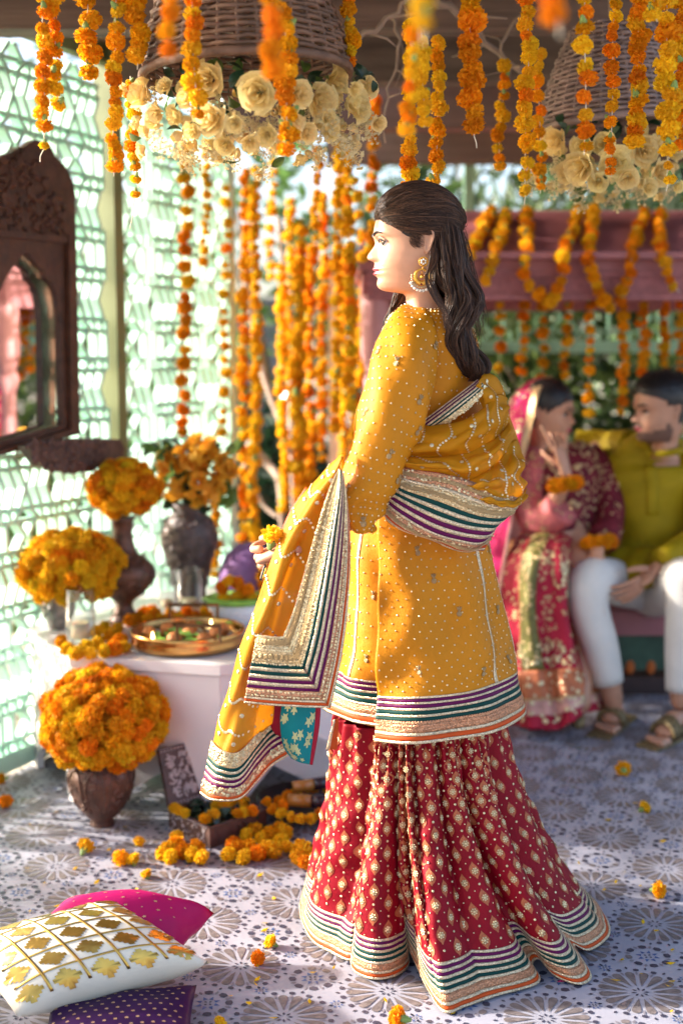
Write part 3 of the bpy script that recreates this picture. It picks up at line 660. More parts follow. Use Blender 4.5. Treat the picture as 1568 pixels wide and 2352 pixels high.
# sharp row
hang('leftmost long garland of loosely spaced blooms above the carved mirror', (98, 102), -30, 318, 2.5, 36, 0.85, 0.2, True)
hang('second garland from left, tied to the leftmost and a little shorter', (122, 132), -30, 240, 2.52, 38, 0.78, 0.25, False)
hang('single end bloom dangling by the mirror crest under the leftmost garland', (104, 93), 318, 372, 2.5, 31, 4.0, 1.0, True)
hang('short fat garland ending above the lattice left panel', (205, 198), -30, 178, 2.55, 50, 0.72, 0.35, True)
hang('long dense garland over the olive corner post', (268, 262), -30, 405, 2.5, 40, 0.72, 0.55, True)
hang('thick short garland left of the big basket', (318, 316), -30, 160, 2.5, 50, 0.6, 0.4, True)
hang('thin garland ending beside the left cream roses of the big basket', (300, 318), 175, 432, 2.7, 30, 0.85, 0.5, False)
hang('lone bloom on a long thread below the left cream roses', (312, 299), 432, 525, 2.7, 26, 4.0, 1.0, True)
hang('dense garland hanging in front of the big basket left of its middle', (440, 450), -30, 275, 2.35, 44, 0.66, 0.4, True)
hang('dense long garland hanging in front of the big basket right half', (652, 660), 10, 345, 2.32, 44, 0.64, 0.35, True)
hang('garland just right of the big basket against the beams', (808, 803), -20, 150, 2.6, 38, 0.66, 0.5, True)
hang('thick golden garland above the crown of the woman', (942, 938), 40, 440, 2.75, 38, 0.7, 0.85, False)
hang('golden garland ending in a point above the crown of the woman', (968, 974), 70, 292, 2.35, 42, 0.62, 0.95, True)
hang('golden garland just behind and right of the pointed golden one', (1000, 1000), 80, 430, 3.0, 36, 0.68, 0.7, False)
hang('very thick deep orange garland ending in one small bloom', (1080, 1082), -30, 300, 2.55, 58, 0.55, 0.05, False)
hang('small end bloom under the very thick deep orange garland', (1086, 1094), 285, 340, 2.55, 28, 3.0, 0.3, True)
hang('slim garland hanging alone between thick orange and long golden ones', (1156, 1147), 135, 395, 3.3, 32, 0.75, 0.6, True)
hang('long golden garland left of the right basket, thick at the top', (1212, 1206), -30, 330, 2.75, 42, 0.66, 0.55, False)
hang('lower part of garland swinging left of the right cream roses', (1208, 1203), 325, 470, 3.1, 34, 0.95, 0.5, True)
hang('slim garland tucked behind the long golden one', (1236, 1240), 110, 445, 3.15, 30, 0.8, 0.4, True)
hang('garland of well spaced blooms in front of the right basket left side', (1342, 1340), -30, 355, 2.45, 42, 0.86, 0.45, True)
hang('slim garland in front of the right basket middle with a dangling bloom', (1412, 1402), -10, 405, 2.7, 34, 0.9, 0.3, True)
hang('dense deep orange garland in front of the right basket', (1462, 1460), -30, 330, 2.6, 44, 0.6, 0.1, True)
hang('thick golden garland near the right border before the right basket', (1530, 1535), -30, 365, 2.5, 50, 0.68, 0.65, True)
hang('short golden garland high at the right border', (1498, 1508), -30, 50, 2.4, 38, 0.6, 0.8, True)
hang('last garland cut by the right border', (1566, 1564), -30, 350, 2.6, 44, 0.66, 0.3, True)
hang('small pair of blooms dangling below the right cream roses', (1532, 1528), 365, 440, 2.6, 30, 1.3, 0.8, True)
# deep left row
hang('deep orange garland hanging down to the big rose vase', (428, 422), 330, 1010, 4.4, 32, 0.98, 0.0, False)
hang('thin yellow garland dissolving in the bright lattice', (474, 472), 330, 620, 4.6, 22, 1.0, 0.9, False)
hang('thin broken garland right of the big rose vase garland', (522, 512), 420, 1010, 4.8, 25, 1.35, 0.5, False)
hang('deep orange long garland left of a golden twin', (562, 560), 380, 1250, 5.0, 30, 0.82, 0.0, False)
hang('golden long garland right beside a deep orange twin', (588, 584), 380, 1290, 4.95, 30, 0.72, 0.8, False)
hang('golden garland swinging low beside the dark vase', (500, 490), 1130, 1320, 4.7, 28, 0.75, 0.6, False)
hang('thick long garland in the middle of the bright garden', (686, 688), 495, 1160, 4.9, 36, 0.6, 0.6, False)
hang('deep orange garland right of the thick long one', (714, 708), 560, 1120, 5.2, 30, 0.75, 0.15, False)
hang('slim garland hanging before the cream garden post', (742, 738), 440, 1060, 5.3, 27, 0.85, 0.35, False)
hang('golden garland under the right end of the white roses', (778, 772), 320, 1000, 4.7, 30, 0.8, 0.6, False)
hang('bright garland left of the woman face reaching her chest', (800, 802), 330, 960, 4.3, 32, 0.75, 0.55, False)
hang('short garland swinging out beside the woman forehead', (812, 826), 400, 505, 4.2, 30, 1.2, 0.95, False)
hang('garland directly before the woman lips', (832, 828), 520, 900, 5.1, 28, 0.85, 0.4, False)
hang('garland falling behind the woman brow from the ceiling', (858, 855), 215, 480, 4.6, 30, 0.8, 0.2, False)
hang('golden garland in front of the maroon canopy left end', (866, 838), 500, 590, 4.35, 30, 0.6, 0.4, False)
hang('long golden garland beside the cream post, left twin', (648, 652), 600, 1180, 5.3, 28, 0.75, 0.8, False)
hang('thin golden garland half hidden behind the thick long one', (668, 664), 450, 900, 5.6, 25, 0.85, 0.9, False)
hang('golden garland falling close right of the cream post', (790, 786), 560, 1150, 5.5, 28, 0.75, 0.8, False)
hang('deep orange garland low behind the woman chest', (816, 812), 700, 1060, 5.2, 27, 0.8, 0.3, False)
hang('golden garland straight behind the woman chin', (846, 843), 600, 1000, 5.4, 27, 0.75, 0.75, False)
hang('short spaced garland high in the bright garden gap', (628, 622), 330, 640, 5.4, 24, 1.1, 0.6, False)
hang('pale golden garland under the middle of the white roses', (728, 724), 330, 560, 5.0, 26, 0.85, 0.9, False)
# canopy swags: over the slope, down the fascia
def P2(x, y, Y): return P(x, y, Y)
def swag(label, pts, d=30, gold=0.4, gap=0.8): return garland(label, [P(x, y, Y) for x, y, Y in pts], d * mpp(4.6), gap, gold, False)
swag('dense garland slanting over the canopy slope right beside the woman hair', [(1130, 478, 4.90), (1112, 520, 4.70), (1092, 560, 4.52), (1080, 590, 4.42)], 34, 0.5, 0.6)
swag('garland on the canopy slope hooking down over its ledge', [(1160, 488, 4.88), (1155, 530, 4.66), (1135, 575, 4.44), (1125, 622, 4.42), (1108, 650, 4.42)], 30, 0.4, 0.8)
swag('long garland over the canopy ledge swinging right to the fascia bottom', [(1208, 484, 4.88), (1210, 535, 4.62), (1205, 585, 4.42), (1208, 630, 4.42), (1225, 668, 4.43), (1262, 692, 4.44)], 31, 0.5, 0.75)
swag('garland over the canopy ledge swinging left to meet the fascia bottom', [(1326, 480, 4.88), (1310, 540, 4.62), (1296, 585, 4.42), (1290, 640, 4.42), (1272, 680, 4.43), (1245, 702, 4.44)], 31, 0.5, 0.75)
swag('garland over the canopy middle falling straight then swinging right', [(1362, 470, 4.88), (1358, 530, 4.64), (1352, 590, 4.42), (1358, 630, 4.42), (1376, 670, 4.43), (1392, 700, 4.44)], 31, 0.4, 0.75)
swag('garland over the canopy right part swinging left at the bottom', [(1480, 482, 4.88), (1462, 540, 4.62), (1450, 590, 4.42), (1440, 640, 4.42), (1420, 690, 4.43), (1385, 712, 4.44)], 29, 0.15, 0.8)
swag('garland nearest the right border on the canopy slope', [(1518, 486, 4.88), (1512, 540, 4.62), (1520, 590, 4.42), (1535, 640, 4.42), (1560, 672, 4.43)], 29, 0.25, 0.85)
for i, (x, y1, d, gp, lb) in enumerate([(1150, 880, 26, 1.3, 'deep orange string of spaced blooms hanging behind the woman hair'), (1200, 880, 25, 0.95, 'string of blooms under the canopy right of the spaced deep orange one'), (1250, 885, 27, 1.15, 'string of large blooms above the bride veil'),
        (1300, 880, 27, 1.05, 'string of large blooms above the bride hair'), (1352, 960, 26, 1.1, 'string of blooms hanging between bride and groom nearer the bride'), (1430, 960, 27, 0.85, 'string of blooms hanging just before the groom face'),
        (1478, 880, 27, 0.85, 'string of blooms above the groom fringe'), (1528, 880, 25, 0.8, 'dense string of blooms above the back of the groom head'), (1562, 1000, 25, 0.85, 'string of blooms at the right border behind the groom')]):
    hang(lb, (x, x - 4), 688, y1, 5.0 if i not in (4, 5) else 4.62, d, gp, 0.25, False)

# ================================================================== roses
def rose_mesh(seed, col):
    rg = random.Random(seed); b = MB()
    for i in range(15):
        t = i / 14; a0 = i * 2.4 + rg.uniform(-.2, .2); op = 0.10 + 0.95 * t; r0 = 0.04 + 0.14 * t; hgt = 1.05 - 0.30 * t + rg.uniform(-.06, .06); wid = 0.62 + 0.30 * t
        V = []; nu, nv = 4, 3
        for v_ in range(nv + 1):
            y = v_ / nv
            for u_ in range(nu + 1):
                x = u_ / nu - 0.5
                ang = a0 + x * wid * 2.2
                rr_ = r0 + 0.42 * op * math.sin(y * 1.5) + (0.26 * op * max(0, y - .55) * (1 + 1.2 * abs(x))) + 0.02 * rg.uniform(-1, 1)
                zz = -0.45 + hgt * y ** 0.85 - (0.10 * op * y ** 4) - 0.30 * y * y * (2 * x) ** 2
                V.append(Vector((rr_ * math.cos(ang), rr_ * math.sin(ang), zz)) * (1.25))
        f = [(j * (nu + 1) + k, j * (nu + 1) + k + 1, (j + 1) * (nu + 1) + k + 1, (j + 1) * (nu + 1) + k) for j in range(nv) for k in range(nu)]
        b.add(V, f)
    return mesh('rose', b.v, b.f, col, True)
def bud_mesh(seed, col):
    rg = random.Random(seed); b = MB()
    for i in range(6):
        a0 = i * 1.9; V = []
        for v_ in range(4):
            y = v_ / 3
            for u_ in range(4):
                x = u_ / 3 - .5; ang = a0 + x * 2.2; r = 0.12 + .42 * math.sin(y * 2.3) * (0.7 + .06 * i); V.append(Vector((r * math.cos(ang), r * math.sin(ang), -0.5 + 1.2 * y - .15 * (2 * x) ** 2 * y)))
        b.add(V, [(j * 4 + k, j * 4 + k + 1, (j + 1) * 4 + k + 1, (j + 1) * 4 + k) for j in range(3) for k in range(3)])
    return mesh('rose_bud', b.v, b.f, col, True)
def leaf_mesh(mat):
    b = MB(); V = []
    for i in range(6):
        t = i / 5; w = 0.30 * math.sin(math.pi * min(1, t * 0.98 + 0.02)) ** 0.7 * (1 - .25 * t); z = 0.10 * math.sin(t * 3) - .25 * t * t
        V += [(-w, t, z + .3 * w), (0, t, z), (w, t, z + .3 * w)]
    b.add(V, [(i * 3 + k, i * 3 + k + 1, i * 3 + k + 4, i * 3 + k + 3) for i in range(5) for k in range(2)]); return mesh('leaf', b.v, b.f, mat, True)
ROSE = [rose_mesh(s, 'rose_cream') for s in (1, 2)]; ROSEA = [rose_mesh(s, 'rose_amber') for s in (3, 4)]
BUD = [bud_mesh(s, 'rose_cream') for s in (1, 2)]; LEAFD = leaf_mesh('leaf_dark'); LEAFL = leaf_mesh('leaf_b')
def sprig_mesh(seed):
    rg = random.Random(seed); b = MB()
    for i in range(26):
        d = Vector((rg.gauss(0, 1), rg.gauss(0, 1), rg.gauss(0, 1))).normalized(); p = d * rg.uniform(.4, 1)
        s_ = d.orthogonal().normalized() * .22; t = d.cross(s_); k = len(b.v)
        b.add([p, p + s_ + d * .1, p + d * .32 + t * .1, p - s_ + d * .1], [(0, 1, 2), (0, 2, 3)]); b.add([p, p + t + d * .1, p + d * .25 - s_ * .2, p - t + d * .1], [(0, 1, 2), (0, 2, 3)])
        b.tube([Vector((0, 0, 0)), p], .025, 3, cap=False)
    return mesh('filler_sprig', b.v, b.f, 'filler_cream', False)
SPRIG = [sprig_mesh(1), sprig_mesh(2)]
def face_dir(d, rg, tilt=0.4):
    d = (Vector(d) + Vector((rg.uniform(-1, 1), rg.uniform(-1, 1), rg.uniform(-1, 1))) * tilt).normalized()
    return d.to_track_quat('Z', 'Y').to_matrix() @ Matrix.Rotation(rg.uniform(0, 6.28), 3, 'Z')
def rose_ring(name, label, cat, centre, rx, rz, explicit, seed, nfill, Ysp, size, leaves_at):
    rg = random.Random(seed); root = thing(name, label, cat, centre)
    for (x, y, r, Y) in explicit:
        p = P(x, y, Y); d = (p - centre); d.z = d.z - 0.04
        put('rose', rg.choice(ROSE), root, p, r * mpp(Y) * 1.05, face_dir(Vector((d.x * 1.2, -0.22, d.z * .8)).normalized(), rg, 0.25))
    for i in range(nfill):
        a = rg.uniform(0, 6.28); q = rg.uniform(.3, 1)
        p = centre + Vector((math.cos(a) * rx * q, math.sin(a) * Ysp * q, rg.uniform(-1, 0.6) * rz * (1 - .25 * q * q)))
        kind = rg.random(); d = (p - centre).normalized() + Vector((0, -.4, -.3))
        if kind < .3: put('rose', rg.choice(ROSE), root, p, size * rg.uniform(.55, .85), face_dir(d, rg, .5))
        elif kind < .55: put('rose_bud', rg.choice(BUD), root, p, size * rg.uniform(.5, .8), face_dir(d, rg, .6))
        elif kind < .85: put('filler_sprig', rg.choice(SPRIG), root, p + Vector((0, 0, -.25 * rz)), size * rg.uniform(.6, 1.0), rot_rand(rg))
        else: put('leaf', rg.choice([LEAFD, LEAFL]), root, p, size * rg.uniform(1.2, 2.0), face_dir(d, rg, 1.0))
    for (x, y, n, Y, sp) in leaves_at:
        for i in range(n): put('leaf', rg.choice([LEAFD, LEAFD, LEAFL]), root, P(x + rg.uniform(-sp, sp), y + rg.uniform(-sp, sp) * .6, Y + rg.uniform(-.04, .08)), rg.uniform(30, 52) * mpp(Y), face_dir((rg.uniform(-.6, .6), -.6, rg.uniform(-.3, .6)), rg, .7))
    return root
def wicker_basket(label, rim_c, R, hgt, Rtop, mat, seed, rows, tilt):
    root = thing('wicker_basket', label, 'basket', rim_c); rg = random.Random(seed); T = Matrix.Translation(rim_c) @ tilt.to_4x4()
    ns = 34
    def rad(t): return R + (Rtop - R) * (t ** 1.5 * 0.9 + .1 * t)
    for i in range(rows):
        t = i / (rows - 1); z = hgt * t; r = rad(t); V = []
        for k in range(ns * 3):
            a = 2 * math.pi * k / (ns * 3); V.append(T @ Vector(((r + .0042 * math.cos(ns * a / 2 + i * math.pi)) * math.cos(a), (r + .0042 * math.cos(ns * a / 2 + i * math.pi)) * math.sin(a), z + rg.uniform(-.0012, .0012))))
        b = MB(); b.tube(V + [V[0]], hgt / rows * 0.46, 5, cap=False); b.obj('weaver', mat, root, True)
    for k in range(ns):
        a = 2 * math.pi * (k + 0.5) / ns; b = MB(); b.tube([T @ Vector((rad(t) * math.cos(a), rad(t) * math.sin(a), hgt * t)) for t in np.linspace(0, 1, 7)], 0.0045, 5); b.obj('stake', mat, root, True)
    V = [T @ Vector((R * 1.015 * math.cos(a), R * 1.015 * math.sin(a), -0.004)) for a in np.linspace(0, 2 * math.pi, 61)]
    b = MB(); b.tube(V, 0.0095, 7, cap=False); b.obj('rim', mat, root, True)
    b = MB(); b.lathe([(Rtop, hgt), (Rtop * .5, hgt + .012), (0.001, hgt + .014)], 30); b.v = [T @ Vector(p) for p in b.v]; b.obj('basket_bottom', mat, root, True)
    b = MB(); b.tube([T @ Vector((0, 0, hgt)), T @ Vector((0, 0, hgt + .25))], .004, 5); b.obj('hanging_cord', 'twig', root)
    return root
B1 = P(566, 168, 2.62); B2 = P(1408, 290, 3.3)
wicker_basket('big upturned brown wicker basket hanging over cream roses at top left', B1, 0.207, 0.27, 0.115, 'wicker', 1, 24, Matrix.Rotation(-0.04, 3, 'Y'))
wicker_basket('smaller greyish upturned wicker basket hanging at top right', B2, 0.19, 0.24, 0.10, 'wicker_grey', 2, 20, Matrix.Rotation(-0.06, 3, 'Y'))
rose_ring('rose_arrangement', 'cream roses and dark leaves bursting from under the big wicker basket', 'flower arrangement', P(580, 250, 2.6), 0.27, 0.10,
          [(322, 215, 40, 2.55), (476, 182, 44, 2.45), (482, 272, 46, 2.40), (592, 214, 50, 2.40), (735, 228, 42, 2.5), (770, 188, 36, 2.6), (818, 238, 44, 2.56), (402, 268, 28, 2.45), (540, 285, 24, 2.38), (440, 300, 26, 2.42),
           (612, 312, 28, 2.42), (672, 282, 32, 2.42), (706, 305, 27, 2.45), (518, 335, 27, 2.45), (645, 335, 24, 2.45), (352, 275, 27, 2.52), (760, 300, 28, 2.5), (846, 200, 28, 2.64), (690, 215, 34, 2.44), (425, 225, 26, 2.44), (575, 330, 24, 2.42)],
          5, 150, 0.17, 0.027, [(515, 145, 9, 2.48, 26), (545, 200, 9, 2.44, 26), (665, 165, 6, 2.5, 30), (390, 190, 7, 2.5, 34), (450, 300, 5, 2.44, 30), (700, 170, 7, 2.55, 40), (830, 170, 6, 2.62, 26), (610, 170, 7, 2.5, 34)])
rose_ring('rose_arrangement', 'cream roses hanging below the smaller greyish basket at right', 'flower arrangement', P(1412, 375, 3.3), 0.225, 0.10,
          [(1272, 325, 36, 3.2), (1330, 385, 46, 3.1), (1412, 375, 42, 3.1), (1480, 345, 38, 3.2), (1385, 330, 30, 3.15), (1300, 395, 28, 3.15), (1440, 410, 28, 3.1), (1372, 420, 26, 3.1), (1520, 395, 34, 3.2), (1545, 345, 32, 3.25), (1460, 300, 28, 3.2), (1335, 335, 30, 3.15), (1490, 430, 24, 3.15)],
          8, 80, 0.16, 0.030, [(1290, 285, 6, 3.2, 26), (1450, 290, 8, 3.2, 60), (1360, 300, 6, 3.2, 40)])

# ================================================================== carved mirror on the lattice
def WPt(px, py, out):
    x, y, z = _ray(px, py); n = WN; t = (W0 + WN * out).dot(n) / (x * n.x + y * n.y)
    return Vector((x * t, y * t, CAMH + z * t))
mir = thing('carved_mirror', 'dark carved wooden arched mirror hanging on the lattice at left', 'mirror', WPt(40, 700, -0.07))
def wall_slab(outline, out0, out1, mat, name, parent, hole=None):
    """outline (measured) on a plane parallel to the lattice, given its own thickness"""
    bm = bmesh.new(); o = [WPt(x, y, out0) for x, y in outline]
    if hole is None:
        vs = [bm.verts.new(p) for p in o]; bm.faces.new(vs)
    else:
        hh = [WPt(x, y, out0) for x, y in hole]; e = []
        for ring in (o, hh):
            vs = [bm.verts.new(p) for p in ring]; e += [bm.edges.new((vs[i], vs[(i + 1) % len(vs)])) for i in range(len(vs))]
        bmesh.ops.triangle_fill(bm, use_beauty=True, use_dissolve=False, edges=e)
    r = bmesh.ops.extrude_face_region(bm, geom=bm.faces[:]); bmesh.ops.translate(bm, vec=WN * (out1 - out0), verts=[v for v in r['geom'] if isinstance(v, bmesh.types.BMVert)])
    bmesh.ops.recalc_face_normals(bm, faces=bm.faces[:]); me = bpy.data.meshes.new(name); bm.to_mesh(me); bm.free(); me.materials.append(MATS[mat])
    return obj(name, me, parent)
def sc_arch(pts): return [tuple(p) for p in curve([(a, b, 0) for a, b in pts], len(pts) * 5)[:, :2]]
right_crest = sc_arch([(160, 500), (157, 430), (138, 385), (118, 365), (100, 335), (85, 330), (70, 322), (52, 330), (40, 338), (28, 340), (10, 352), (-12, 360), (-30, 385), (-52, 440), (-62, 510)])
outer = [(171, 995), (166, 760), (163, 620), (161, 540)] + right_crest + [(-66, 620), (-72, 800), (-78, 1062)]
hole = [(131, 976), (128, 860), (126, 740)] + sc_arch([(124, 716), (116, 672), (104, 650), (93, 640), (88, 622), (76, 612), (66, 600), (55, 588), (46, 580), (36, 590), (26, 604), (14, 616), (6, 628), (-6, 650), (-20, 680)]) + [(-24, 740), (-30, 1022)]
wall_slab(outer, -0.05, -0.075, 'carved_wood', 'frame', mir, hole)
border = [(171, 995), (163, 620), (161, 540), (150, 540), (151, 620), (157, 985)]
wall_slab(border, -0.0765, -0.092, 'carved_wood', 'side_molding', mir)
wall_slab([(171, 997), (157, 984), (-30, 1040), (-78, 1064)], -0.0765, -0.095, 'carved_wood', 'bottom_molding', mir)
wall_slab([(160, 560), (160, 545), (-60, 522), (-60, 538)], -0.0765, -0.088, 'carved_wood', 'cross_molding', mir)
gl_ = wall_slab([(133, 979), (130, 700), (110, 640), (46, 574), (-26, 640), (-33, 1026)], -0.030, -0.033, 'mirror_glass', 'glass', mir)
_c = WPt(50, 800, -0.031); _R = Matrix.Translation(_c) @ Matrix.Rotation(math.radians(3.0), 4, 'Z') @ Matrix.Translation(-_c); gl_.data.transform(_R)
rg = random.Random(4); b = MB(); M3 = Matrix((WD, Vector((0, 0, 1)), -WN)).transposed()
for i in range(230):
    x = rg.uniform(-50, 152); y = rg.uniform(345, 535)
    if (abs(x - 46) / 112) ** 2 + ((y - 545) / 205) ** 2 > 0.93: continue
    a = rg.uniform(0, 3.14); R = M3 @ Matrix.Rotation(a, 3, 'Z'); c = WPt(x, y, -0.077); n = len(b.v)
    b.ball((0, 0, 0), 1, 7, 4); s_ = rg.uniform(.007, .013); b.v[n:] = [c + R @ Vector((p[0] * s_ * 1.9, p[1] * s_ * .8, p[2] * .006)) for p in b.v[n:]]
b.obj('carved_leaves', 'carved_wood', mir, True, kind='stuff')
brk = [(38, 1024), (80, 1016), (160, 1006), (255, 1008), (266, 1030), (262, 1046), (246, 1060), (232, 1062), (220, 1074), (202, 1074), (188, 1083), (165, 1081), (148, 1088), (128, 1080), (110, 1083), (92, 1072), (74, 1070), (60, 1054)]
wb = wall_slab(brk, -0.10, -0.14, 'bracket_wood', 'carved_bracket', None); PINV[wb.name] = Matrix.Identity(4)
b = MB()
for i in range(110):
    x, y = rg.uniform(50, 256), rg.uniform(1012, 1080)
    if ((x - 155) / 108) ** 2 + ((y - 1005) / 80) ** 2 > .95: continue
    R = M3 @ Matrix.Rotation(rg.uniform(0, 3.14), 3, 'Z'); c = WPt(x, y, -0.141); n = len(b.v); b.ball((0, 0, 0), 1, 7, 4); s_ = rg.uniform(.008, .014); b.v[n:] = [c + R @ Vector((p[0] * s_ * 1.9, p[1] * s_ * .8, p[2] * .006)) for p in b.v[n:]]
b.obj('carved_leaves', 'bracket_wood', wb, True, kind='stuff')
tag(wb, 'dark carved half round wooden bracket just below the mirror', 'bracket')

# ================================================================== white octagonal table
TC = Vector((-0.43, 4.05, 0)); TR = 0.60; TZ = 0.46
tab = thing('octagonal_table', 'white octagonal low table with arched sides holding urns and brass tray', 'table', TC)
corner = [TC + Vector((math.cos(math.radians(233.0 + 45 * k)), math.sin(math.radians(233.0 + 45 * k)), 0)) * TR for k in range(8)]
b = MB(); b.prism([((TC + (c - TC) * 1.02).x, (TC + (c - TC) * 1.02).y) for c in corner], TZ - 0.03, TZ); b.obj('table_top', 'white_lacquer', tab)
for k in range(8):
    a, c = corner[k], corner[(k + 1) % 8]; d = (c - a); L = d.length; d = d.normalized(); nrm = Vector((d.y, -d.x, 0))
    aw = .085; ah = .24 if k > 1 else .13
    arch = [(0.001, 0), (0.001, TZ - 0.033), (L - 0.001, TZ - 0.033), (L - 0.001, 0), (L - .07, 0), (L - .07, 0.035), (L - .085, 0.05), (L - .085, ah)] + [(L / 2 + (L / 2 - .085) * math.cos(t) , ah + 0.085 * math.sin(t) ** 0.9) for t in np.linspace(0.15, math.pi - .15, 9)] + [(.085, ah), (.085, 0.05), (.07, 0.035), (.07, 0)]
    bm = bmesh.new(); vs = [bm.verts.new(a + d * x + Vector((0, 0, z))) for x, z in arch]; bm.faces.new(vs)
    bmesh.ops.triangulate(bm, faces=bm.faces[:]); r = bmesh.ops.extrude_face_region(bm, geom=bm.faces[:]); bmesh.ops.translate(bm, vec=-nrm * 0.022, verts=[v for v in r['geom'] if isinstance(v, bmesh.types.BMVert)]); bmesh.ops.recalc_face_normals(bm, faces=bm.faces[:])
    me = bpy.data.meshes.new('side_panel'); bm.to_mesh(me); bm.free(); me.materials.append(MATS['white_lacquer']); obj('side_panel', me, tab)

# ================================================================== urns and bouquets
def carve(b, c, prof_r, z0, z1, n, rg, s_=0.010):
    for i in range(n):
        z = rg.uniform(z0, z1); a = rg.uniform(0, 6.28); r = prof_r(z); k = len(b.v); b.ball((0, 0, 0), 1, 6, 4)
        q = Matrix((Vector((-math.sin(a), math.cos(a), 0)), Vector((0, 0, 1)), Vector((math.cos(a), math.sin(a), 0)))).transposed() @ Matrix.Rotation(rg.uniform(0, 3.1), 3, 'Z')
        p = Vector(c) + Vector((r * math.cos(a), r * math.sin(a), z)); b.v[k:] = [p + q @ Vector((v[0] * s_ * 1.6, v[1] * s_ * .7, v[2] * .0035)) for v in b.v[k:]]
def urn(label, c, prof, mat, cat='urn', seed=1, carve_n=60, zr=(0.3, 0.8), s_=0.010, arcs=0):
    root = thing('urn', label, cat, c); b = MB(); b.lathe(prof, 36, c); zs_ = [p[1] for p in prof]; H_ = max(zs_)
    b.obj('vessel', mat, root, True); rg = random.Random(seed); b = MB(); pr_ = lambda z: float(np.interp(z, zs_, [p[0] for p in prof]))
    carve(b, c, pr_, H_ * zr[0], H_ * zr[1], carve_n, rg, s_)
    for k in range(arcs):
        a0 = 2 * math.pi * k / arcs; z0, z1 = H_ * zr[0], H_ * zr[1]; w = math.pi / arcs * .78; pts = []
        for t in np.linspace(0, 1, 15):
            if t < .3: x, z = -w, z0 + (z1 - z0) * .62 * t / .3
            elif t > .7: x, z = w, z0 + (z1 - z0) * .62 * (1 - t) / .3
            else: u = (t - .3) / .4; x = -w * math.cos(u * math.pi); z = z0 + (z1 - z0) * (.62 + .38 * math.sin(u * math.pi))
            pts.append(Vector(c) + Vector((pr_(z) * math.cos(a0 + x), pr_(z) * math.sin(a0 + x), z)))
        b.tube(pts, 0.0035, 5)
    b.obj('relief', mat, root, True, kind='stuff'); return root
def bouquet(label, centre, rx, rz, d, seed, gold, n, low=-0.75, dome=1.0):
    root = thing('marigold_bouquet', label, 'bouquet', centre, 'marigold balls set in urns'); rg = random.Random(seed)
    b = MB(); b.ball(centre, 1, 16, 10); b.v = [Vector(centre) + Vector(((p[0] - centre[0]) * rx * .82, (p[1] - centre[1]) * rx * .82, (p[2] - centre[2]) * rz * .82)) for p in b.v]; b.obj('core', 'marigold_orange', root, True)
    for i in range(n):
        z = 1 - (1 - low) * (i + .5) / n; a = i * 2.39996 + rg.uniform(-.2, .2); r = math.sqrt(max(0, 1 - z * z))
        k = rg.uniform(.9, 1.06); p = Vector(centre) + Vector((r * math.cos(a) * rx * k, r * math.sin(a) * rx * k, z * rz * k))
        dirv = Vector((r * math.cos(a) / rx, r * math.sin(a) / rx, z / rz)).normalized()
        put('marigold', rg.choice(MGG if rg.random() < gold else MGO), root, p, d * .5 * rg.uniform(.85, 1.2), face_dir(dirv, rg, .35))
    return root
U1 = F(236, 1893)
urn('squat carved copper urn on the floor under the largest marigold ball', U1, [(0.0, 0.0), (0.034, 0.0), (0.036, 0.008), (0.03, 0.016), (0.05, 0.035), (0.078, 0.08), (0.093, 0.13), (0.093, 0.155), (0.082, 0.185), (0.06, 0.207), (0.055, 0.215), (0.062, 0.228), (0.058, 0.232), (0.0, 0.225)], 'old_copper', seed=2, carve_n=70, zr=(.25, .78), s_=.009, arcs=8)
bouquet('largest marigold ball in the copper urn on the floor', P(240, 1652, U1.y), 0.164, 0.130, 0.055, 3, 0.35, 190, -.85)
U2 = F(136, 1442, TZ)
urn('small tarnished silver pot on the table behind the candle glass', U2, [(0, 0), (0.03, 0), (0.034, .01), (0.05, .05), (0.055, .08), (0.045, .115), (0.04, .13), (0.05, .145), (0, .14)], 'tarnished_silver', seed=3, carve_n=50, s_=.008)
bouquet('wide golden marigold ball in the silver pot, left on the table', P(164, 1302, U2.y - .02), 0.156, 0.108, 0.052, 5, 0.75, 150, -.8)
U3 = F(287, 1428, TZ)
urn('tall footed copper urn with slim neck in the middle of the table', U3, [(0, 0), (.052, 0), (.05, .012), (.036, .03), (.026, .055), (.03, .07), (.065, .095), (.098, .135), (.104, .16), (.10, .185), (.07, .215), (.045, .228), (.036, .25), (.03, .30), (.033, .335), (.045, .35), (0, .345)], 'old_copper', seed=4, carve_n=60, zr=(.3, .66), s_=.009)
bouquet('round orange marigold ball on the slim necked urn', P(285, 1122, U3.y), 0.104, 0.086, 0.046, 7, 0.3, 120, -.9)
U4 = F(437, 1388, TZ)
urn('big dark bronze vase of amber roses at the back of the table', U4, [(0, 0), (.06, 0), (.062, .01), (.055, .05), (.075, .14), (.098, .21), (.101, .25), (.088, .295), (.06, .325), (.05, .345), (.06, .36), (0, .355)], 'grey_bronze', seed=5, carve_n=110, zr=(.2, .85), s_=.012)
rb = thing('rose_bouquet', 'loose bouquet of amber roses and leaves in the big dark vase', 'bouquet', U4 + Vector((0, 0, .36))); rg = random.Random(12)
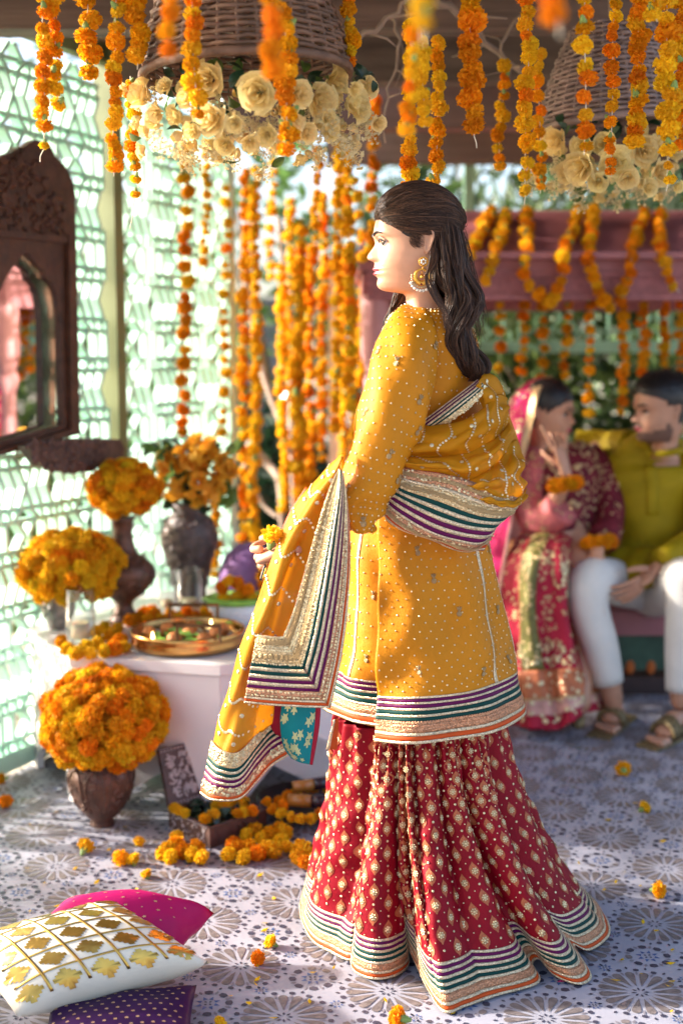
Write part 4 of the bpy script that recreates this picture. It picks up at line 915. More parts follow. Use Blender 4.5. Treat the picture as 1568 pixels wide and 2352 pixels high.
for (x, y) in [(395, 1060), (430, 1035), (470, 1065), (375, 1085), (420, 1085), (455, 1105), (500, 1090), (515, 1060), (490, 1040), (400, 1110), (440, 1135), (475, 1120), (378, 1055), (520, 1105), (410, 1035), (450, 1010), (365, 1115), (432, 1060), (485, 1145), (395, 1140), (412, 1062), (448, 1050), (468, 1040), (505, 1075), (462, 1082), (385, 1068), (425, 1112), (500, 1120), (455, 1150), (372, 1075), (528, 1078), (480, 1020), (410, 1130), (445, 1085)]:
    Y = U4.y + rg.uniform(-.14, .02); p = P(x, y, Y); put('rose', rg.choice(ROSEA), rb, p, rg.uniform(21, 29) * mpp(Y), face_dir((p - P(440, 1130, U4.y)) + Vector((0, -.12, 0)), rg, .4))
for i in range(60):
    p = P(440 + rg.uniform(-85, 85), 1090 + rg.uniform(-70, 75), U4.y + rg.uniform(-.08, .08)); put('leaf', rg.choice([LEAFD, LEAFL]), rb, p, rg.uniform(.05, .085), face_dir(p - P(440, 1150, U4.y), rg, .8))
b = MB()
for i in range(8): b.tube([U4 + Vector((0, 0, .3)), P(400 + i * 11, 1080 + 20 * (i % 3), U4.y)], .003, 5)
b.obj('stems', 'leaf_dark', rb)

# ================================================================== things on the table
TRC = F(432, 1483, TZ)
tray = thing('brass_tray', 'round brass tray with square handles on the front of the table', 'tray', TRC); TRr = 0.174
b = MB(); b.lathe([(0, .004), (TRr * .94, .004), (TRr * .97, .012), (TRr * .985, .022), (TRr * .965, .03), (TRr * .985, .04), (TRr * 1.0, .052), (TRr * .975, .056), (TRr * .95, .05), (TRr * .93, .02), (0, .018)], 48, TRC); b.obj('pan', 'brass', tray, True)
for cx, cy, w in ((TRC.x - .0, TRC.y + .155, .075), (TRC.x + .05, TRC.y - .15, .062)):
    b = MB(); z = TRC.z + .045; b.tube([(cx - w, cy, z), (cx - w, cy, z + .048)], .0055, 6); b.tube([(cx - w - .004, cy, z + .05), (cx + w + .004, cy, z + .05)], .006, 6); b.tube([(cx + w, cy, z), (cx + w, cy, z + .048)], .0055, 6); b.obj('handle', 'brass_dark', tray)
def on_tray(dx, dy): return TRC + Vector((dx, dy, .02))
rg = random.Random(31)
for i, (dx, dy) in enumerate([(-.115, -.01), (-.07, .05), (.0, .075), (.005, -.02), (.085, .0), (.10, .05), (-.03, -.085), (.06, -.09)]):
    b = MB(); b.ball((0, 0, 0), .022, 12, 9); o = bpy.data.objects.new('laddoo', b.mesh('laddoo', 'laddoo', True)); COL.objects.link(o); o.location = on_tray(dx, dy) + Vector((0, 0, .02)); tag(o, 'round orange brown sweet among leaves on the brass tray', 'sweet', 'sweets on the brass tray')
for i in range(12):
    p = on_tray(rg.uniform(-.1, .1), rg.uniform(-.09, .09)) + Vector((0, 0, .014 + .003 * i * .3)); o = put('betel_leaf', leaf_mesh('betel_leaf'), None, p, rg.uniform(.06, .09), Matrix.Rotation(rg.uniform(0, 6.28), 3, 'Z') @ Matrix.Rotation(rg.uniform(-.15, .15), 3, 'X')); tag(o, 'bright green leaf lying under the sweets on the brass tray', 'leaf', 'leaves on the brass tray')
b = MB()
for i in range(120):
    p = on_tray(rg.uniform(-.15, .15), rg.uniform(-.14, .14)); 
    if (p - TRC).length > .155: continue
    k = len(b.v); b.ball(p + Vector((0, 0, .004)), .011, 5, 3, sq=(1, .7, .3))
o = b.obj('scattered_petals', 'petal_white'); tag(o, 'pale rose petals and rice strewn on the brass tray', None, kind='stuff')
def diya(label, p):
    root = thing('oil_lamp', label, 'oil lamp', p, 'little lamps on the brass tray'); b = MB(); b.lathe([(0, 0), (.012, 0), (.02, .014), (.018, .014), (.01, .006), (0, .006)], 14, p); b.obj('bowl', 'petal_white', root, True)
    b = MB(); b.lathe([(.001, .012), (.004, .018), (.0045, .024), (.002, .034), (.0005, .04)], 8, p); b.obj('flame', 'flame', root, True)
diya('tiny lit lamp at the left inside the brass tray', on_tray(-.095, -.075)); diya('tiny lit lamp beside the back handle of the brass tray', on_tray(.06, .10))
def glass_cyl(label, c, r, h_, candle=True, cr=.02, chh=.05, name='hurricane_lamp', cat='candle lamp'):
    root = thing(name, label, cat, c); b = MB(); b.lathe([(r, 0.001), (r, h_), (r - .0035, h_), (r - .0035, .012), (.0, .012)], 32, c); b.lathe([(0, .001), (r, .001)], 32, c); b.obj('glass_cylinder', 'clear_glass', root, True)
    if candle:
        b = MB(); b.lathe([(0, .013), (cr, .013), (cr, chh), (cr * .8, chh - .003), (0, chh - .003)], 20, c); b.obj('candle', 'candle_wax', root, True)
        b = MB(); b.tube([c + Vector((0, 0, chh - .005)), c + Vector((0.001, 0, chh + .01))], .0009, 5); b.obj('wick', 'dark_lacquer', root)
    return root
G1 = F(187, 1474, TZ); glass_cyl('tall clear glass cylinder with a cream candle, left on the table', G1, 0.046, 0.168, True, .029, .062)
G2 = F(437, 1408, TZ); glass_cyl('frosted glass cylinder with orange blooms inside, in front of the dark vase', G2, 0.046, 0.155, True, .03, .05)
G3 = F(384, 1404, TZ); glass_cyl('slim clear glass cylinder between urn and dark vase', G3, 0.034, 0.14, True, .02, .04)
def pile(label, group, spots, d, Yoff=0, z=0, gold=.5, seed=1, cat='marigold'):
    rg = random.Random(seed)
    for (x, y) in spots:
        p = F(x, y, z + d * .42); loose(p, d * .5 * rg.uniform(.85, 1.15), label, group, rg.random() < gold, rot_rand(rg), False, cat)
pile('marigold in the heap round the candle glass on the table', 'marigolds heaped on the table front left', [(140, 1472), (155, 1490), (175, 1500), (200, 1485), (208, 1500), (225, 1478), (240, 1495), (250, 1462), (262, 1490), (275, 1470), (285, 1485), (268, 1445), (242, 1440), (222, 1452)], 0.048, 0, TZ, .8, 1)
pile('marigold in the heap behind the brass tray left part', 'marigolds heaped behind the tray', [(300, 1425), (320, 1418), (340, 1425), (355, 1412), (370, 1420), (330, 1408), (350, 1400)], 0.045, 0, TZ, .1, 2)
pile('marigold in the row behind the brass tray back handle', 'marigolds strewn behind the tray handle', [(390, 1410), (410, 1416), (430, 1408), (450, 1416), (470, 1408), (490, 1414), (505, 1405)], 0.045, 0, TZ, .1, 3)
BW = F(545, 1432, TZ)
bowl = thing('white_bowl', 'white porcelain bowl heaped with leaves and marigolds right of the tray', 'bowl', BW); b = MB(); b.lathe([(0, 0), (.06, 0), (.075, .02), (.095, .075), (.09, .075), (.07, .02), (0, .015)], 32, BW); b.obj('bowl_body', 'porcelain', bowl, True)
b = MB(); b.lathe([(.09, .07), (.115, .085), (.10, .092), (0, .085)], 20, BW); o = b.obj('leaf_bed', 'betel_leaf', None, True); tag(o, 'bright green leaf lining the white bowl', 'leaf')
for i, (x, y) in enumerate([(515, 1375), (510, 1350), (525, 1335), (545, 1340), (545, 1370), (560, 1378), (580, 1375), (570, 1355), (600, 1380), (530, 1385)]): loose(P(x, y, BW.y - .03), .024, 'marigold heaped on the leaf in the white bowl', 'marigolds in the white bowl', i % 2 == 0, rot_rand(frg), False)
PU = P(575, 1300, BW.y + .25); b = MB(); b.lathe([(.001, .085), (.045, .075), (.085, .04), (.11, -.02), (.12, -.09), (.11, -.11), (0, -.11)], 28, PU); pp = b.obj('purple_dome', 'purple_cloth', None, True); tag(pp, 'purple cloth covered dome behind the white bowl', 'cloth cover')
garland('golden garland draped over the purple cloth dome', [PU + Vector((.03, -.06, .08)), PU + Vector((.045, -.10, .02)), PU + Vector((.05, -.125, -.06)), PU + Vector((.05, -.13, -.10))], .036, .7, .8, False)

# ================================================================== things on the floor
bl, bf_, br_ = F(388, 1902), F(482, 1950), F(612, 1904); bb = bl + (br_ - bf_); BH = 0.058
box = thing('carved_box', 'low carved wooden box standing open on the floor, filled with leaves and marigolds', 'box', (bl + br_) / 2)
def wallb(a, c, name, t=.01, h_=BH, mat='box_wood'):
    d = (c - a).normalized(); nrm = Vector((-d.y, d.x, 0)); cc = (a + c) / 2 + nrm * t / 2 + Vector((0, 0, h_ / 2)); b = MB(); b.box(cc, ((c - a).length, t, h_), Matrix((d, nrm, Vector((0, 0, 1)))).transposed()); return b.obj(name, mat, box)
wallb(bl, bf_ - (bf_ - bl).normalized() * .0, 'box_side'); wallb(bf_ + (br_ - bf_).normalized() * .011, br_, 'box_side'); wallb(br_ + (bb - br_).normalized() * .011, bb, 'box_side'); wallb(bb + (bl - bb).normalized() * .011, bl - (bl - bb).normalized() * .011, 'box_side')
b = MB(); b.add([bl + Vector((0, 0, .006)), bf_ + Vector((0, 0, .006)), br_ + Vector((0, 0, .006)), bb + Vector((0, 0, .006))], [(0, 1, 2, 3)]); b.obj('box_bottom', 'box_wood', box)
def carved_face(a, u, v, L, Hh, n, parent, seed, name='carving', sz=.006):
    rg = random.Random(seed); b = MB(); nn = u.cross(v)
    for i in range(n):
        x, y = rg.uniform(.1, .9), rg.uniform(.14, .86); q = Matrix((u, v, nn)).transposed() @ Matrix.Rotation(rg.uniform(0, 3.1), 3, 'Z'); p = a + u * x * L + v * y * Hh; k = len(b.v); b.ball((0, 0, 0), 1, 6, 3); b.v[k:] = [p + q @ Vector((w[0] * sz * 1.7, w[1] * sz * .6, w[2] * .003)) for w in b.v[k:]]
    for e in (.04, .96):
        for i in range(int(L / .012)): k = len(b.v); b.ball(a + u * (i + .5) * .012 + v * e * Hh, .004, 5, 3)
    return b.obj(name, 'box_carving', parent)
ub = (bf_ - bl).normalized(); carved_face(bl - Vector((ub.y, -ub.x, 0)) * -.001, ub, Vector((0, 0, 1)), (bf_ - bl).length, BH, 40, box, 5, sz=.004)
hd = (bb - bl).normalized(); LL = (bb - bl).length; lv = (Vector((0, 0, 1)) * .95 + Vector((-hd.y, hd.x, 0)) * .28).normalized(); LH = .165
lb0 = bl + Vector((0, 0, BH + .002)); lid = MB(); nn = hd.cross(lv); lid.box(lb0 + hd * LL / 2 + lv * LH / 2, (LL, LH, .012), Matrix((hd, lv, nn)).transposed()); lido = lid.obj('lid', 'box_wood', box)
carved_face(lb0 + nn * .0065, hd, lv, LL, LH, 150, lido, 6, sz=.007)
pile('marigold half sunk in the leaves inside the carved box', 'marigolds in the carved box', [(400, 1855), (412, 1862), (425, 1868), (470, 1880), (490, 1872), (495, 1848), (515, 1850), (545, 1868), (560, 1865), (580, 1862), (530, 1838), (560, 1840)], .036, 0, .055, .5, 7)
rg = random.Random(41); b = MB()
for i in range(60):
    s_, t_ = rg.uniform(.08, .92), rg.uniform(.08, .92); p = bl + (bf_ - bl) * s_ + (bb - bl) * t_ + Vector((0, 0, .045)); k = len(b.v); v_, f_ = mesh_vf(LEAFD); R = face_dir((0, -.3, 1), rg, .8); sz = rg.uniform(.04, .06); b.add([p + R @ (q * sz) for q in v_], f_)
o = b.obj('leaf_filling', 'leaf_dark', None, True); tag(o, 'dark green leaves filling the carved box', None, kind='stuff')
TT = F(700, 1872); dt = thing('black_tray', 'round black wooden tray of marigolds on the floor beside the red skirt', 'tray', TT); b = MB(); b.lathe([(0, .006), (.09, .006), (.125, .03), (.142, .055), (.136, .057), (.118, .034), (.085, .014), (0, .014)], 40, TT); b.lathe([(.06, 0), (.06, .006)], 24, TT); b.obj('tray_dish', 'black_tray', dt, True)
pile('marigold lying in the round black tray', 'marigolds in the black tray', [(612, 1842), (625, 1858), (645, 1868), (668, 1876), (690, 1880), (715, 1880), (735, 1870), (640, 1838), (660, 1828), (680, 1822), (650, 1850), (720, 1812), (740, 1802), (755, 1815), (705, 1808), (760, 1790), (770, 1800)], .036, 0, .045, .5, 8)
def jar(label, p, ax, L, r):
    root = thing('glass_jar', label, 'jar', p); ax = ax.normalized(); b = MB(); b.tube([p, p + ax * L * .62], r, 14); b.obj('jar_body', 'amber_glass', root, True); b = MB(); b.tube([p + ax * L * .625, p + ax * L], r * 1.06, 14); b.obj('jar_lid', 'dark_lacquer', root, True)
jar('amber jar with dark lid lying in front in the black tray', F(662, 1838, .07), Vector((1, -.12, .0)), .11, .019); jar('amber jar with dark lid lying behind in the black tray', F(672, 1808, .085), Vector((1, .3, .04)), .10, .017)
pile('marigold in the heap before the left corner of the carved box', 'marigolds heaped before the box left corner', [(385, 1948), (405, 1938), (372, 1960), (392, 1968), (418, 1955), (440, 1962), (462, 1968), (450, 1950), (405, 1922)], .048, 0, 0, .7, 9)
pile('marigold in the long heap between box and black tray', 'marigolds heaped between box and tray', [(525, 1962), (545, 1950), (535, 1935), (560, 1968), (570, 1945), (590, 1960), (610, 1948), (630, 1955), (600, 1925), (620, 1915), (645, 1930), (660, 1945), (565, 1920), (640, 1900), (655, 1912), (585, 1905)], .046, 0, 0, .5, 10)
pile('marigold in the heap touching the red skirt', 'marigolds heaped against the skirt', [(685, 1968), (705, 1955), (720, 1972), (700, 1980), (730, 1950), (690, 1945)], .05, 0, 0, .85, 11)
for (x, y, d, lb, g) in [(198, 1942, 42, 'single marigold on the floor in front of the copper urn', 1), (278, 1970, 40, 'left one of two touching marigolds on the floor before the urn', 0), (305, 1972, 36, 'right one of two touching marigolds on the floor before the urn', 1), (320, 1932, 28, 'small marigold on the floor left of the heap by the box', 1), (336, 2006, 28, 'small marigold just above the magenta cushion', 1),
        (620, 2162, 36, 'upper of two marigolds on the floor right of the cushions', 1), (592, 2200, 38, 'lower dark orange marigold on the floor right of the cushions', 0), (14, 1840, 34, 'marigold on the floor at the left border', 0), (4, 1788, 28, 'marigold by the foot of the lattice at the left border', 0), (1430, 1766, 36, 'marigold on the floor in front of the bare feet', 0), (1480, 1853, 30, 'marigold on the floor at right, between two others', 1),
        (1513, 2044, 42, 'marigold with green stalk on the floor near the right border', 0), (912, 2338, 56, 'marigold at the bottom edge before the skirt', 0), (506, 2348, 34, 'marigold cut by the bottom edge right of the cushions', 1)]:
    p = F(x, y + d * .35); loose(F(x, y, d * .45 * p.y / FPX), d * .5 * p.y / FPX * 1.05, lb, 'single marigolds fallen on the floor', g == 1)
rg = random.Random(6); b = MB()
for i in range(110):
    p = F(rg.uniform(20, 1550), rg.uniform(1800, 2340), .003); a = rg.uniform(0, 6.3); L = rg.uniform(.006, .013); u = Vector((math.cos(a), math.sin(a), 0)) * L; w = Vector((-u.y, u.x, 0)) * .45
    b.add([p - u, p + w + Vector((0, 0, .002)), p + u + Vector((0, 0, .004)), p - w], [(0, 1, 2, 3)])
tag(b.obj('fallen_petals', 'marigold_gold'), 'single orange petals strewn over the floor', None, kind='stuff')
for (x, y, lb) in ((1292, 2256, 'crimson rose petal on the floor beside the skirt hem'), (1390, 2282 - 130, 'crimson rose petal on the floor right of the skirt')):
    p = F(x, y, .004); b = MB(); b.add([p + Vector((-.014, 0, 0)), p + Vector((0, .007, .004)), p + Vector((.014, .002, .003)), p + Vector((.002, -.008, .006))], [(0, 1, 2, 3)]); o = b.obj('rose_petal', 'magenta_silk'); tag(o, lb, 'petal')

# ================================================================== cushions
class Cushion(Surf):
    """pillow on four corner points: top and bottom sheets bulging apart"""
    def __init__(s, c, bulge, up, side=1):
        s.q = [np.array(list(p)) for p in c]; s.bl = bulge; s.up = np.array(list(up)); s.flip = 1.0; s.disp = None; s.side = side
    def base(s, u, v):
        A_, B_, C_, D_ = s.q
        pin = 0.05 * np.sin(np.pi * v); pu = u + (0.5 - u) * pin * np.abs(2 * u - 1); pin2 = 0.05 * np.sin(np.pi * u); pv = v + (0.5 - v) * pin2 * np.abs(2 * v - 1)
        p = ((1 - pu) * (1 - pv))[:, None] * A_ + (pu * (1 - pv))[:, None] * B_ + (pu * pv)[:, None] * C_ + ((1 - pu) * pv)[:, None] * D_
        w = np.clip(16 * u * (1 - u) * v * (1 - v), 0, 1) ** 0.42
        wr = 0.004 * np.sin(14 * u + 3 * v) * np.sin(11 * v) * (1 - w) * w * 8 * 0.5
        return p + s.up[None, :] * ((w * s.bl + wr) * s.side)[:, None]
def cushion(name, label, corners, bt, bb_, mat, up):
    root = thing(name, label, 'cushion', sum((Vector(c) for c in corners), Vector()) / 4, None)
    top = Cushion(corners, bt, up); bot = Cushion(corners, bb_, up, -1)
    mb = MB()
    for s_ in (top, bot):
        n = 28; U, V = np.meshgrid(np.linspace(0, 1, n + 1), np.linspace(0, 1, n + 1)); p = s_.base(U.ravel(), V.ravel()); k = n + 1
        f = [(j * k + i, j * k + i + 1, (j + 1) * k + i + 1, (j + 1) * k + i) for j in range(n) for i in range(n)]
        mb.add(p, f if s_.side > 0 else [x[::-1] for x in f])
    bm = bmesh.new(); me = mb.mesh('cushion_cover', mat, True); bm.from_mesh(me); bmesh.ops.remove_doubles(bm, verts=bm.verts[:], dist=1e-5); bm.to_mesh(me); bm.free(); me.polygons.foreach_set('use_smooth', np.ones(len(me.polygons), dtype=bool))
    obj('cover', me, root); return root, top
def decal(surf, polys, mat, parent, name, off=.0012, kind=None):
    b = MB()
    for q in polys:
        q = np.array(q); p = surf.at(q[:, 0], q[:, 1], off); c = surf.at(np.array([q[:, 0].mean()]), np.array([q[:, 1].mean()]), off)
        n = len(q); b.add(list(p) + list(c), [(i, (i + 1) % n, n) for i in range(n)])
    return b.obj(name, mat, parent, True, kind)
ca, cb, cc, cd = F(484, 2212, .10), F(40, 2335, .06), F(-105, 2175, .12), F(262, 2072, .18)
nup = ((cb - ca).cross(cd - ca)); nup = nup.normalized(); nup = nup if nup.z > 0 else -nup
wc, wtop = cushion('cushion', 'white cushion printed with gold lattice lying across two others', [cd, ca, cb, cc], 0.08, 0.09, 'cushion_white', nup)
wtop.flip = 1.0 if Vector(wtop.norm(np.array([.5]), np.array([.5]))[0]).dot(nup) > 0 else -1.0
G = 5
for k in range(1, G):
    e = k / G
    for hv in (0, 1):
        m = MB(); uu = (e - .0085, e + .0085); rngv = (.05, .95)
        if hv == 0: wtop.patch('gold_band', 'gold_foil', wc, u=uu, v=rngv, nu=2, nv=40, off=.0014, thick=.001)
        else: wtop.patch('gold_band', 'gold_foil', wc, u=rngv, v=uu, nu=40, nv=2, off=.0019, thick=.001)
step = [(0, 1), (.22, 1), (.22, .74), (.48, .74), (.48, .48), (.74, .48), (.74, .22), (1, .22), (1, 0)]
star = []
for sx, sy in ((1, 1), (1, -1), (-1, -1), (-1, 1)):
    q = [(x * sx, y * sy) for x, y in step[:-1]]; star += q if sx * sy > 0 else q[::-1]
for i in range(G):
    for j in range(G):
        cu, cv = (i + .5) / G, (j + .5) / G
        decal(wtop, [[(cu + x * .074, cv + y * .074) for x, y in star]], 'gold_foil', wc, 'gold_motif', .0014)
ma, mb_, mc, md = F(492, 2098, .10), F(400, 2195, .05), F(10, 2215, .06), F(150, 2085, .12)
mgc, mtop = cushion('cushion', 'magenta cushion with gold sprigs behind the white gold one', [md, ma, mb_, mc], 0.085, 0.05, 'magenta_silk', Vector((0, 0, 1)))
mtop.flip = 1.0 if mtop.norm(np.array([.5]), np.array([.5]))[0][2] > 0 else -1.0
for i in range(9):
    for j in range(7):
        cu, cv = .08 + i * .105 + (.05 if j % 2 else 0), .10 + j * .13
        if cu > .95: continue
        s_ = .011 if (i + j) % 2 else .006
        decal(mtop, [[(cu + s_ * (1 + .45 * math.sin(5 * t)) * math.cos(t), cv + s_ * 1.2 * (1 + .45 * math.sin(5 * t)) * math.sin(t)) for t in np.linspace(0, 6.283, 15)[:-1]]], 'zari', mgc, 'gold_sprig', .001)
va, vb, vc, vd = F(452, 2262, .05), F(440, 2440, .02), F(60, 2500, .03), F(120, 2300, .04)
vcu, vtop = cushion('cushion', 'dark violet cushion with gold paisleys under the white gold one', [vd, va, vb, vc], 0.03, 0.035, 'violet_silk', Vector((0, 0, 1)))
vtop.flip = 1.0 if vtop.norm(np.array([.5]), np.array([.5]))[0][2] > 0 else -1.0
for i in range(13):
    for j in range(12):
        cu, cv = .05 + i * .073 + (.036 if j % 2 else 0), .05 + j * .078
        if cu > .96: continue
        q = []
        for t in np.linspace(0, 6.283, 14)[:-1]:
            r = .017 * (1 - .45 * math.cos(t / 2) ** 8); q.append((cu + r * math.cos(t) * .9 + .006 * math.sin(t) ** 2 * (1 if math.sin(t) > 0 else -.3), cv + r * math.sin(t) * .62))
        decal(vtop, [q], 'zari', vcu, 'gold_paisley', .001)
# ================================================================== materials of the people
def skin_mat(name, col):
    k = plain(name, col, rough=0.42, var=0.06, scale=40, bump=0.06, bscale=400)
    k.b.inputs['Subsurface Weight'].default_value = 0.12; k.b.inputs['Subsurface Radius'].default_value = (0.012, 0.005, 0.003); k.b.inputs['Subsurface Scale'].default_value = 0.5
    return k
skin_mat('skin', (0.56, 0.29, 0.18)); skin_mat('skin_groom', (0.50, 0.25, 0.155)); skin_mat('skin_bride', (0.56, 0.28, 0.17))
plain('lip', (0.46, 0.05, 0.07), rough=0.35, var=0.08, scale=60, bump=0.1)
plain('scalp', (0.018, 0.010, 0.008), rough=0.6)
plain('eye_white', (0.75, 0.70, 0.66), rough=0.15, var=0.02, bump=0, coat=0.5); plain('iris_brown', (0.05, 0.02, 0.01), rough=0.1, bump=0, coat=0.8); plain('kohl', (0.012, 0.008, 0.008), rough=0.6, bump=0)
def hair_mat(name, col, col2):
    k = N(name); hi = k.n('ShaderNodeHairInfo'); rp = k.n('ShaderNodeValToRGB'); rp.color_ramp.elements[0].color = rgb(col); rp.color_ramp.elements[1].color = rgb(col2); rp.color_ramp.elements[0].position = 0.35
    k.l(hi.outputs['Random'], rp.inputs['Fac']); k.l(rp.outputs[0], k.b.inputs['Base Color']); k.set(Roughness=0.36, Anisotropic=0.6); k.b.inputs['Specular IOR Level'].default_value = 0.3
hair_mat('hair_dark', (0.026, 0.012, 0.008), (0.13, 0.062, 0.034)); hair_mat('hair_black', (0.008, 0.005, 0.005), (0.016, 0.010, 0.009))
plain('hair_mass', (0.012, 0.007, 0.005), rough=0.5, var=0.3, scale=60, bump=0.8, bscale=140, stretch=(1, 1, 0.15))
def cloth(name, col, rough=0.62, trans=0.12, sheen=0.0, sc=900.0, st=0.25, var=0.06):
    k = plain(name, col, rough=rough, var=var, scale=7, bump=0, sheen=sheen, trans=trans, spec=0.16); weave(k, sc, st); return k
cloth('mustard_silk', (0.58, 0.215, 0.008), rough=0.5, trans=0.10)
k = cloth('mustard_sheer', (0.68, 0.31, 0.012), rough=0.5, trans=0.4)
_t = k.n('ShaderNodeBsdfTransparent'); _m = k.n('ShaderNodeMixShader'); _m.inputs['Fac'].default_value = 0.16
_src = k.out.inputs['Surface'].links[0].from_socket; k.l(_src, _m.inputs[1]); k.l(_t.outputs[0], _m.inputs[2]); k.l(_m.outputs[0], k.out.inputs['Surface'])
cloth('crimson_silk', (0.25, 0.002, 0.011), rough=0.55, trans=0.06, var=0.14)
cloth('ribbon_green', (0.004, 0.05, 0.042), rough=0.5); cloth('ribbon_purple', (0.12, 0.005, 0.07), rough=0.45); cloth('ribbon_orange', (0.60, 0.085, 0.015), rough=0.5)
cloth('teal_brocade', (0.006, 0.20, 0.21), rough=0.45); cloth('red_lining', (0.36, 0.012, 0.03), rough=0.5)
def gold(name, col, rough, scale, strength, metal=0.75):
    k = N(name); k.set(Metallic=metal, Roughness=rough); tc = k.n('ShaderNodeTexCoord'); vo = k.n('ShaderNodeTexVoronoi'); vo.inputs['Scale'].default_value = scale; k.l(tc.outputs['Object'], vo.inputs['Vector'])
    rp = k.n('ShaderNodeValToRGB'); e = rp.color_ramp.elements; e[0].color = rgb([c * 0.55 for c in col]); e[1].color = rgb([min(1, c * 1.35) for c in col]); k.l(vo.outputs['Color'], rp.inputs['Fac']); k.l(rp.outputs[0], k.b.inputs['Base Color'])
    bp = k.n('ShaderNodeBump'); bp.inputs['Strength'].default_value = strength; bp.inputs['Distance'].default_value = 0.002; k.l(vo.outputs['Distance'], bp.inputs['Height']); k.l(bp.outputs[0], k.b.inputs['Normal']); return k
gold('gota_gold', (0.72, 0.56, 0.36), 0.36, 420, 0.7); gold('bead_gold', (0.72, 0.50, 0.25), 0.36, 330, 1.0, 0.55); gold('bead_copper', (0.58, 0.27, 0.14), 0.38, 330, 1.0, 0.55); gold('sequin', (0.80, 0.60, 0.34), 0.28, 150, 0.3, 0.6)
plain('ogee_gold', (0.42, 0.105, 0.035), rough=0.55, metal=0.2, var=0.25, scale=300, bump=0.3, bscale=900); plain('brocade_gold', (0.45, 0.46, 0.22), rough=0.45, metal=0.4, var=0.2)
plain('pearl', (0.85, 0.76, 0.64), rough=0.2, var=0.03, bump=0, coat=0.5); plain('earring_gold', (0.85, 0.42, 0.07), rough=0.3, metal=0.85, var=0.15, scale=200, bump=0.2); plain('ruby', (0.25, 0.005, 0.01), rough=0.1, bump=0); plain('onyx', (0.012, 0.01, 0.012), rough=0.08, bump=0)

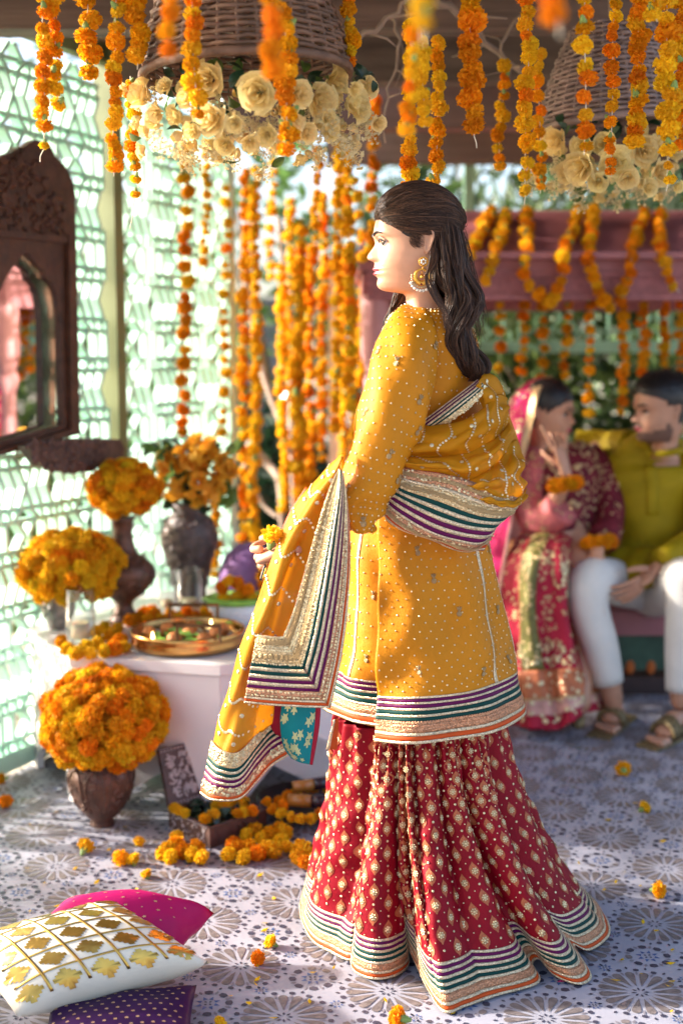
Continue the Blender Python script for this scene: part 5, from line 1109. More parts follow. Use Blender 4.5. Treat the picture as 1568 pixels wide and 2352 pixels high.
# ================================================================== heads and hands
def head_mesh(name, xform, prof, base, mats, lipz, hair_fn, wid=1.0, k=1.0, neck_end=-172, neck_lean=0.0, seed=1):
    """a head and neck from its profile. local axes: x forward, y to its left, z up (units of the measured profile)"""
    zs = sorted(set(list(np.arange(-112, 126, 2.2)) + list(np.arange(neck_end, -112, 5.0)))); n = 120
    pz = np.array([p[0] for p in prof])[::-1]; px_ = np.array([p[1] for p in prof])[::-1]; bz = np.array([p[0] for p in base])[::-1]; bx = np.array([p[1] for p in base])[::-1]
    backz = [-172, -112, -80, -50, -20, 10, 40, 80, 105, 118, 125]; backx = [-62, -62, -66, -76, -88, -95, -96, -82, -56, -32, -4]
    wz = [-172, -135, -114, -107, -100, -90, -75, -60, -40, -20, 0, 20, 45, 80, 105, 118, 125]; ww = [50, 44, 45, 47, 52, 57, 62, 65, 69, 72, 74, 76, 78, 70, 49, 28, 4]
    V = []; mi_f = []; th = np.linspace(0, 2 * math.pi, n, endpoint=False)
    info = []
    for z in zs:
        b_ = float(np.interp(z, bz, bx)); f_ = float(np.interp(z, pz, px_)); back = float(np.interp(z, backz, backx)); w = float(np.interp(z, wz, ww)) * wid
        lean = neck_lean * max(0, -100 - z)
        for t in th:
            cx, sy = math.cos(t), math.sin(t)
            if cx >= 0:
                ex = 2.0 if z > 60 else 2.35
                xc = -4.0; x = xc + (b_ - xc) * abs(cx) ** (2 / ex); y = w * math.copysign(abs(sy) ** (2 / 2.15), sy)
                # jaw narrows towards the chin
                if -112 < z < -35: y *= 1 - 0.34 * smooth01((-35 - z) / 75) * (max(0, x) / 95) ** 1.2
            else:
                xc = -4.0; x = xc + (xc - back) * cx; y = w * sy
            # features along the middle line
            if x > 20:
                d = f_ - b_
                if -44 < z < 12: sg = 8.5 + 8.0 * smooth01((6 - z) / 40)
                elif z <= -44: sg = 24.0 if z < -56 else 18
                else: sg = 40
                x += d * math.exp(-(y / sg) ** 2)
                x += -5.0 * math.exp(-((y * y) ** .5 - 29) ** 2 / 190 - (z - 1) ** 2 / 110)          # eye hollow
                x += 3.2 * math.exp(-((y * y) ** .5 - 26) ** 2 / 420 - (z - 19) ** 2 / 60)            # brow ridge
                x += 4.5 * math.exp(-((abs(y) - 14) ** 2) / 26 - (z + 34) ** 2 / 55)                   # nostril wing
                x -= 3.0 * math.exp(-((abs(y) - 7) ** 2) / 10 - (z + 42) ** 2 / 8)                     # nostril
                x += 3.0 * math.exp(-((abs(y) - 44) ** 2) / 340 - (z + 26) ** 2 / 420)                 # cheek
                x -= 2.2 * math.exp(-((abs(y) - 24) ** 2) / 40 - (z + 62) ** 2 / 60)                   # mouth corner
            info.append((x, y, z))
            V.append(xform(x + lean, y, z))
    m = len(zs); Fc = []
    for i in range(m - 1):
        for q in range(n):
            Fc.append((i * n + q, i * n + (q + 1) % n, (i + 1) * n + (q + 1) % n, (i + 1) * n + q))
            x, y, z = [sum(info[j][a] for j in Fc[-1]) / 4 for a in range(3)] if abs(q) < n else (0, 0, 0)
            s_ = 0
            if lipz[0] < z < lipz[1] and x > 60:
                w_ = 21 * math.sqrt(max(0, 1 - ((z - lipz[2]) / (0.5 * (lipz[1] - lipz[0]))) ** 2))
                if abs(y) < w_: s_ = 1
            if hair_fn(x, y, z): s_ = 2
            mi_f.append(s_)
    V.append(xform(0, 0, zs[-1] + 1)); Fc += [((m - 1) * n + q, (m - 1) * n + (q + 1) % n, m * n) for q in range(n)]; mi_f += [2] * n
    b = MB(); b.add(V, Fc); b.mi = list(mi_f)
    # ears
    for sd in (1, -1):
        prof_e = []
        for (ex_, ez, eo) in [(-6, -28, 3), (-12, -28, 6), (-17, -20, 9), (-21, -6, 12), (-26, 8, 14), (-25, 18, 14), (-18, 23, 13), (-9, 21, 9), (-4, 12, 5), (-5, 0, 4), (-4, -14, 4)]:
            prof_e.append((ex_, ez, eo))
        w0 = 73 * wid; rim = [xform(x, sd * (w0 + o), z) for x, z, o in prof_e]; inn = [xform(-12 + (x + 12) * .62, sd * (w0 + o * .55), -2 + (z + 2) * .66) for x, z, o in prof_e]; cen = xform(-11, sd * (w0 - 3), 0)
        outb = [xform(x, sd * (w0 - 6), z) for x, z, o in prof_e]; nn = len(rim); f = []
        for i in range(nn):
            j = (i + 1) % nn; f += [(i, j, nn + j, nn + i), (nn + i, nn + j, 2 * nn), (2 * nn + 1 + i, 2 * nn + 1 + j, j, i)]
        b.add(rim + inn + [cen] + outb, f, 0)
    return b
PROF = [(125, 12), (115, 45), (100, 70), (88, 81), (78, 87), (66, 92), (58, 95), (48, 98.5), (38, 101), (28, 102.2), (19, 102.6), (12, 102.3), (7, 101), (2, 99.3), (-3, 99.8), (-8, 102.5), (-14, 107), (-20, 111.5), (-26, 115.5), (-30, 117), (-33, 117.2), (-36, 115.3), (-39, 110), (-41, 104), (-43, 101), (-47, 100.3), (-52, 101), (-56, 104.6), (-59, 105.4), (-61, 102.5), (-62.5, 96.4), (-64, 99.6), (-68, 103.4), (-71, 101.6), (-75, 95.0), (-79, 92.6), (-84, 93.4), (-90, 94.8), (-95, 94.2), (-100, 91), (-104, 86), (-107, 80), (-109, 66), (-111, 40), (-113, 30), (-120, 27.5), (-130, 26), (-145, 25), (-172, 28)]
BASE = [(125, 12), (115, 45), (100, 70), (88, 81), (78, 87), (66, 92), (58, 95), (48, 98), (38, 99.5), (28, 99.5), (19, 98.5), (12, 95.5), (7, 92.5), (-3, 90), (-11, 89), (-20, 89.5), (-30, 91), (-40, 93), (-52, 95), (-62, 94), (-75, 92), (-90, 91), (-100, 87), (-107, 76), (-109, 63), (-111, 40), (-113, 30), (-120, 27.5), (-145, 25), (-172, 28)]
def head_frame(origin, fwd, up, k):
    f_ = Vector(fwd).normalized(); u = Vector(up); u = (u - f_ * u.dot(f_)).normalized(); l = u.cross(f_); o = Vector(origin)
    def xf(x, y, z): return o + (f_ * x + l * y + u * z) * k
    xf.axes = (f_, l, u, o, k); return xf
def face_parts(xf, parent, body, brow_mat='kohl', iris='iris_brown', brow_w=1.0, lash=True, nearside=(1, -1), bold=1.0):
    for sd in nearside:
        c = xf(75.2, sd * 29.6, 0.6); f_, l, u, o, k = xf.axes
        look = (f_ * 1.0 + l * sd * 0.42).normalized(); R = look.to_track_quat('Z', 'Y').to_matrix(); b = MB(); b.ball((0, 0, 0), 1, 20, 14)
        b.v = [c + R @ (Vector(p) * 12.6 * k) for p in b.v]; mi = []
        for q in b.f:
            cc = sum((Vector(b.v[i]) for i in q), Vector()) / len(q); mi.append(1 if (cc - c).normalized().dot(look) > 0.76 else 0)
        b.mi = mi; b.obj('eye', ['eye_white', iris], parent, True)
        b = MB(); up_ = [(90.5, 17, -0.5), (92.6, 22, 4.4), (92.2, 29, 6.4), (88.5, 36, 5.4), (83, 42, 1.6), (79, 46, -0.5)]
        b.tube([xf(x, sd * y, z) for x, y, z in curve(up_, 14)], [k * r * bold for r in np.interp(np.linspace(0, 1, 14), [0, .3, .7, 1], [1.0, 1.9, 2.3, 1.0])], 6)
        lo = [(89.5, 18, -1.5), (90.2, 26, -5.6), (87, 34, -5.6), (81, 42, -1.5)]; b.tube([xf(x, sd * y, z) for x, y, z in curve(lo, 10)], .55 * k * bold, 5)
        if lash:
            for x, y, z in curve(up_, 16)[2:15]:
                p = xf(x, sd * y, z); b.tube([p, p + (f_ * 4 + u * 2.0 + l * sd * (y - 26) * .16) * k, p + (f_ * 6.5 + u * 5.5 + l * sd * (y - 26) * .3) * k], [.35 * k, .25 * k, .08 * k], 4)
        b.obj('eyelid_line', 'kohl', parent, True)
        b = MB(); lid = [[(xf(*[a for a in (x0, sd * y0, z0)])) for x0, y0, z0 in row] for row in ([(92.0, 16, 1), (93.2, 22, 6), (92.4, 29, 8), (88.5, 37, 7), (81, 45, 1)], [(94, 14, 6), (95.0, 22, 11), (93.4, 30, 13), (89, 38, 11), (80, 47, 5)])]
        s_ = Surf(lid); s_.patch('upper_eyelid', body, parent, nu=12, nv=3, thick=.0006)
        b = MB(); bw = [(101.5, 10, 15.5), (102.8, 18, 19.0), (101.2, 29, 22.5), (95.5, 41, 23), (87.5, 52, 18)]
        b.tube([xf(x, sd * y, z) for x, y, z in curve(bw, 18)], [k * brow_w * r for r in np.interp(np.linspace(0, 1, 18), [0, .15, .6, 1], [1.6, 2.9, 2.4, .7])], 6)
        b.obj('eyebrow', brow_mat, parent, True)
def hand_mesh(xf, mat, spread=0.12, curl=(0.25, 0.35, 0.3), fingers=None, thumb=(0.7, 0.35), L=1.0, fr=0.0078):
    """xf: (along the hand, across towards the thumb, out of the back) in metres. five unequal jointed fingers"""
    V = [Vector((-.055, 0, 0)), Vector((-.02, 0, 0)), Vector((.03, 0, .002)), Vector((.066, 0, .002))]; E = [(0, 1), (1, 2), (2, 3)]; Rr = [(.024, .019), (.029, .018), (.038, .015), (.038, .012)]
    me = skinned('hand', [xf(v) for v in V], E, Rr, mat, sub=2, root=1); v0, f0 = mesh_vf(me); b = MB(); b.add(v0, f0); bpy.data.meshes.remove(me)
    lens = [.044, .026, .020]
    for i, (y, s_, a) in enumerate([(.027, .92, .10), (.009, 1.0, .02), (-.009, .94, -.06), (-.026, .76, -.15)]):
        p = Vector((.045, y * .8, .001)); pts = [p, Vector((.072, y * 1.08, .002))]; ang = 0; d0 = a * (1 + spread * 6); cu = fingers[i] if fingers else curl
        for j in range(3):
            ang += cu[j]; st = Vector((math.cos(ang) * math.cos(d0), math.sin(d0) * math.cos(ang), -math.sin(ang))) * lens[j] * s_ * L; pts.append(pts[-1] + st)
        rr_ = [fr * 1.25, fr * 1.12, fr * 1.0, fr * .9, fr * .72]; me = skinned('finger', [xf(q) for q in pts], [(q, q + 1) for q in range(4)], rr_, mat, sub=2, root=0); v0, f0 = mesh_vf(me); b.add(v0, f0); bpy.data.meshes.remove(me)
    ta, tb = thumb; pts = [Vector((-.005, .02, -.004)), Vector((.018, .036, -.010))]; ang = ta
    for j, l_ in enumerate((.032, .026)):
        pts.append(pts[-1] + Vector((math.cos(ang), math.sin(ang) * .75, -math.sin(tb))).normalized() * l_); ang -= .35
    me = skinned('thumb', [xf(q) for q in pts], [(0, 1), (1, 2), (2, 3)], [fr * 1.5, fr * 1.5, fr * 1.2, fr * .85], mat, sub=2, root=0); v0, f0 = mesh_vf(me); b.add(v0, f0); bpy.data.meshes.remove(me)
    return b
def frame_xf(o, along, thumbward):
    a = Vector(along).normalized(); t = Vector(thumbward); t = (t - a * t.dot(a)).normalized(); n = a.cross(t) * 1.0
    o = Vector(o)
    def xf(v): return o + a * v.x + t * v.y + n * v.z
    def xfm(v): return o + a * v.x + t * v.y - n * v.z
    return xf, xfm

# ================================================================== the standing woman
YW = 2.75; KH = 0.00093
woman = thing('person', 'person in mustard tunic and crimson flared skirt standing in profile, holding a marigold', 'person', F(1040, 2170))
HO = P(960, 560, 2.70); HX = head_frame(HO, (-0.985, -0.06, 0.0), (0.0, 0.0, 1), KH)
def hairline(x, y, z):
    # scalp region: above the hairline, behind the temples and the ear
    if z < -40: return x < -45 and z > -120
    lim = 56 - 0.0085 * y * y if x > 0 else -40
    edge = 92 - 0.62 * max(0, 60 - z)          # forward limit of hair at this height
    if abs(y) > 30: return (x < 34 + (z - 22) * 1.0) if z > 20 else x < -28
    return z > 60 and x < 97 or x < 0
body = head_mesh('body', HX, PROF, BASE, None, (-73, -51.5, -62.2), hairline)
# trunk, far arm and near arm under the clothes, one mesh with the head
SHN, SHF = P(935, 775, 2.60), P(1010, 745, 2.88)
tr_v = [P(965, 1200, 2.78), P(965, 1000, 2.78), P(970, 830, 2.76), P(975, 720, 2.73), SHN, P(880, 960, 2.54), P(852, 1140, 2.55), P(748, 1200, 2.55), P(668, 1262, 2.535), SHF, P(900, 960, 2.96), P(880, 1130, 2.98), P(965, 1350, 2.79), P(930, 1600, 2.72), P(920, 1900, 2.70), P(930, 2160, 2.68), P(1030, 1600, 2.86), P(1040, 1900, 2.86), P(1050, 2130, 2.87)]
me = skinned('trunk', tr_v, [(0, 1), (1, 2), (2, 3), (2, 4), (4, 5), (5, 6), (6, 7), (7, 8), (2, 9), (9, 10), (10, 11), (0, 12), (12, 13), (13, 14), (14, 15), (12, 16), (16, 17), (17, 18)], [.10, .10, .09, .045,   .045, .040, .028, .026, .024, .045, .04, .033, .11, .07, .05, .035, .07, .05, .035], 'skin', sub=1)
v_, f_ = mesh_vf(me); body.add(v_, f_, 0)
hxf, hxfm = frame_xf(P(652, 1268, 2.53), (P(612, 1285, 2.53) - P(660, 1262, 2.53)) + Vector((0, .03, 0)), Vector((-.15, -.15, 1)))
hb = hand_mesh(hxfm, 'skin', curl=(1.15, 1.0, .5), thumb=(.25, .5), fr=.0076, spread=.05); body.add(hb.v, hb.f, 0)
body.obj('body', ['skin', 'lip', 'scalp'], woman, True)
face_parts(HX, woman, 'skin')
# ring with a dark stone
rc = hxfm(Vector((.092, .020, .0))); b = MB(); ra = P(606, 1315, 2.52)
b.box(ra, (.010, .016, .034), Matrix.Rotation(.3, 3, 'Y')); ring = b.obj('ring_stone', 'onyx', woman); bm_ = ring.modifiers.new('b', 'BEVEL'); bm_.width = .004; bm_.segments = 3
b = MB(); R_ = Matrix.Rotation(.3, 3, 'Y'); b.tube([ra + R_ @ Vector((.002, .0095 * math.cos(t), .0185 * math.sin(t))) for t in np.linspace(0, 6.283, 21)], .0016, 5, cap=False); b.tube([ra, P(622, 1318, 2.525)], .002, 5); b.obj('ring_band', 'earring_gold', woman, True)
hm = loose(P(629, 1229, 2.515), .027, 'golden marigold held in the fingers of the standing woman', None, True, Matrix.Rotation(.3, 3, 'Y'), True)

# ---- hair
hair = thing_hair = bpy.data.objects.new('hair_root', None)
bpy.data.objects.remove(hair)
hr = random.Random(17); ELC = (0, 0, 45); ELR = (101, 87, 91.5)
def ell(d, s_=1.0):
    d = Vector(d); k = 1 / math.sqrt((d.x / ELR[0]) ** 2 + (d.y / ELR[1]) ** 2 + (d.z / ELR[2]) ** 2); p = d * k * s_; return Vector((p.x + ELC[0], p.y + ELC[1], p.z + ELC[2]))
# cap mesh: ellipsoid trimmed along the hairline
def hl_ok(p):
    x, y, z = p; ay = abs(y)
    front = 57 - 0.004 * ay * ay                      # hairline height over the forehead
    if x > 60: return z > front + (96 - x) * -0.45
    if x > 15: return z > 57 - 0.004 * ay * ay - (75 - x) * 0.72
    if x > -16: return z > 24
    return z > -60
b = MB(); nn_, mm_ = 190, 120; V = []
for i in range(mm_ + 1):
    t = math.pi * i / mm_ * .92
    for j in range(nn_):
        a = 2 * math.pi * j / nn_; V.append(ell((math.sin(t) * math.cos(a), math.sin(t) * math.sin(a), math.cos(t)), .962))
keep = [hl_ok(p) for p in V]; Fh = []
for i in range(mm_):
    for j in range(nn_):
        q = (i * nn_ + j, (i + 1) * nn_ + j, (i + 1) * nn_ + (j + 1) % nn_, i * nn_ + (j + 1) % nn_)
        if all(keep[k] for k in q): Fh.append(q)
b.add([HX(*p) for p in V], Fh)
# long mass falling down the back, between two measured outlines
GL = [(982, 520), (980, 595), (990, 650), (1018, 710), (1042, 790), (1062, 850), (1090, 878)]
GR = [(1044, 480), (1068, 570), (1086, 640), (1090, 700), (1080, 760), (1096, 820), (1106, 872)]
GLc = curve([(x, y, 0) for x, y in GL], 25); GRc = curve([(x, y, 0) for x, y in GR], 25); _w = 9 * np.sin(np.linspace(0, 1, 25) * 15 + 1.0) * np.clip((np.linspace(0, 1, 25) - .2) / .3, 0, 1); GRc[:, 0] += _w; GLc[:, 0] += _w * .8; GY = np.interp(np.linspace(0, 1, 25), [0, .25, .6, 1], [2.69, 2.68, 2.655, 2.645]); GT = np.interp(np.linspace(0, 1, 25), [0, .3, .8, 1], [.055, .055, .034, .008])
V = []; ns_ = 18
for i in range(25):
    L_, R_ = GLc[i], GRc[i]
    for j in range(ns_):
        a = 2 * math.pi * j / ns_; u = .5 + .5 * math.cos(a) * .74; px_, py_ = L_[0] + (R_[0] - L_[0]) * u, L_[1] + (R_[1] - L_[1]) * u
        V.append(P(px_, py_, GY[i] + GT[i] * .62 * math.sin(a)))
b.add(V, [(i * ns_ + j, i * ns_ + (j + 1) % ns_, (i + 1) * ns_ + (j + 1) % ns_, (i + 1) * ns_ + j) for i in range(24) for j in range(ns_)])
hair = b.obj('hair', 'hair_mass', woman, True)
def strands(name, polys, radii, mat, parent):
    hc = bpy.data.hair_curves.new(name); hc.add_curves([len(p) for p in polys]); pos = np.array([c for p in polys for c in p], dtype=np.float32).ravel()
    hc.position_data.foreach_set('vector', pos)
    at_ = hc.attributes.get('radius') or hc.attributes.new('radius', 'FLOAT', 'POINT'); at_.data.foreach_set('value', np.array([r for p, r0 in zip(polys, radii) for r in (r0 * np.interp(np.linspace(0, 1, len(p)), [0, .1, .75, 1], [.8, 1, .9, .25]))], dtype=np.float32))
    hc.materials.append(MATS[mat]); o = bpy.data.objects.new(name, hc); link(o, parent); return o
polys = []; rads = []
tie = Vector((-98, 0, 42))
for i in range(2600):
    # start on the hairline: from the forehead round to above the ear, both sides
    t = hr.uniform(-1, 1); sd = 1 if t > 0 else -1; q = abs(t)
    x0 = np.interp(q, [0, .35, .6, .8, 1], [96, 88, 66, 34, -4]); y0 = sd * np.interp(q, [0, .35, .6, .8, 1], [0, 34, 58, 78, 84]); z0 = np.interp(q, [0, .35, .6, .8, 1], [58, 54, 38, 22, 18]) + hr.uniform(-3, 4)
    back = hr.random() ** .7; d0 = (Vector((x0, y0, z0)) - Vector(ELC)).normalized(); d1 = (Vector((-98, sd * hr.uniform(0, 40) * q, hr.uniform(15, 75))) - Vector(ELC)).normalized()
    P_ = []; lift = hr.uniform(.975, 1.045); w1, w2 = hr.uniform(-.03, .03), hr.uniform(0, 6)
    for s_ in np.linspace(0, 1, 13):
        d = (d0 * (1 - s_) + d1 * s_); d = d + Vector((0, 0, .55 * s_ * (1 - s_) * (1 - q * .9))) + Vector((0, w1 * math.sin(s_ * 5 + w2), w1 * math.sin(s_ * 7 + w2)))
        r = 1.0 + (lift - 1) * math.sin(math.pi * min(1, s_ * 1.15)) - .012 * (1 - s_) + (.02 * math.sin(3.1 * s_) if q < .6 else 0)
        P_.append(HX(*ell(d, r)))
    polys.append(P_); rads.append(hr.uniform(.0004, .0008))
for i in range(4600):
    u0 = hr.random(); dep = hr.uniform(-1, .75); lock = math.floor(u0 * 9) / 9.0; ph = lock * 17 + hr.uniform(-.35, .35); amp = hr.uniform(9, 20); ln = 24 if hr.random() < .45 else int(hr.uniform(14, 24)); st = int(hr.uniform(0, 7)); P_ = []
    conv = hr.uniform(.5, .95)
    for k_ in range(st, ln + 1, 1):
        s_ = k_ / 24; uu = lock + (1 / 9) * .5 + (u0 - lock - (1 / 9) * .5) * (1.7 - 1.1 * s_ * conv) ; uu = min(1.04, max(-.07, uu + .05 * math.sin(s_ * 9 + ph * 3)))
        px_ = GLc[k_][0] + (GRc[k_][0] - GLc[k_][0]) * uu + amp * math.sin(s_ * 13 + ph) * smooth01(np.array([(s_ - .12) / .4]))[0]; py_ = GLc[k_][1] + (GRc[k_][1] - GLc[k_][1]) * uu
        e = math.sqrt(max(0.05, 1 - (2 * uu - 1) ** 2)); P_.append(P(px_, py_, GY[k_] + GT[k_] * dep * e * 1.15 + .006 * math.cos(s_ * 13 + ph)))
    if len(P_) > 4: polys.append(P_); rads.append(hr.uniform(.0004, .0009))
# locks falling in front of the ear ring and on the far side of the neck
for i in range(26):
    a = hr.uniform(-1.6, 1.6); pts = [(998 + a * 4, 560, 2.63), (994 + a * 6, 600, 2.615), (982 + a * 4, 630, 2.60), (986 + a * 6, 655, 2.605), (1003 + a * 5, 690, 2.60), (1020 + a * 6, 715, 2.60), (1030 + a * 8, 760, 2.60)]
    polys.append([Vector(p) for p in curve([P(x + hr.uniform(-3, 3), y, Y) for x, y, Y in pts], 16)]); rads.append(hr.uniform(.0005, .0009))
for i in range(360):
    a = hr.uniform(-1, 1); pts = [(950, 600, 2.80), (928 + a * 8, 640, 2.80), (918 + a * 13, 680, 2.80), (905 + a * 11, 710, 2.80), (892 + a * 9, 738, 2.80), (884 + a * 6, 765, 2.80)]
    polys.append([Vector(p) for p in curve([P(x + hr.uniform(-3, 3), y, Y + hr.uniform(-.02, .02)) for x, y, Y in pts], 14)]); rads.append(hr.uniform(.0007, .0012))
for i in range(150):   # flyaways
    t = hr.random(); k_ = int(hr.uniform(2, 20)); x, y = GRc[k_][0], GRc[k_][1]; p0 = P(x - 10, y - 20, GY[k_]); polys.append([p0, p0 + Vector((hr.uniform(.005, .02), 0, -.01)), p0 + Vector((hr.uniform(.008, .03), 0, -.045)), p0 + Vector((hr.uniform(.0, .035), 0, -.08))]); rads.append(.00035)
for i in range(45):
    d = Vector((hr.uniform(-1, .8), hr.uniform(-.9, .3), hr.uniform(.2, 1))).normalized(); polys.append([HX(*ell(d, 1.0)), HX(*ell(d + Vector((-.12, 0, .02)), 1.05)), HX(*ell(d + Vector((-.25, 0, 0)), 1.06 + hr.uniform(0, .03)))]); rads.append(.00028)
for i in range(150):   # side burn and soft hairs at the temple
    x0, z0 = hr.uniform(10, 44), 0; p0 = (x0 * .6 + 4, 77, hr.uniform(-6, 24)); polys.append([HX(p0[0], p0[1], p0[2]), HX(p0[0] - 6, 78.5, p0[2] - 7), HX(p0[0] - 15, 79.5, p0[2] - 12 + hr.uniform(-3, 4))]); rads.append(.00035)
for i in range(900):   # fine baby hair blurring the hairline
    sd = hr.choice((1, 1, 1, -1)); q = hr.random(); x0 = np.interp(q, [0, .35, .6, .8, 1], [97, 89, 66, 34, -2]); y0 = sd * np.interp(q, [0, .35, .6, .8, 1], [0, 34, 60, 78, 84]); z0 = np.interp(q, [0, .35, .6, .8, 1], [57, 52, 35, 19, 17]) + hr.uniform(-6, 3)
    d0 = (Vector((x0, y0, z0)) - Vector(ELC)).normalized(); d1 = (d0 + Vector((-.22, 0, .10 + hr.uniform(-.05, .1)))).normalized(); d2 = (d0 + Vector((-.5, 0, .2))).normalized()
    polys.append([HX(*ell(d0, .955)), HX(*ell(d0 + (d1 - d0) * .5, .985)), HX(*ell(d1, 1.0)), HX(*ell(d2, 1.005))]); rads.append(hr.uniform(.0004, .0008))
strands('hair_strands', polys, rads, 'hair_dark', hair)

# ---- ear ring
ec = P(972, 601, 2.622); u = KH
def ER(px_, py_, dy=0.0): return P(px_, py_, 2.622 + dy)
b = MB(); MY = Matrix.Rotation(math.pi / 2, 3, 'X')
def disc(b, c, r, t, n=20, mi=0, ring=0):
    k = len(b.v)
    if ring: b.lathe([(ring, -t / 2), (r, -t / 2), (r, t / 2), (ring, t / 2), (ring, -t / 2)], n, mi=mi)
    else: b.lathe([(0, -t / 2), (r, -t / 2), (r, t / 2), (0, t / 2)], n, mi=mi)
    b.v[k:] = [Vector(c) + MY @ Vector(p) for p in b.v[k:]]
disc(b, ec, 11 * u, .003, 22, 0, 8.6 * u); disc(b, ec + Vector((0, .0008, 0)), 9 * u, .0015, 18)
mc_ = ER(968.5, 636.5); kk = len(b.v)
n_ = 30; ring_o = []; ring_i = []
for i in range(n_):
    a = 2 * math.pi * i / n_; ring_o.append(Vector((19.5 * u * math.cos(a), 19.5 * u * math.sin(a) , 0))); ring_i.append(Vector((10.5 * u * math.cos(a), 4.0 * u + 11.2 * u * math.sin(a), 0)))
V = []
for tt in (-.0012, .0012): V += [mc_ + Vector((p.x, tt, p.y)) for p in ring_o] + [mc_ + Vector((p.x, tt, p.y)) for p in ring_i]
Fe = []
for i in range(n_):
    j = (i + 1) % n_; Fe += [(i, j, n_ + j, n_ + i), (2 * n_ + i, 3 * n_ + i, 3 * n_ + j, 2 * n_ + j), (i, 2 * n_ + i, 2 * n_ + j, j), (n_ + i, n_ + j, 3 * n_ + j, 3 * n_ + i)]
b.add(V, Fe); b.tube([ER(971, 612), ER(969.5, 620)], .0012, 6); b.tube([ER(968.5, 622), ER(968.5, 628)], .0008, 5); kk = len(b.v); b.lathe([(0, 0), (1.5 * u, -1 * u), (3.5 * u, -4 * u), (6 * u, -9.5 * u), (5.5 * u, -10 * u), (0, -9 * u)], 14, ER(968.5, 628))
er = b.obj('earring', 'earring_gold', woman, True)
for k_ in range(6):
    a = k_ * math.pi / 3 + .5; b = MB(); b.ball(ec + Vector((5 * u * math.cos(a), -.0022, 5 * u * math.sin(a))), 2.4 * u, 8, 6); b.obj('kundan_petal', 'pearl', er, True)
b = MB(); b.ball(ec + Vector((0, -.0025, 0)), 1.5 * u, 8, 6); b.ball(ER(967, 653, -.002), 2.6 * u, 8, 6); b.obj('ruby', 'ruby', er, True)
for k_ in range(17):
    a = math.radians(168 + k_ * 204 / 16); c = mc_ + Vector((22.6 * u * math.cos(a), 0, 22.6 * u * math.sin(a))); b = MB(); b.ball(c, 2.7 * u, 8, 6); b.obj('bead', 'zari', er, True)
for k_ in range(10):
    a = math.radians(206 + k_ * 128 / 9); c = mc_ + Vector((30.5 * u * math.cos(a) * .9, .001 * (k_ % 2) - .001, 30 * u * math.sin(a))); b = MB(); b.ball(c, 3.7 * u, 9, 7); b.obj('pearl', 'pearl', er, True)

# ---- parametric cloth shells round the body
class Shell(Surf):
    """rings from the measured outline: rows (py, x left, x right, half depth, centre Y); u goes round from behind-left over the near side"""
    def __init__(s, rows, disp=None, ry=0.0):
        s.rows = np.array(rows, float); s.disp = disp; s.flip = 1.0; n = len(rows)
        pts = []
        for (py, xl_, xr_, hd_, Yc) in rows:
            a, b_ = P(xl_, py, Yc), P(xr_, py, Yc); pts.append([(a.x + b_.x) / 2, Yc, a.z, (b_.x - a.x) / 2, hd_])
        s.k = np.array(pts)
    def base(s, u, v):
        q = _basis(len(s.k), v) @ s.k; a = math.pi - u * 2 * math.pi      # u=0 left, .25 near, .5 right, .75 far
        return np.stack([q[:, 0] + q[:, 3] * np.cos(a), q[:, 1] - q[:, 4] * np.sin(a), q[:, 2]], 1)
def folds(seed, amps, freqs, grow=(0, 1)):
    r = random.Random(seed); ph = [r.uniform(0, 6.28) for _ in amps]; dr = [r.uniform(-1.5, 1.5) for _ in amps]
    def f(u, v):
        g = grow[0] + (grow[1] - grow[0]) * v; o = np.zeros_like(u)
        for a, q, p, d in zip(amps, freqs, ph, dr): o = o + a * np.sin(q * 2 * np.pi * u + p + d * v * 2)
        return o * g
    return f
class Merge:
    """instances of small motifs gathered as one mesh"""
    def __init__(s): s.b = MB()
    def put(s, v, f, m):
        if isinstance(m, FQ): QUEUE.append(m.a + (lambda M, v=v, f=f: s.b.add([M @ Vector(p) for p in v], f),))
        else: s.b.add([m @ Vector(p) for p in v], f)
DOT = MB(); DOT.lathe([(0, .0012), (.0016, .0008), (.0021, 0)], 6); DOT = (DOT.v, DOT.f)
def gemcup(n=6, r=1.0, hgt=.35):
    hgt *= .7
    V = [(0, 0, hgt)] + [(r * .55 * math.cos(6.283 * i / n), r * .55 * math.sin(6.283 * i / n), hgt * .9) for i in range(n)] + [(r * math.cos(6.283 * (i + .5) / n), r * math.sin(6.283 * (i + .5) / n), 0) for i in range(n)]
    Fq = [(0, 1 + i, 1 + (i + 1) % n) for i in range(n)] + [(1 + i, 1 + n + i, 1 + (i + 1) % n) for i in range(n)] + [(1 + n + i, 1 + n + (i + 1) % n, 1 + (i + 1) % n) for i in range(n)]
    return V, Fq
def sprig_me():
    b = MB(); g, gf = gemcup(7, .5, .2); b.add([(x, y - .55, z) for x, y, z in g], gf)
    for a in (-.6, 0, .6):
        c, s_ = math.cos(a), math.sin(a); v = [(-.17, .0, 0), (0, .0, .16), (.17, 0, 0), (.2, .42, 0), (0, .45, .18), (-.2, .42, 0), (0, .85, .02)]; v = [(x * c + y * s_, -x * s_ + y * c, z) for x, y, z in v]; b.add([(x, y + .05, z) for x, y, z in v], [(0, 1, 4, 5), (1, 2, 3, 4), (5, 4, 6), (4, 3, 6)])
    b.tube([(0, -.1, .05), (0, .1, .05)], .05, 4); return mesh('gold_sprig', b.v, b.f, 'bead_gold', False)
SPR = sprig_me()
def medal_me(name, mat='bead_gold'):
    b = MB(); g, gf = gemcup(8, .42, .34); b.add(g, gf)
    for i in range(7):
        a = i * 6.283 / 7; g2, gf2 = gemcup(5, .28, .2); b.add([(x + .66 * math.cos(a), y + .66 * math.sin(a), z) for x, y, z in g2], gf2)
    return mesh(name, b.v, b.f, mat, False)
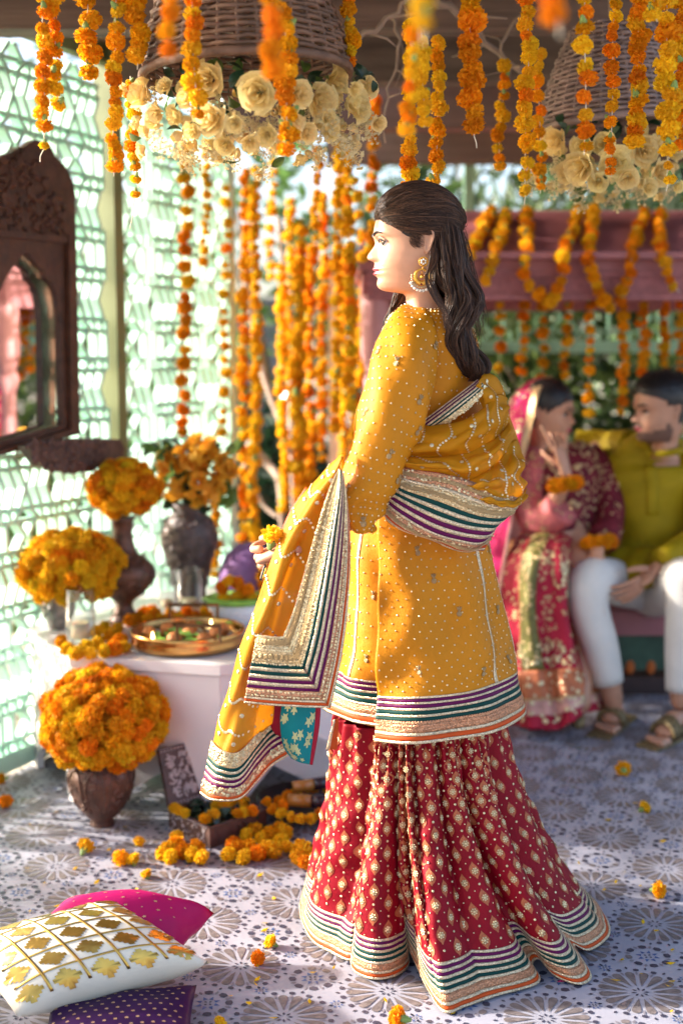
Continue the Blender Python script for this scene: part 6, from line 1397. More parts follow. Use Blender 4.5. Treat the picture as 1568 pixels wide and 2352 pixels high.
MED = medal_me('gold_medallion', 'sequin'); MEDVF = mesh_vf(MED); CUP = mesh('gold_flower', *gemcup(9, 1.0, .4), 'bead_gold', False)
def stick(me, surf, u, v, size, parent, off=.0015, rot=0.0):
    o = bpy.data.objects.new(me.name, me); link(o, parent); QUEUE.append((surf, u, v, off, size, rot, lambda M: setattr(o, 'matrix_basis', M))); return o

# ---- skirt: one gathered sheet from a waist ring down to the folded hem on the floor
def hemF(x, y, z=.012): return F(x, y, z)
SK = [  # top x, hem x, hem y on the floor, top side (0 near, 1 far), lift of the hem
    (830, 760, 2010, 1, .02), (790, 706, 2040, 1, .02), (776, 690, 2072, .5, .015), (778, 692, 2110, .2, .01), (790, 716, 2160, .1, .008), (808, 760, 2188, 0, .006), (836, 803, 2206, 0, .006),
    (858, 812, 2185, 0, .02), (868, 806, 2205, 0, .02), (876, 814, 2232, 0, .006), (890, 858, 2250, 0, .006), (902, 908, 2242, 0, .006), (910, 938, 2214, 0, .012),
    (916, 930, 2165, 0, .05), (922, 948, 2200, 0, .03), (932, 982, 2272, 0, .008), (942, 1020, 2326, 0, .005), (968, 1070, 2312, 0, .005), (1000, 1140, 2288, 0, .006), (1030, 1236, 2258, 0, .008),
    (1042, 1222, 2215, 0, .03), (1050, 1240, 2205, 0, .03), (1060, 1275, 2242, 0, .012), (1072, 1330, 2262, 0, .005), (1084, 1357, 2243, 0, .005), (1094, 1330, 2195, 0, .03), (1102, 1318, 2172, .05, .03), (1116, 1350, 2184, .1, .010), (1132, 1385, 2164, .2, .006), (1144, 1400, 2138, .4, .008), (1148, 1385, 2100, .6, .012), (1140, 1340, 2050, .9, .02), (1090, 1200, 2000, 1, .02), (960, 1000, 1985, 1, .02), (830, 760, 2010, 1, .02)]
class Skirt(Surf):
    def __init__(s):
        s.flip = 1.0; s.disp = None; T = []; Hh = []
        zt_ = P(960, 1640, 2.75).z
        for (tx, hx, hy, sd, lf) in SK:
            Yt = 2.60 + .30 * sd; w = (tx - 962) / 188.0; Yt = 2.755 - .155 * math.sqrt(max(.0, 1 - w * w)) * (1 - 2 * min(1, sd)) if sd in (0, 1) else 2.755 - .155 * math.sqrt(max(0, 1 - w * w)) * (1 - 2 * sd)
            a = P(tx, 1640, Yt); T.append((a.x, Yt, zt_)); q = hemF(hx, hy, lf); Hh.append(tuple(q))
        s.T = np.array(T); s.H = np.array(Hh); d = np.linalg.norm(np.diff(s.H, axis=0), axis=1) + .35 * np.linalg.norm(np.diff(s.T, axis=0), axis=1); L = np.concatenate([[0], np.cumsum(d)]); s.L = L / L[-1]; s.len = L[-1]
        s.rnd = random.Random(3); s.ph = [s.rnd.uniform(0, 6.28) for _ in range(6)]
    def _u(s, u): return np.interp(u, s.L, np.linspace(0, 1, len(s.L)))
    def base(s, u, v):
        w = _basis(len(s.T), s._u(u)); t = w @ s.T; h_ = w @ s.H; v_ = v[:, None]
        e = 0.30 * v_ + 0.70 * v_ ** 2.3
        p = np.empty_like(t); p[:, :2] = t[:, :2] + (h_[:, :2] - t[:, :2]) * e
        p[:, 2] = t[:, 2] + (h_[:, 2] - t[:, 2]) * v
        # gathers fade downwards, soft hollows between panels grow
        c = np.array([0.195, 2.755]); d = p[:, :2] - c; l = np.linalg.norm(d, axis=1, keepdims=True); d = d / np.maximum(l, 1e-6)
        g = 0.0070 * np.sin(u * 2 * np.pi * 38 + 2.0 * np.sin(v * 2.1) + s.ph[0]) * (1 - smooth01(v / .40)) + 0.042 * (np.abs(np.sin(u * np.pi * 15 + s.ph[1] + 0.9 * v + 1.2 * np.sin(u * 17))) ** 0.75 - .6) * np.sin(np.pi * np.clip(v * .92 + .08, 0, 1)) ** .8 + 0.004 * np.sin(u * 2 * np.pi * 13 + v * 9 + s.ph[2]) * np.sin(np.pi * v) + .0035 * np.sin(v * 40 + u * 60) * np.sin(np.pi * v) * np.sin(u * 31 + 2)
        p[:, :2] += d * g[:, None]; return p
skirt_s = Skirt()
if Vector(skirt_s.norm(np.array([.5]), np.array([.4]))[0]).y > 0: skirt_s.flip = -1.0
BV = .845
skirt = skirt_s.patch('skirt', 'crimson_silk', woman, nu=420, nv=70, thick=.0025)
def bands(surf, parent, v0, v1, spec, nu, u=(0, 1), off=.0012, nv=2, thick=.0014, along='v', uf=None):
    """stripes laid side by side across a border: spec = [(width, material)]"""
    tot = sum(w for w, _ in spec); a = v0
    for i, (w, m) in enumerate(spec):
        b_ = a + (v1 - v0) * w / tot
        o_ = off + (0.0006 if m in ('gota_gold',) else 0)
        if m:
            nm = {'gota_gold': 'gold_ribbon', 'bead_gold': 'beaded_band', 'bead_copper': 'sequin_band', 'ribbon_green': 'green_ribbon', 'ribbon_purple': 'purple_ribbon', 'ribbon_orange': 'orange_ribbon'}.get(m, 'ribbon')
            if along == 'v': surf.patch(nm, m, parent, u=u, v=(a, b_), nu=nu, nv=max(nv, int(abs(b_ - a) * 40)), off=o_, thick=thick, uf=uf)
            else: surf.patch(nm, m, parent, u=(a, b_), v=u, nu=max(nv, int(abs(b_ - a) * 20)), nv=nu, off=o_, thick=thick)
        a = b_
HEM = [(.8, 'gota_gold'), (.9, 'ribbon_purple'), (.8, 'gota_gold'), (.9, 'ribbon_purple'), (.8, 'gota_gold'), (.9, 'ribbon_green'), (.8, 'gota_gold'), (.9, 'ribbon_green'), (.8, 'gota_gold'), (2.0, 'bead_copper'), (.8, 'gota_gold'), (1.0, 'ribbon_orange'), (.7, 'gota_gold')]
bands(skirt_s, skirt, BV, 1.0, HEM, 420)
# woven ogees, stitched medallions and sequins over the skirt
def vis_u(surf, u, v):
    p = surf.pt(np.array([u]), np.array([v]))[0]; n = surf.norm(np.array([u]), np.array([v]), .004, surf.pt)[0]; return Vector(n).dot(Vector((0, 0, CAMH)) - Vector(p)) > 0
og = [(0, 1.25), (.12, 1.0), (.42, .62), (.62, .2), (.60, -.2), (.42, -.55), (.14, -.85), (.10, -1.0), (0, -1.08)]; og = og + [(-x, y) for x, y in og[-2:0:-1]]
ogm = MB(); sqm = Merge(); cnt = 0; rws = 16; NC = 33
cand = [((c + (.5 if r % 2 else 0)) / NC, (.035 + r * (BV - .068) / (rws - 1))) for r in range(rws) for c in range(NC)]
CU = np.array([q[0] for q in cand]); CV = np.array([q[1] for q in cand])
pp0 = skirt_s.pt(CU, CV); nn0 = skirt_s.norm(CU, CV, .004, skirt_s.pt); ok = np.sum(nn0 * (np.array([0, 0, CAMH]) - pp0), axis=1) > -0.4
e = .004; DU = np.linalg.norm(skirt_s.pt(CU + e, CV) - skirt_s.pt(CU - e, CV), axis=1) / (2 * e); DV = np.linalg.norm(skirt_s.pt(CU, CV + e) - skirt_s.pt(CU, CV - e), axis=1) / (2 * e)
for (u, v, du, dv, k_ok) in zip(CU, CV, DU, DV, ok):
    if not k_ok: continue
    sz = .0150 + .0025 * v
    q = np.array([(u + max(-.013, min(.013, x * 1.05 * sz / max(du, .2))), v - y * sz / max(dv, .2)) for x, y in og]); pp_ = skirt_s.at(q[:, 0], q[:, 1], .0011); cc_ = skirt_s.at(np.array([u]), np.array([v]), .0013); k_ = len(ogm.v); n_ = len(pp_); ogm.add(list(pp_) + list(cc_), [(i, (i + 1) % n_, n_) for i in range(n_)])
    if cnt < 298: stick(MED, skirt_s, u, v, .0076 + .001 * v, skirt, .0018); cnt += 1
    else: sqm.put(*MEDVF, skirt_s.frame(u, v, .0018, .0080 + .001 * v))
    sqm.put(*gemcup(6, .9, .35), skirt_s.frame(u + .5 / NC, v, .0014, .0032))
    for k_ in range(2): sqm.put(*gemcup(5, .9, .3), skirt_s.frame(u + (.25 + .5 * k_) / NC, v + .5 * (BV - .068) / (rws - 1), .0012, .0018))
flush(); ogm.obj('woven_ogees', 'ogee_gold', skirt, True, kind='stuff'); flush(); sqm.b.obj('small_sequins', 'sequin', skirt, False, kind='stuff')

# ---- tunic: flared lower part and bodice
Yc = 2.76
tunic_s = Shell([(700, 938, 1012, .050, 2.735), (718, 908, 1052, .095, 2.745), (745, 888, 1078, .125, 2.75), (800, 872, 1098, .142, Yc), (900, 838, 1106, .145, Yc), (1000, 815, 1106, .142, Yc), (1100, 800, 1100, .138, Yc), (1200, 792, 1106, .142, Yc), (1300, 786, 1122, .152, Yc), (1400, 778, 1140, .165, Yc), (1490, 768, 1158, .178, Yc), (1545, 760, 1172, .188, Yc), (1618, 748, 1194, .198, Yc)],
                disp=lambda u, v: .006 * np.sin(u * 2 * np.pi * 9 + 1.0) * smooth01((v - .45) / .5) + .003 * np.sin(u * 2 * np.pi * 5 + v * 14) * smooth01(v * 3) + .002 * np.sin(v * 55 + 4 * np.sin(u * 18)) + .004 * np.sin(u * 38 + v * 11 + 2 * np.sin(v * 7)) * smooth01((v - .5) / .3) + .0022 * np.sin(u * 60 - v * 27) * smooth01((v - .3) / .3))
if Vector(tunic_s.norm(np.array([.25]), np.array([.5]))[0]).y > 0: tunic_s.flip = -1.0
# side slit seen at the near side; the near panel hangs a little proud and lower at its corner
SL = None
for uu in np.linspace(.02, .3, 400):
    q = tunic_s.pt(np.array([uu]), np.array([1.0]))[0]; x_ = q[0] / (q[1] * _cp + (CAMH - q[2]) * _sp) * FPX + 784
    if x_ >= 868: SL = uu; break
tunic_s.patch('tunic', 'mustard_silk', woman, u=(0, 1), v=(0, 1), nu=160, nv=120, thick=.003)
tunic = woman.children[-1]
class Over(Surf):
    """near panel of the tunic below the hip, hem dipping to the slit corner"""
    def __init__(s): s.flip = tunic_s.flip; s.disp = None
    def base(s, u, v):
        U = SL + (0.53 - SL) * u; drop = .030 * (1 - u) ** 1.15 * smooth01(v * 1.2 - .1)
        p = tunic_s.pt(U, .52 + .48 * np.clip(v, 0, 1) ** 1.0) if False else tunic_s.pt(U, .52 + .48 * v)
        n = tunic_s.norm(U, np.full_like(U, .8)); p = p + n * (.014 + .006 * np.sin(u * 8 + v * 4 + 1) * v + .0035 * np.sin(u * 21 - v * 7) * v + .0025 * np.sin(u * 9 + v * 23 + 3 * np.sin(u * 5)) * np.sin(np.pi * v) + .012 * v * np.exp(-(u / .5) ** 2))[:, None]; p[:, 2] -= drop; return p
ov = Over(); over = ov.patch('near_panel', 'mustard_silk', tunic, u=(0, 1), v=(0, 1), nu=90, nv=60, thick=.002)
TH = [(.7, 'gota_gold'), (1.0, 'ribbon_purple'), (.6, 'gota_gold'), (1.0, 'ribbon_purple'), (.6, 'gota_gold'), (1.0, 'ribbon_green'), (.6, 'gota_gold'), (1.0, 'ribbon_green'), (.6, 'gota_gold'), (1.9, 'bead_copper'), (.7, 'gota_gold'), (1.1, 'ribbon_orange'), (.7, 'gota_gold')]
bands(ov, over, .765, 1.0, TH, 70)
bands(tunic_s, tunic, .885, 1.0, TH, 50, u=(0, SL + .01), off=.0012); bands(tunic_s, tunic, .885, 1.0, TH, 70, u=(.52, 1), off=.0012)
# row of sequins in a circle band on the hem
sq = Merge(); rgk = random.Random(77)
for i in range(90):
    for rv in (.902, .918):
        sq.put(*gemcup(7, .9, .3), ov.frame((i + .5 * (rv > .91)) / 90, rv, .0022, .0042))
flush(); sq.b.obj('hem_sequins', 'bead_copper', over, False, kind='stuff')
# appliqued vertical tapes and sprigs on the near panel
for uu in (.60, .855):
    m = ov.patch('vertical_tape', 'gota_gold', over, u=(uu - .011, uu + .011), v=(.0, .765), nu=2, nv=50, off=.0014, thick=.0012)
tunic_s.patch('vertical_tape', 'gota_gold', tunic, u=(.105, .112), v=(.55, .885), nu=2, nv=40, off=.0014, thick=.0012)
for (uu, vv) in [(.22, .20), (.40, .14), (.42, .42), (.20, .62), (.50, .66), (.72, .22), (.73, .45), (.74, .66), (.94, .30), (.95, .62), (.30, .30)]: stick(SPR, ov, uu, vv, .012, over, .0016, rgk.uniform(-.2, .2))
for (uu, vv) in [(.06, .62), (.08, .75), (.05, .84), (.15, .70), (.14, .82)]: stick(SPR, tunic_s, uu, vv, .011, tunic, .0016)
dm = Merge()
for r in range(27):
    for c in range(18):
        uu = (c + (.5 if r % 2 else 0) + .3) / 18 + rgk.uniform(-.006, .006); vv = .01 + r * .0278 + rgk.uniform(-.003, .003)
        if uu < .99: dm.put(*DOT, ov.frame(uu, vv, .0010, 1.0))
for r in range(36):
    for c in range(26):
        uu = (c + (.5 if r % 2 else 0)) / 26 * .52 + rgk.uniform(-.003, .003); vv = .02 + r * .0238 + rgk.uniform(-.002, .002)
        if .0 < uu < .52 and (uu < SL or vv < .53) and vv < .88: dm.put(*DOT, tunic_s.frame(uu, vv, .0010, 1.0))
# ---- sleeve over the near arm
class Tube(Surf):
    def __init__(s, rows, disp=None):
        s.rows = rows; s.flip = 1.0; s.disp = disp; k = []
        for i, (x, y, Y, r, d) in enumerate(rows):
            p = P(x, y, Y); k.append([p.x, p.y, p.z, r * mpp(Y), d])
        s.k = np.array(k); t = np.gradient(s.k[:, :3], axis=0); s.t = t / np.linalg.norm(t, axis=1, keepdims=True)
    def base(s, u, v):
        w = _basis(len(s.k), v); q = w @ s.k; t = w @ s.t; a = math.pi - u * 2 * math.pi
        sx = np.cross(np.array([0, 1.0, 0]), t); sx = sx / np.linalg.norm(sx, axis=1, keepdims=True); sx = -sx; sx = np.where(sx[:, :1] < 0, -sx, sx); sy = np.cross(t, sx); sy = np.where(sy[:, 1:2] > 0, -sy, sy)
        return q[:, :3] + sx * (q[:, 3] * np.cos(a))[:, None] + sy * (q[:, 4] * np.sin(a))[:, None]
slv = Tube([(962, 703, 2.72, 14, .012), (954, 730, 2.68, 40, .032), (943, 770, 2.635, 62, .05), (931, 830, 2.595, 74, .056), (914, 900, 2.57, 78, .058), (892, 970, 2.553, 76, .058), (870, 1040, 2.54, 70, .056), (846, 1105, 2.53, 60, .054), (832, 1160, 2.53, 52, .05), (832, 1196, 2.535, 38, .042), (838, 1208, 2.54, 20, .025)],
           disp=lambda u, v: .0035 * np.sin(v * 30 + 5 * np.sin(u * 6.28)) * smooth01((v - .35) / .4) + .003 * np.sin(u * 6.28 * 3 + v * 8) + .0055 * np.sin(v * 19 - u * 14) * smooth01((v - .4) / .3) + .0035 * np.sin(v * 41 + u * 11) * smooth01((v - .55) / .2) + .002 * np.sin(v * 27 - u * 25))
if Vector(slv.norm(np.array([.25]), np.array([.5]))[0]).y > 0: slv.flip = -1.0
sleeve = slv.patch('sleeve', 'mustard_silk', tunic, nu=64, nv=80, thick=.002)
for r in range(27):
    for c in range(11):
        uu = (c + (.5 if r % 2 else 0)) / 22 + rgk.uniform(-.006, .006); vv = .06 + r * .0335 + rgk.uniform(-.003, .003)
        if vv < .95: dm.put(*DOT, slv.frame(uu, vv, .0010, 1.0))
for (uu, vv) in [(.20, .34), (.36, .42), (.10, .50), (.30, .60), (.42, .66), (.12, .74), (.26, .86), (.40, .25), (.06, .30), (.44, .50)]: stick(SPR, slv, uu, vv, .0125, sleeve, .0016, rgk.uniform(-.6, .2))
for (uu, vv) in [(.34, .16), (.40, .25), (.44, .10), (.47, .20), (.36, .05), (.42, .33)]: stick(SPR, tunic_s, uu, vv, .0115, tunic, .0016, rgk.uniform(-.5, .5))
flush(); dm.b.obj('bead_dots', 'sequin', tunic, False, kind='stuff')
c_ = curve([P(838, 1130, 2.545), P(800, 1165, 2.54), P(752, 1192, 2.54), P(715, 1222, 2.535)], 14); b = MB(); b.tube([Vector(q) for q in c_], [.050, .050, .049, .048, .047, .046, .045, .044, .043, .042, .041, .040, .039, .038], 16); b.obj('forearm_sleeve', 'mustard_silk', tunic, True)
# beadwork along the chest front
bd = Merge()
for i in range(150):
    vv = rgk.uniform(.10, .30); uu = rgk.uniform(-.02, .055); bd.put(*gemcup(6, 1, .4), tunic_s.frame(uu % 1.0, vv, .002, rgk.uniform(.002, .0055)))
flush(); bd.b.obj('chest_beadwork', 'bead_gold', tunic, False, kind='stuff')
b = MB(); cl = [tunic_s.at(np.array([t]), np.array([.004]), .001)[0] for t in np.linspace(0, 1, 40)]; b.tube([Vector(p) for p in cl], .0016, 5, cap=False); b.obj('neck_piping', 'mustard_silk', tunic, True)
for t in (.12, .17): stick(SPR, tunic_s, t, .03, .010, tunic, .002)

# ---- stole
dup = bpy.data.objects.new('stole', None)
bpy.data.objects.remove(dup)
def sheet(rows, disp=None, towards=True):
    s = Surf([[P(*p) for p in r] for r in rows], disp)
    n = Vector(s.norm(np.array([.5]), np.array([.5]))[0]); c = Vector(s.base(np.array([.5]), np.array([.5]))[0])
    if n.dot(Vector((0, 0, CAMH)) - c) < 0: s.flip = -1.0
    return s
# D1a: sheer fall from the forearm, left edge to inner edge of the border
fall = sheet([[(792, 1040, 2.50), (788, 1046, 2.475), (784, 1052, 2.47), (782, 1066, 2.49)],
              [(738, 1086, 2.51), (752, 1090, 2.475), (768, 1098, 2.465), (784, 1110, 2.49)],
              [(686, 1150, 2.52), (706, 1155, 2.485), (730, 1162, 2.47), (758, 1172, 2.49)],
              [(642, 1235, 2.50), (664, 1240, 2.475), (694, 1246, 2.49), (728, 1250, 2.48)],
              [(605, 1340, 2.49), (632, 1345, 2.465), (660, 1352, 2.485), (704, 1350, 2.48)],
              [(564, 1450, 2.49), (590, 1458, 2.46), (624, 1468, 2.485), (680, 1470, 2.485)],
              [(534, 1545, 2.50), (556, 1556, 2.47), (590, 1570, 2.49), (650, 1580, 2.50)],
              [(506, 1640, 2.51), (524, 1652, 2.475), (556, 1668, 2.47), (640, 1600, 2.53)],
              [(486, 1710, 2.515), (504, 1724, 2.475), (540, 1734, 2.475), (652, 1640, 2.55)]],
             disp=lambda u, v: .004 * np.sin(u * 12 + v * 7) * np.sin(np.pi * u) + .002 * np.sin(v * 30 + u * 5))
stole = fall.patch('stole', 'mustard_sheer', woman, nu=40, nv=90, thick=.0008)
# bottom border of that fall
fb = sheet([[(486, 1700, 2.510), (506, 1720, 2.470), (545, 1728, 2.466), (585, 1690, 2.50), (610, 1655, 2.535), (652, 1634, 2.55)],
            [(474, 1762, 2.512), (500, 1784, 2.470), (548, 1786, 2.468), (590, 1735, 2.50), (622, 1700, 2.535), (658, 1680, 2.55)],
            [(460, 1822, 2.515), (488, 1838, 2.472), (548, 1836, 2.470), (586, 1800, 2.50), (620, 1762, 2.535), (662, 1735, 2.55)]])
fbo = fb.patch('border_cloth', 'red_lining', stole, nu=40, nv=20, thick=.0008)
bands(fb, stole, 0, 1, [(3.2, 'bead_gold'), (.7, 'ribbon_green'), (.6, 'gota_gold'), (.7, 'ribbon_green'), (.6, 'gota_gold'), (.7, 'ribbon_purple'), (.6, 'gota_gold'), (.7, 'ribbon_purple'), (2.2, 'bead_copper'), (.7, 'ribbon_orange'), (.5, 'gota_gold')], 60, off=.0012)
# D1b: L shaped border, vertical arm then bottom arm, mitred
def lerp(a, b_, t): return a + (b_ - a) * t
rowsV = []
for (xi, yi, xo, yo, Y) in [(778, 1078, 786, 1082, 2.462), (762, 1110, 797, 1150, 2.458), (738, 1180, 803, 1215, 2.458), (706, 1290, 804, 1310, 2.456), (684, 1370, 797, 1400, 2.454), (666, 1425, 782, 1510, 2.452), (650, 1462, 757, 1626, 2.450)]:
    rowsV.append([(lerp(xi, xo, t), lerp(yi, yo, t), Y - .010 * math.sin(t * 3.1) + .006 * math.sin(t * 9)) for t in (0, .2, .4, .6, .8, 1)])
lv_ = sheet(rowsV, disp=lambda u, v: .002 * np.sin(u * 9 + v * 6) * v)
rowsH = [[(lerp(590, 560, t), lerp(1458, 1614, t), 2.452) for t in (0, .2, .4, .6, .8, 1)], [(lerp(612, 625, t), lerp(1460, 1620, t), 2.447) for t in (0, .2, .4, .6, .8, 1)], [(lerp(634, 695, t), lerp(1462, 1624, t), 2.447) for t in (0, .2, .4, .6, .8, 1)], [(lerp(650, 757, t), lerp(1462, 1626, t), 2.4495 - .010 * math.sin(t * 3.1) + .006 * math.sin(t * 9)) for t in (0, .2, .4, .6, .8, 1)]]
lh_ = sheet(rowsH)
LS = [(4.2, 'bead_gold'), (.6, 'ribbon_green'), (.55, 'gota_gold'), (.55, 'ribbon_green'), (.55, 'gota_gold'), (.55, 'ribbon_purple'), (.55, 'gota_gold'), (.5, 'ribbon_purple'), (1.35, 'bead_copper'), (.3, 'gota_gold'), (.45, 'ribbon_orange'), (.3, 'gota_gold')]
for s_, nm in ((lv_, 'border_back'), (lh_, 'border_back')):
    s_.patch(nm, 'red_lining', stole, nu=24, nv=40, thick=.0008)
    bands(s_, stole, 0, 1, LS, 50, off=.0012, along='u')
gf_ = 0
for s_, n_, rot in ((lv_, 40, 0), (lh_, 9, 1.57)):
    for i in range(n_):
        for uu, sz in ((.085, .0062), (.30, .0066)):
            vv = (i + .5) / n_; w_ = np.linalg.norm(s_.pt(np.array([.42]), np.array([vv]))[0] - s_.pt(np.array([0.]), np.array([vv]))[0]); stick(CUP, s_, uu, vv, min(sz, w_ * .20), stole, .0022, i)
bd = Merge()
for s_, n_ in ((lv_, 130), (lh_, 26)):
    for i in range(n_):
        for uu in (.012, .165, .205, .40, .80, .87): bd.put(*gemcup(6, 1, .35), s_.frame(uu + rgk.uniform(-.006, .006), (i + rgk.random()) / n_, .0022, rgk.uniform(.0016, .0026)))
for i in range(260): bd.put(*gemcup(6, 1, .4), fb.frame(rgk.random(), rgk.choice([rgk.uniform(.02, .26), rgk.uniform(.70, .86)]), .0024, rgk.uniform(.0018, .0042)))
# zig-zag chains of sequins on the sheer fall
def chain(s_, pts, sp, size):
    c = curve([(a, b_, 0) for a, b_ in pts], 60); n_ = int(np.sum(np.linalg.norm(np.diff(s_.pt(c[:, 0], c[:, 1]), axis=0), axis=1)) / sp)
    for t in np.linspace(0, 1, max(2, n_)): uu = np.interp(t, np.linspace(0, 1, 60), c[:, 0]); vv = np.interp(t, np.linspace(0, 1, 60), c[:, 1]); bd.put(*gemcup(7, 1, .2), s_.frame(uu, vv, .0016, size))
for i in range(9):
    v0 = .08 + i * .1
    chain(fall, [(.02, v0), (.3, v0 + .045), (.55, v0 + .02), (.98, v0 + .07)], .0075, .0030); 
    for uu in (.18, .6): bd.put(*gemcup(8, 1, .3), fall.frame(uu, v0 + .06, .0016, .0048))
# orange edge on the far side of the fall
eg = sheet([[(702, 1118, 2.535), (712, 1124, 2.53)], [(668, 1170, 2.54), (682, 1176, 2.53)], [(648, 1215, 2.54), (664, 1222, 2.53)], [(640, 1255, 2.54), (650, 1262, 2.53)]]); eg.patch('orange_ribbon', 'ribbon_orange', stole, nu=3, nv=20, thick=.001)
# D2: teal brocade lining flap with red edge, red lining beside it
tl = sheet([[(648, 1606, 2.50), (690, 1604, 2.49), (738, 1602, 2.50)], [(643, 1660, 2.50), (686, 1664, 2.485), (734, 1666, 2.50)], [(650, 1712, 2.505), (684, 1726, 2.49), (725, 1720, 2.505)], [(668, 1742, 2.51), (690, 1752, 2.50), (718, 1757, 2.51)]]); tl.patch('brocade_lining', 'teal_brocade', stole, nu=16, nv=20, thick=.001)
tl.patch('red_edge', 'red_lining', stole, u=(.88, 1.02), nu=2, nv=20, off=.001, thick=.0012)
rl = sheet([[(566, 1606, 2.54), (620, 1600, 2.525), (665, 1600, 2.53)], [(590, 1640, 2.54), (625, 1650, 2.53), (662, 1655, 2.53)], [(620, 1680, 2.545), (640, 1690, 2.535), (668, 1700, 2.535)]]); rl.patch('red_lining', 'red_lining', stole, nu=12, nv=12, thick=.001)
bq = MB(); rgq = random.Random(8)
for i in range(26):
    cu, cv = rgq.uniform(.08, .82), rgq.uniform(.05, .92); q = np.array([(cu + .07 * (1 + .5 * math.sin(5 * t)) * math.cos(t), cv + .055 * (1 + .5 * math.sin(5 * t)) * math.sin(t)) for t in np.linspace(0, 6.283, 15)[:-1]]); q[:, 0] = np.clip(q[:, 0], .01, .87); pp_ = tl.at(q[:, 0], np.clip(q[:, 1], 0, 1), .0008); n_ = len(pp_); bq.add(list(pp_) + list(tl.at(np.array([cu]), np.array([cv]), .0008)), [(k_, (k_ + 1) % n_, n_) for k_ in range(n_)])
bq.obj('brocade_flowers', 'brocade_gold', stole, True, kind='stuff')
# D4: swathes gathered across the back
def swathe(top, bot, Yt, Yb, bulge, seed, mat='mustard_sheer', nr=5, name='stole_fold', fold=.004):
    n_ = 12; a = curve([(x, y, 0) for x, y in top], n_); c = curve([(x, y, 0) for x, y in bot], n_); yt = np.interp(np.linspace(0, 1, n_), np.linspace(0, 1, len(Yt)), Yt); yb = np.interp(np.linspace(0, 1, n_), np.linspace(0, 1, len(Yb)), Yb); rows = []
    for t in np.linspace(0, 1, nr):
        rows.append([(lerp(a[i, 0], c[i, 0], t), lerp(a[i, 1], c[i, 1], t), lerp(yt[i], yb[i], t) - bulge * math.sin(math.pi * t) ** .8) for i in range(n_)])
    r = random.Random(seed); p1, p2 = r.uniform(0, 6), r.uniform(0, 6)
    s_ = sheet(rows, disp=lambda u, v: fold * np.sin(v * 11 + 3 * u + p1) * np.sin(np.pi * v) + fold * .7 * np.sin(u * 26 + v * 6 + p2) * np.sin(np.pi * v) + fold * .5 * np.sin(u * 9 - v * 17 + p1))
    s_.patch(name, mat, stole, nu=60, nv=26, thick=.001); return s_
YB0 = 2.60
s1 = swathe([(1112, 856), (1140, 868), (1162, 905), (1168, 950), (1182, 995), (1198, 1036)], [(1085, 895), (1105, 930), (1125, 985), (1140, 1030), (1150, 1060), (1170, 1090)], [2.64, 2.65, 2.68, 2.72, 2.72, 2.72], [2.60, 2.60, 2.61, 2.62, 2.62, 2.63], .03, 1)
s2 = swathe([(938, 974), (1000, 976), (1056, 968), (1095, 945), (1122, 925), (1145, 905), (1163, 915)], [(896, 1052), (945, 1056), (1010, 1052), (1060, 1046), (1100, 1030), (1140, 1010), (1166, 965)], [2.595, 2.58, 2.575, 2.58, 2.59, 2.62, 2.68], [2.575, 2.56, 2.555, 2.56, 2.575, 2.61, 2.67], .035, 2)
s3 = swathe([(896, 1046), (945, 1050), (1010, 1046), (1060, 1040), (1100, 1026), (1140, 1005), (1168, 968)], [(888, 1075), (945, 1082), (1010, 1094), (1070, 1110), (1110, 1098), (1150, 1060), (1180, 1005)], [2.575, 2.56, 2.555, 2.56, 2.575, 2.60, 2.66], [2.56, 2.545, 2.54, 2.545, 2.56, 2.60, 2.66], .03, 3)
s4 = swathe([(1066, 1108), (1100, 1092), (1130, 1068), (1160, 1040), (1182, 1010), (1200, 1045)], [(1085, 1122), (1120, 1136), (1150, 1146), (1178, 1152), (1196, 1150), (1206, 1118)], [2.55, 2.555, 2.57, 2.60, 2.64, 2.66], [2.535, 2.53, 2.535, 2.55, 2.58, 2.62], .035, 4, fold=.006)
s5 = swathe([(1070, 1138), (1110, 1142), (1150, 1148), (1185, 1150), (1208, 1120)], [(1100, 1152), (1130, 1160), (1160, 1164), (1188, 1162), (1206, 1146)], [2.54, 2.53, 2.535, 2.55, 2.60], [2.53, 2.525, 2.53, 2.545, 2.59], .02, 5)
band = sheet([[(892, 1066, 2.548), (945, 1078, 2.530), (1018, 1088, 2.520), (1090, 1110, 2.520), (1145, 1132, 2.526), (1198, 1146, 2.56)],
              [(880, 1092, 2.546), (935, 1118, 2.520), (1012, 1140, 2.508), (1085, 1168, 2.508), (1135, 1180, 2.52), (1176, 1176, 2.555)],
              [(872, 1116, 2.546), (922, 1150, 2.520), (1002, 1188, 2.508), (1075, 1212, 2.508), (1120, 1216, 2.52), (1144, 1206, 2.555)],
              [(862, 1138, 2.548), (906, 1180, 2.525), (985, 1226, 2.515), (1050, 1248, 2.515), (1096, 1250, 2.53), (1136, 1226, 2.565)],
              [(860, 1152, 2.552), (892, 1196, 2.535), (945, 1226, 2.53), (1010, 1250, 2.53), (1070, 1266, 2.545), (1112, 1266, 2.575)]], disp=lambda u, v: .003 * np.sin(u * 14 + v * 4))
band.patch('border_back', 'red_lining', stole, nu=40, nv=24, thick=.001)
BS = [(1.6, 'bead_copper'), (.4, 'gota_gold'), (1.5, 'bead_gold'), (.6, 'ribbon_green'), (.55, 'gota_gold'), (.6, 'ribbon_green'), (.55, 'gota_gold'), (.65, 'ribbon_purple'), (.55, 'gota_gold'), (.65, 'ribbon_purple'), (.45, 'gota_gold'), (1.6, 'bead_copper'), (.4, 'gota_gold'), (.6, 'ribbon_orange'), (.45, 'gota_gold')]
bands(band, stole, 0, 1, BS, 70, off=.0012)
for i in range(44):
    for vv, sz in ((.075, .0050), (.24, .0056), (.84, .0048)): stick(CUP, band, (i + .5) / 44, vv, sz, stole, .0022, i)
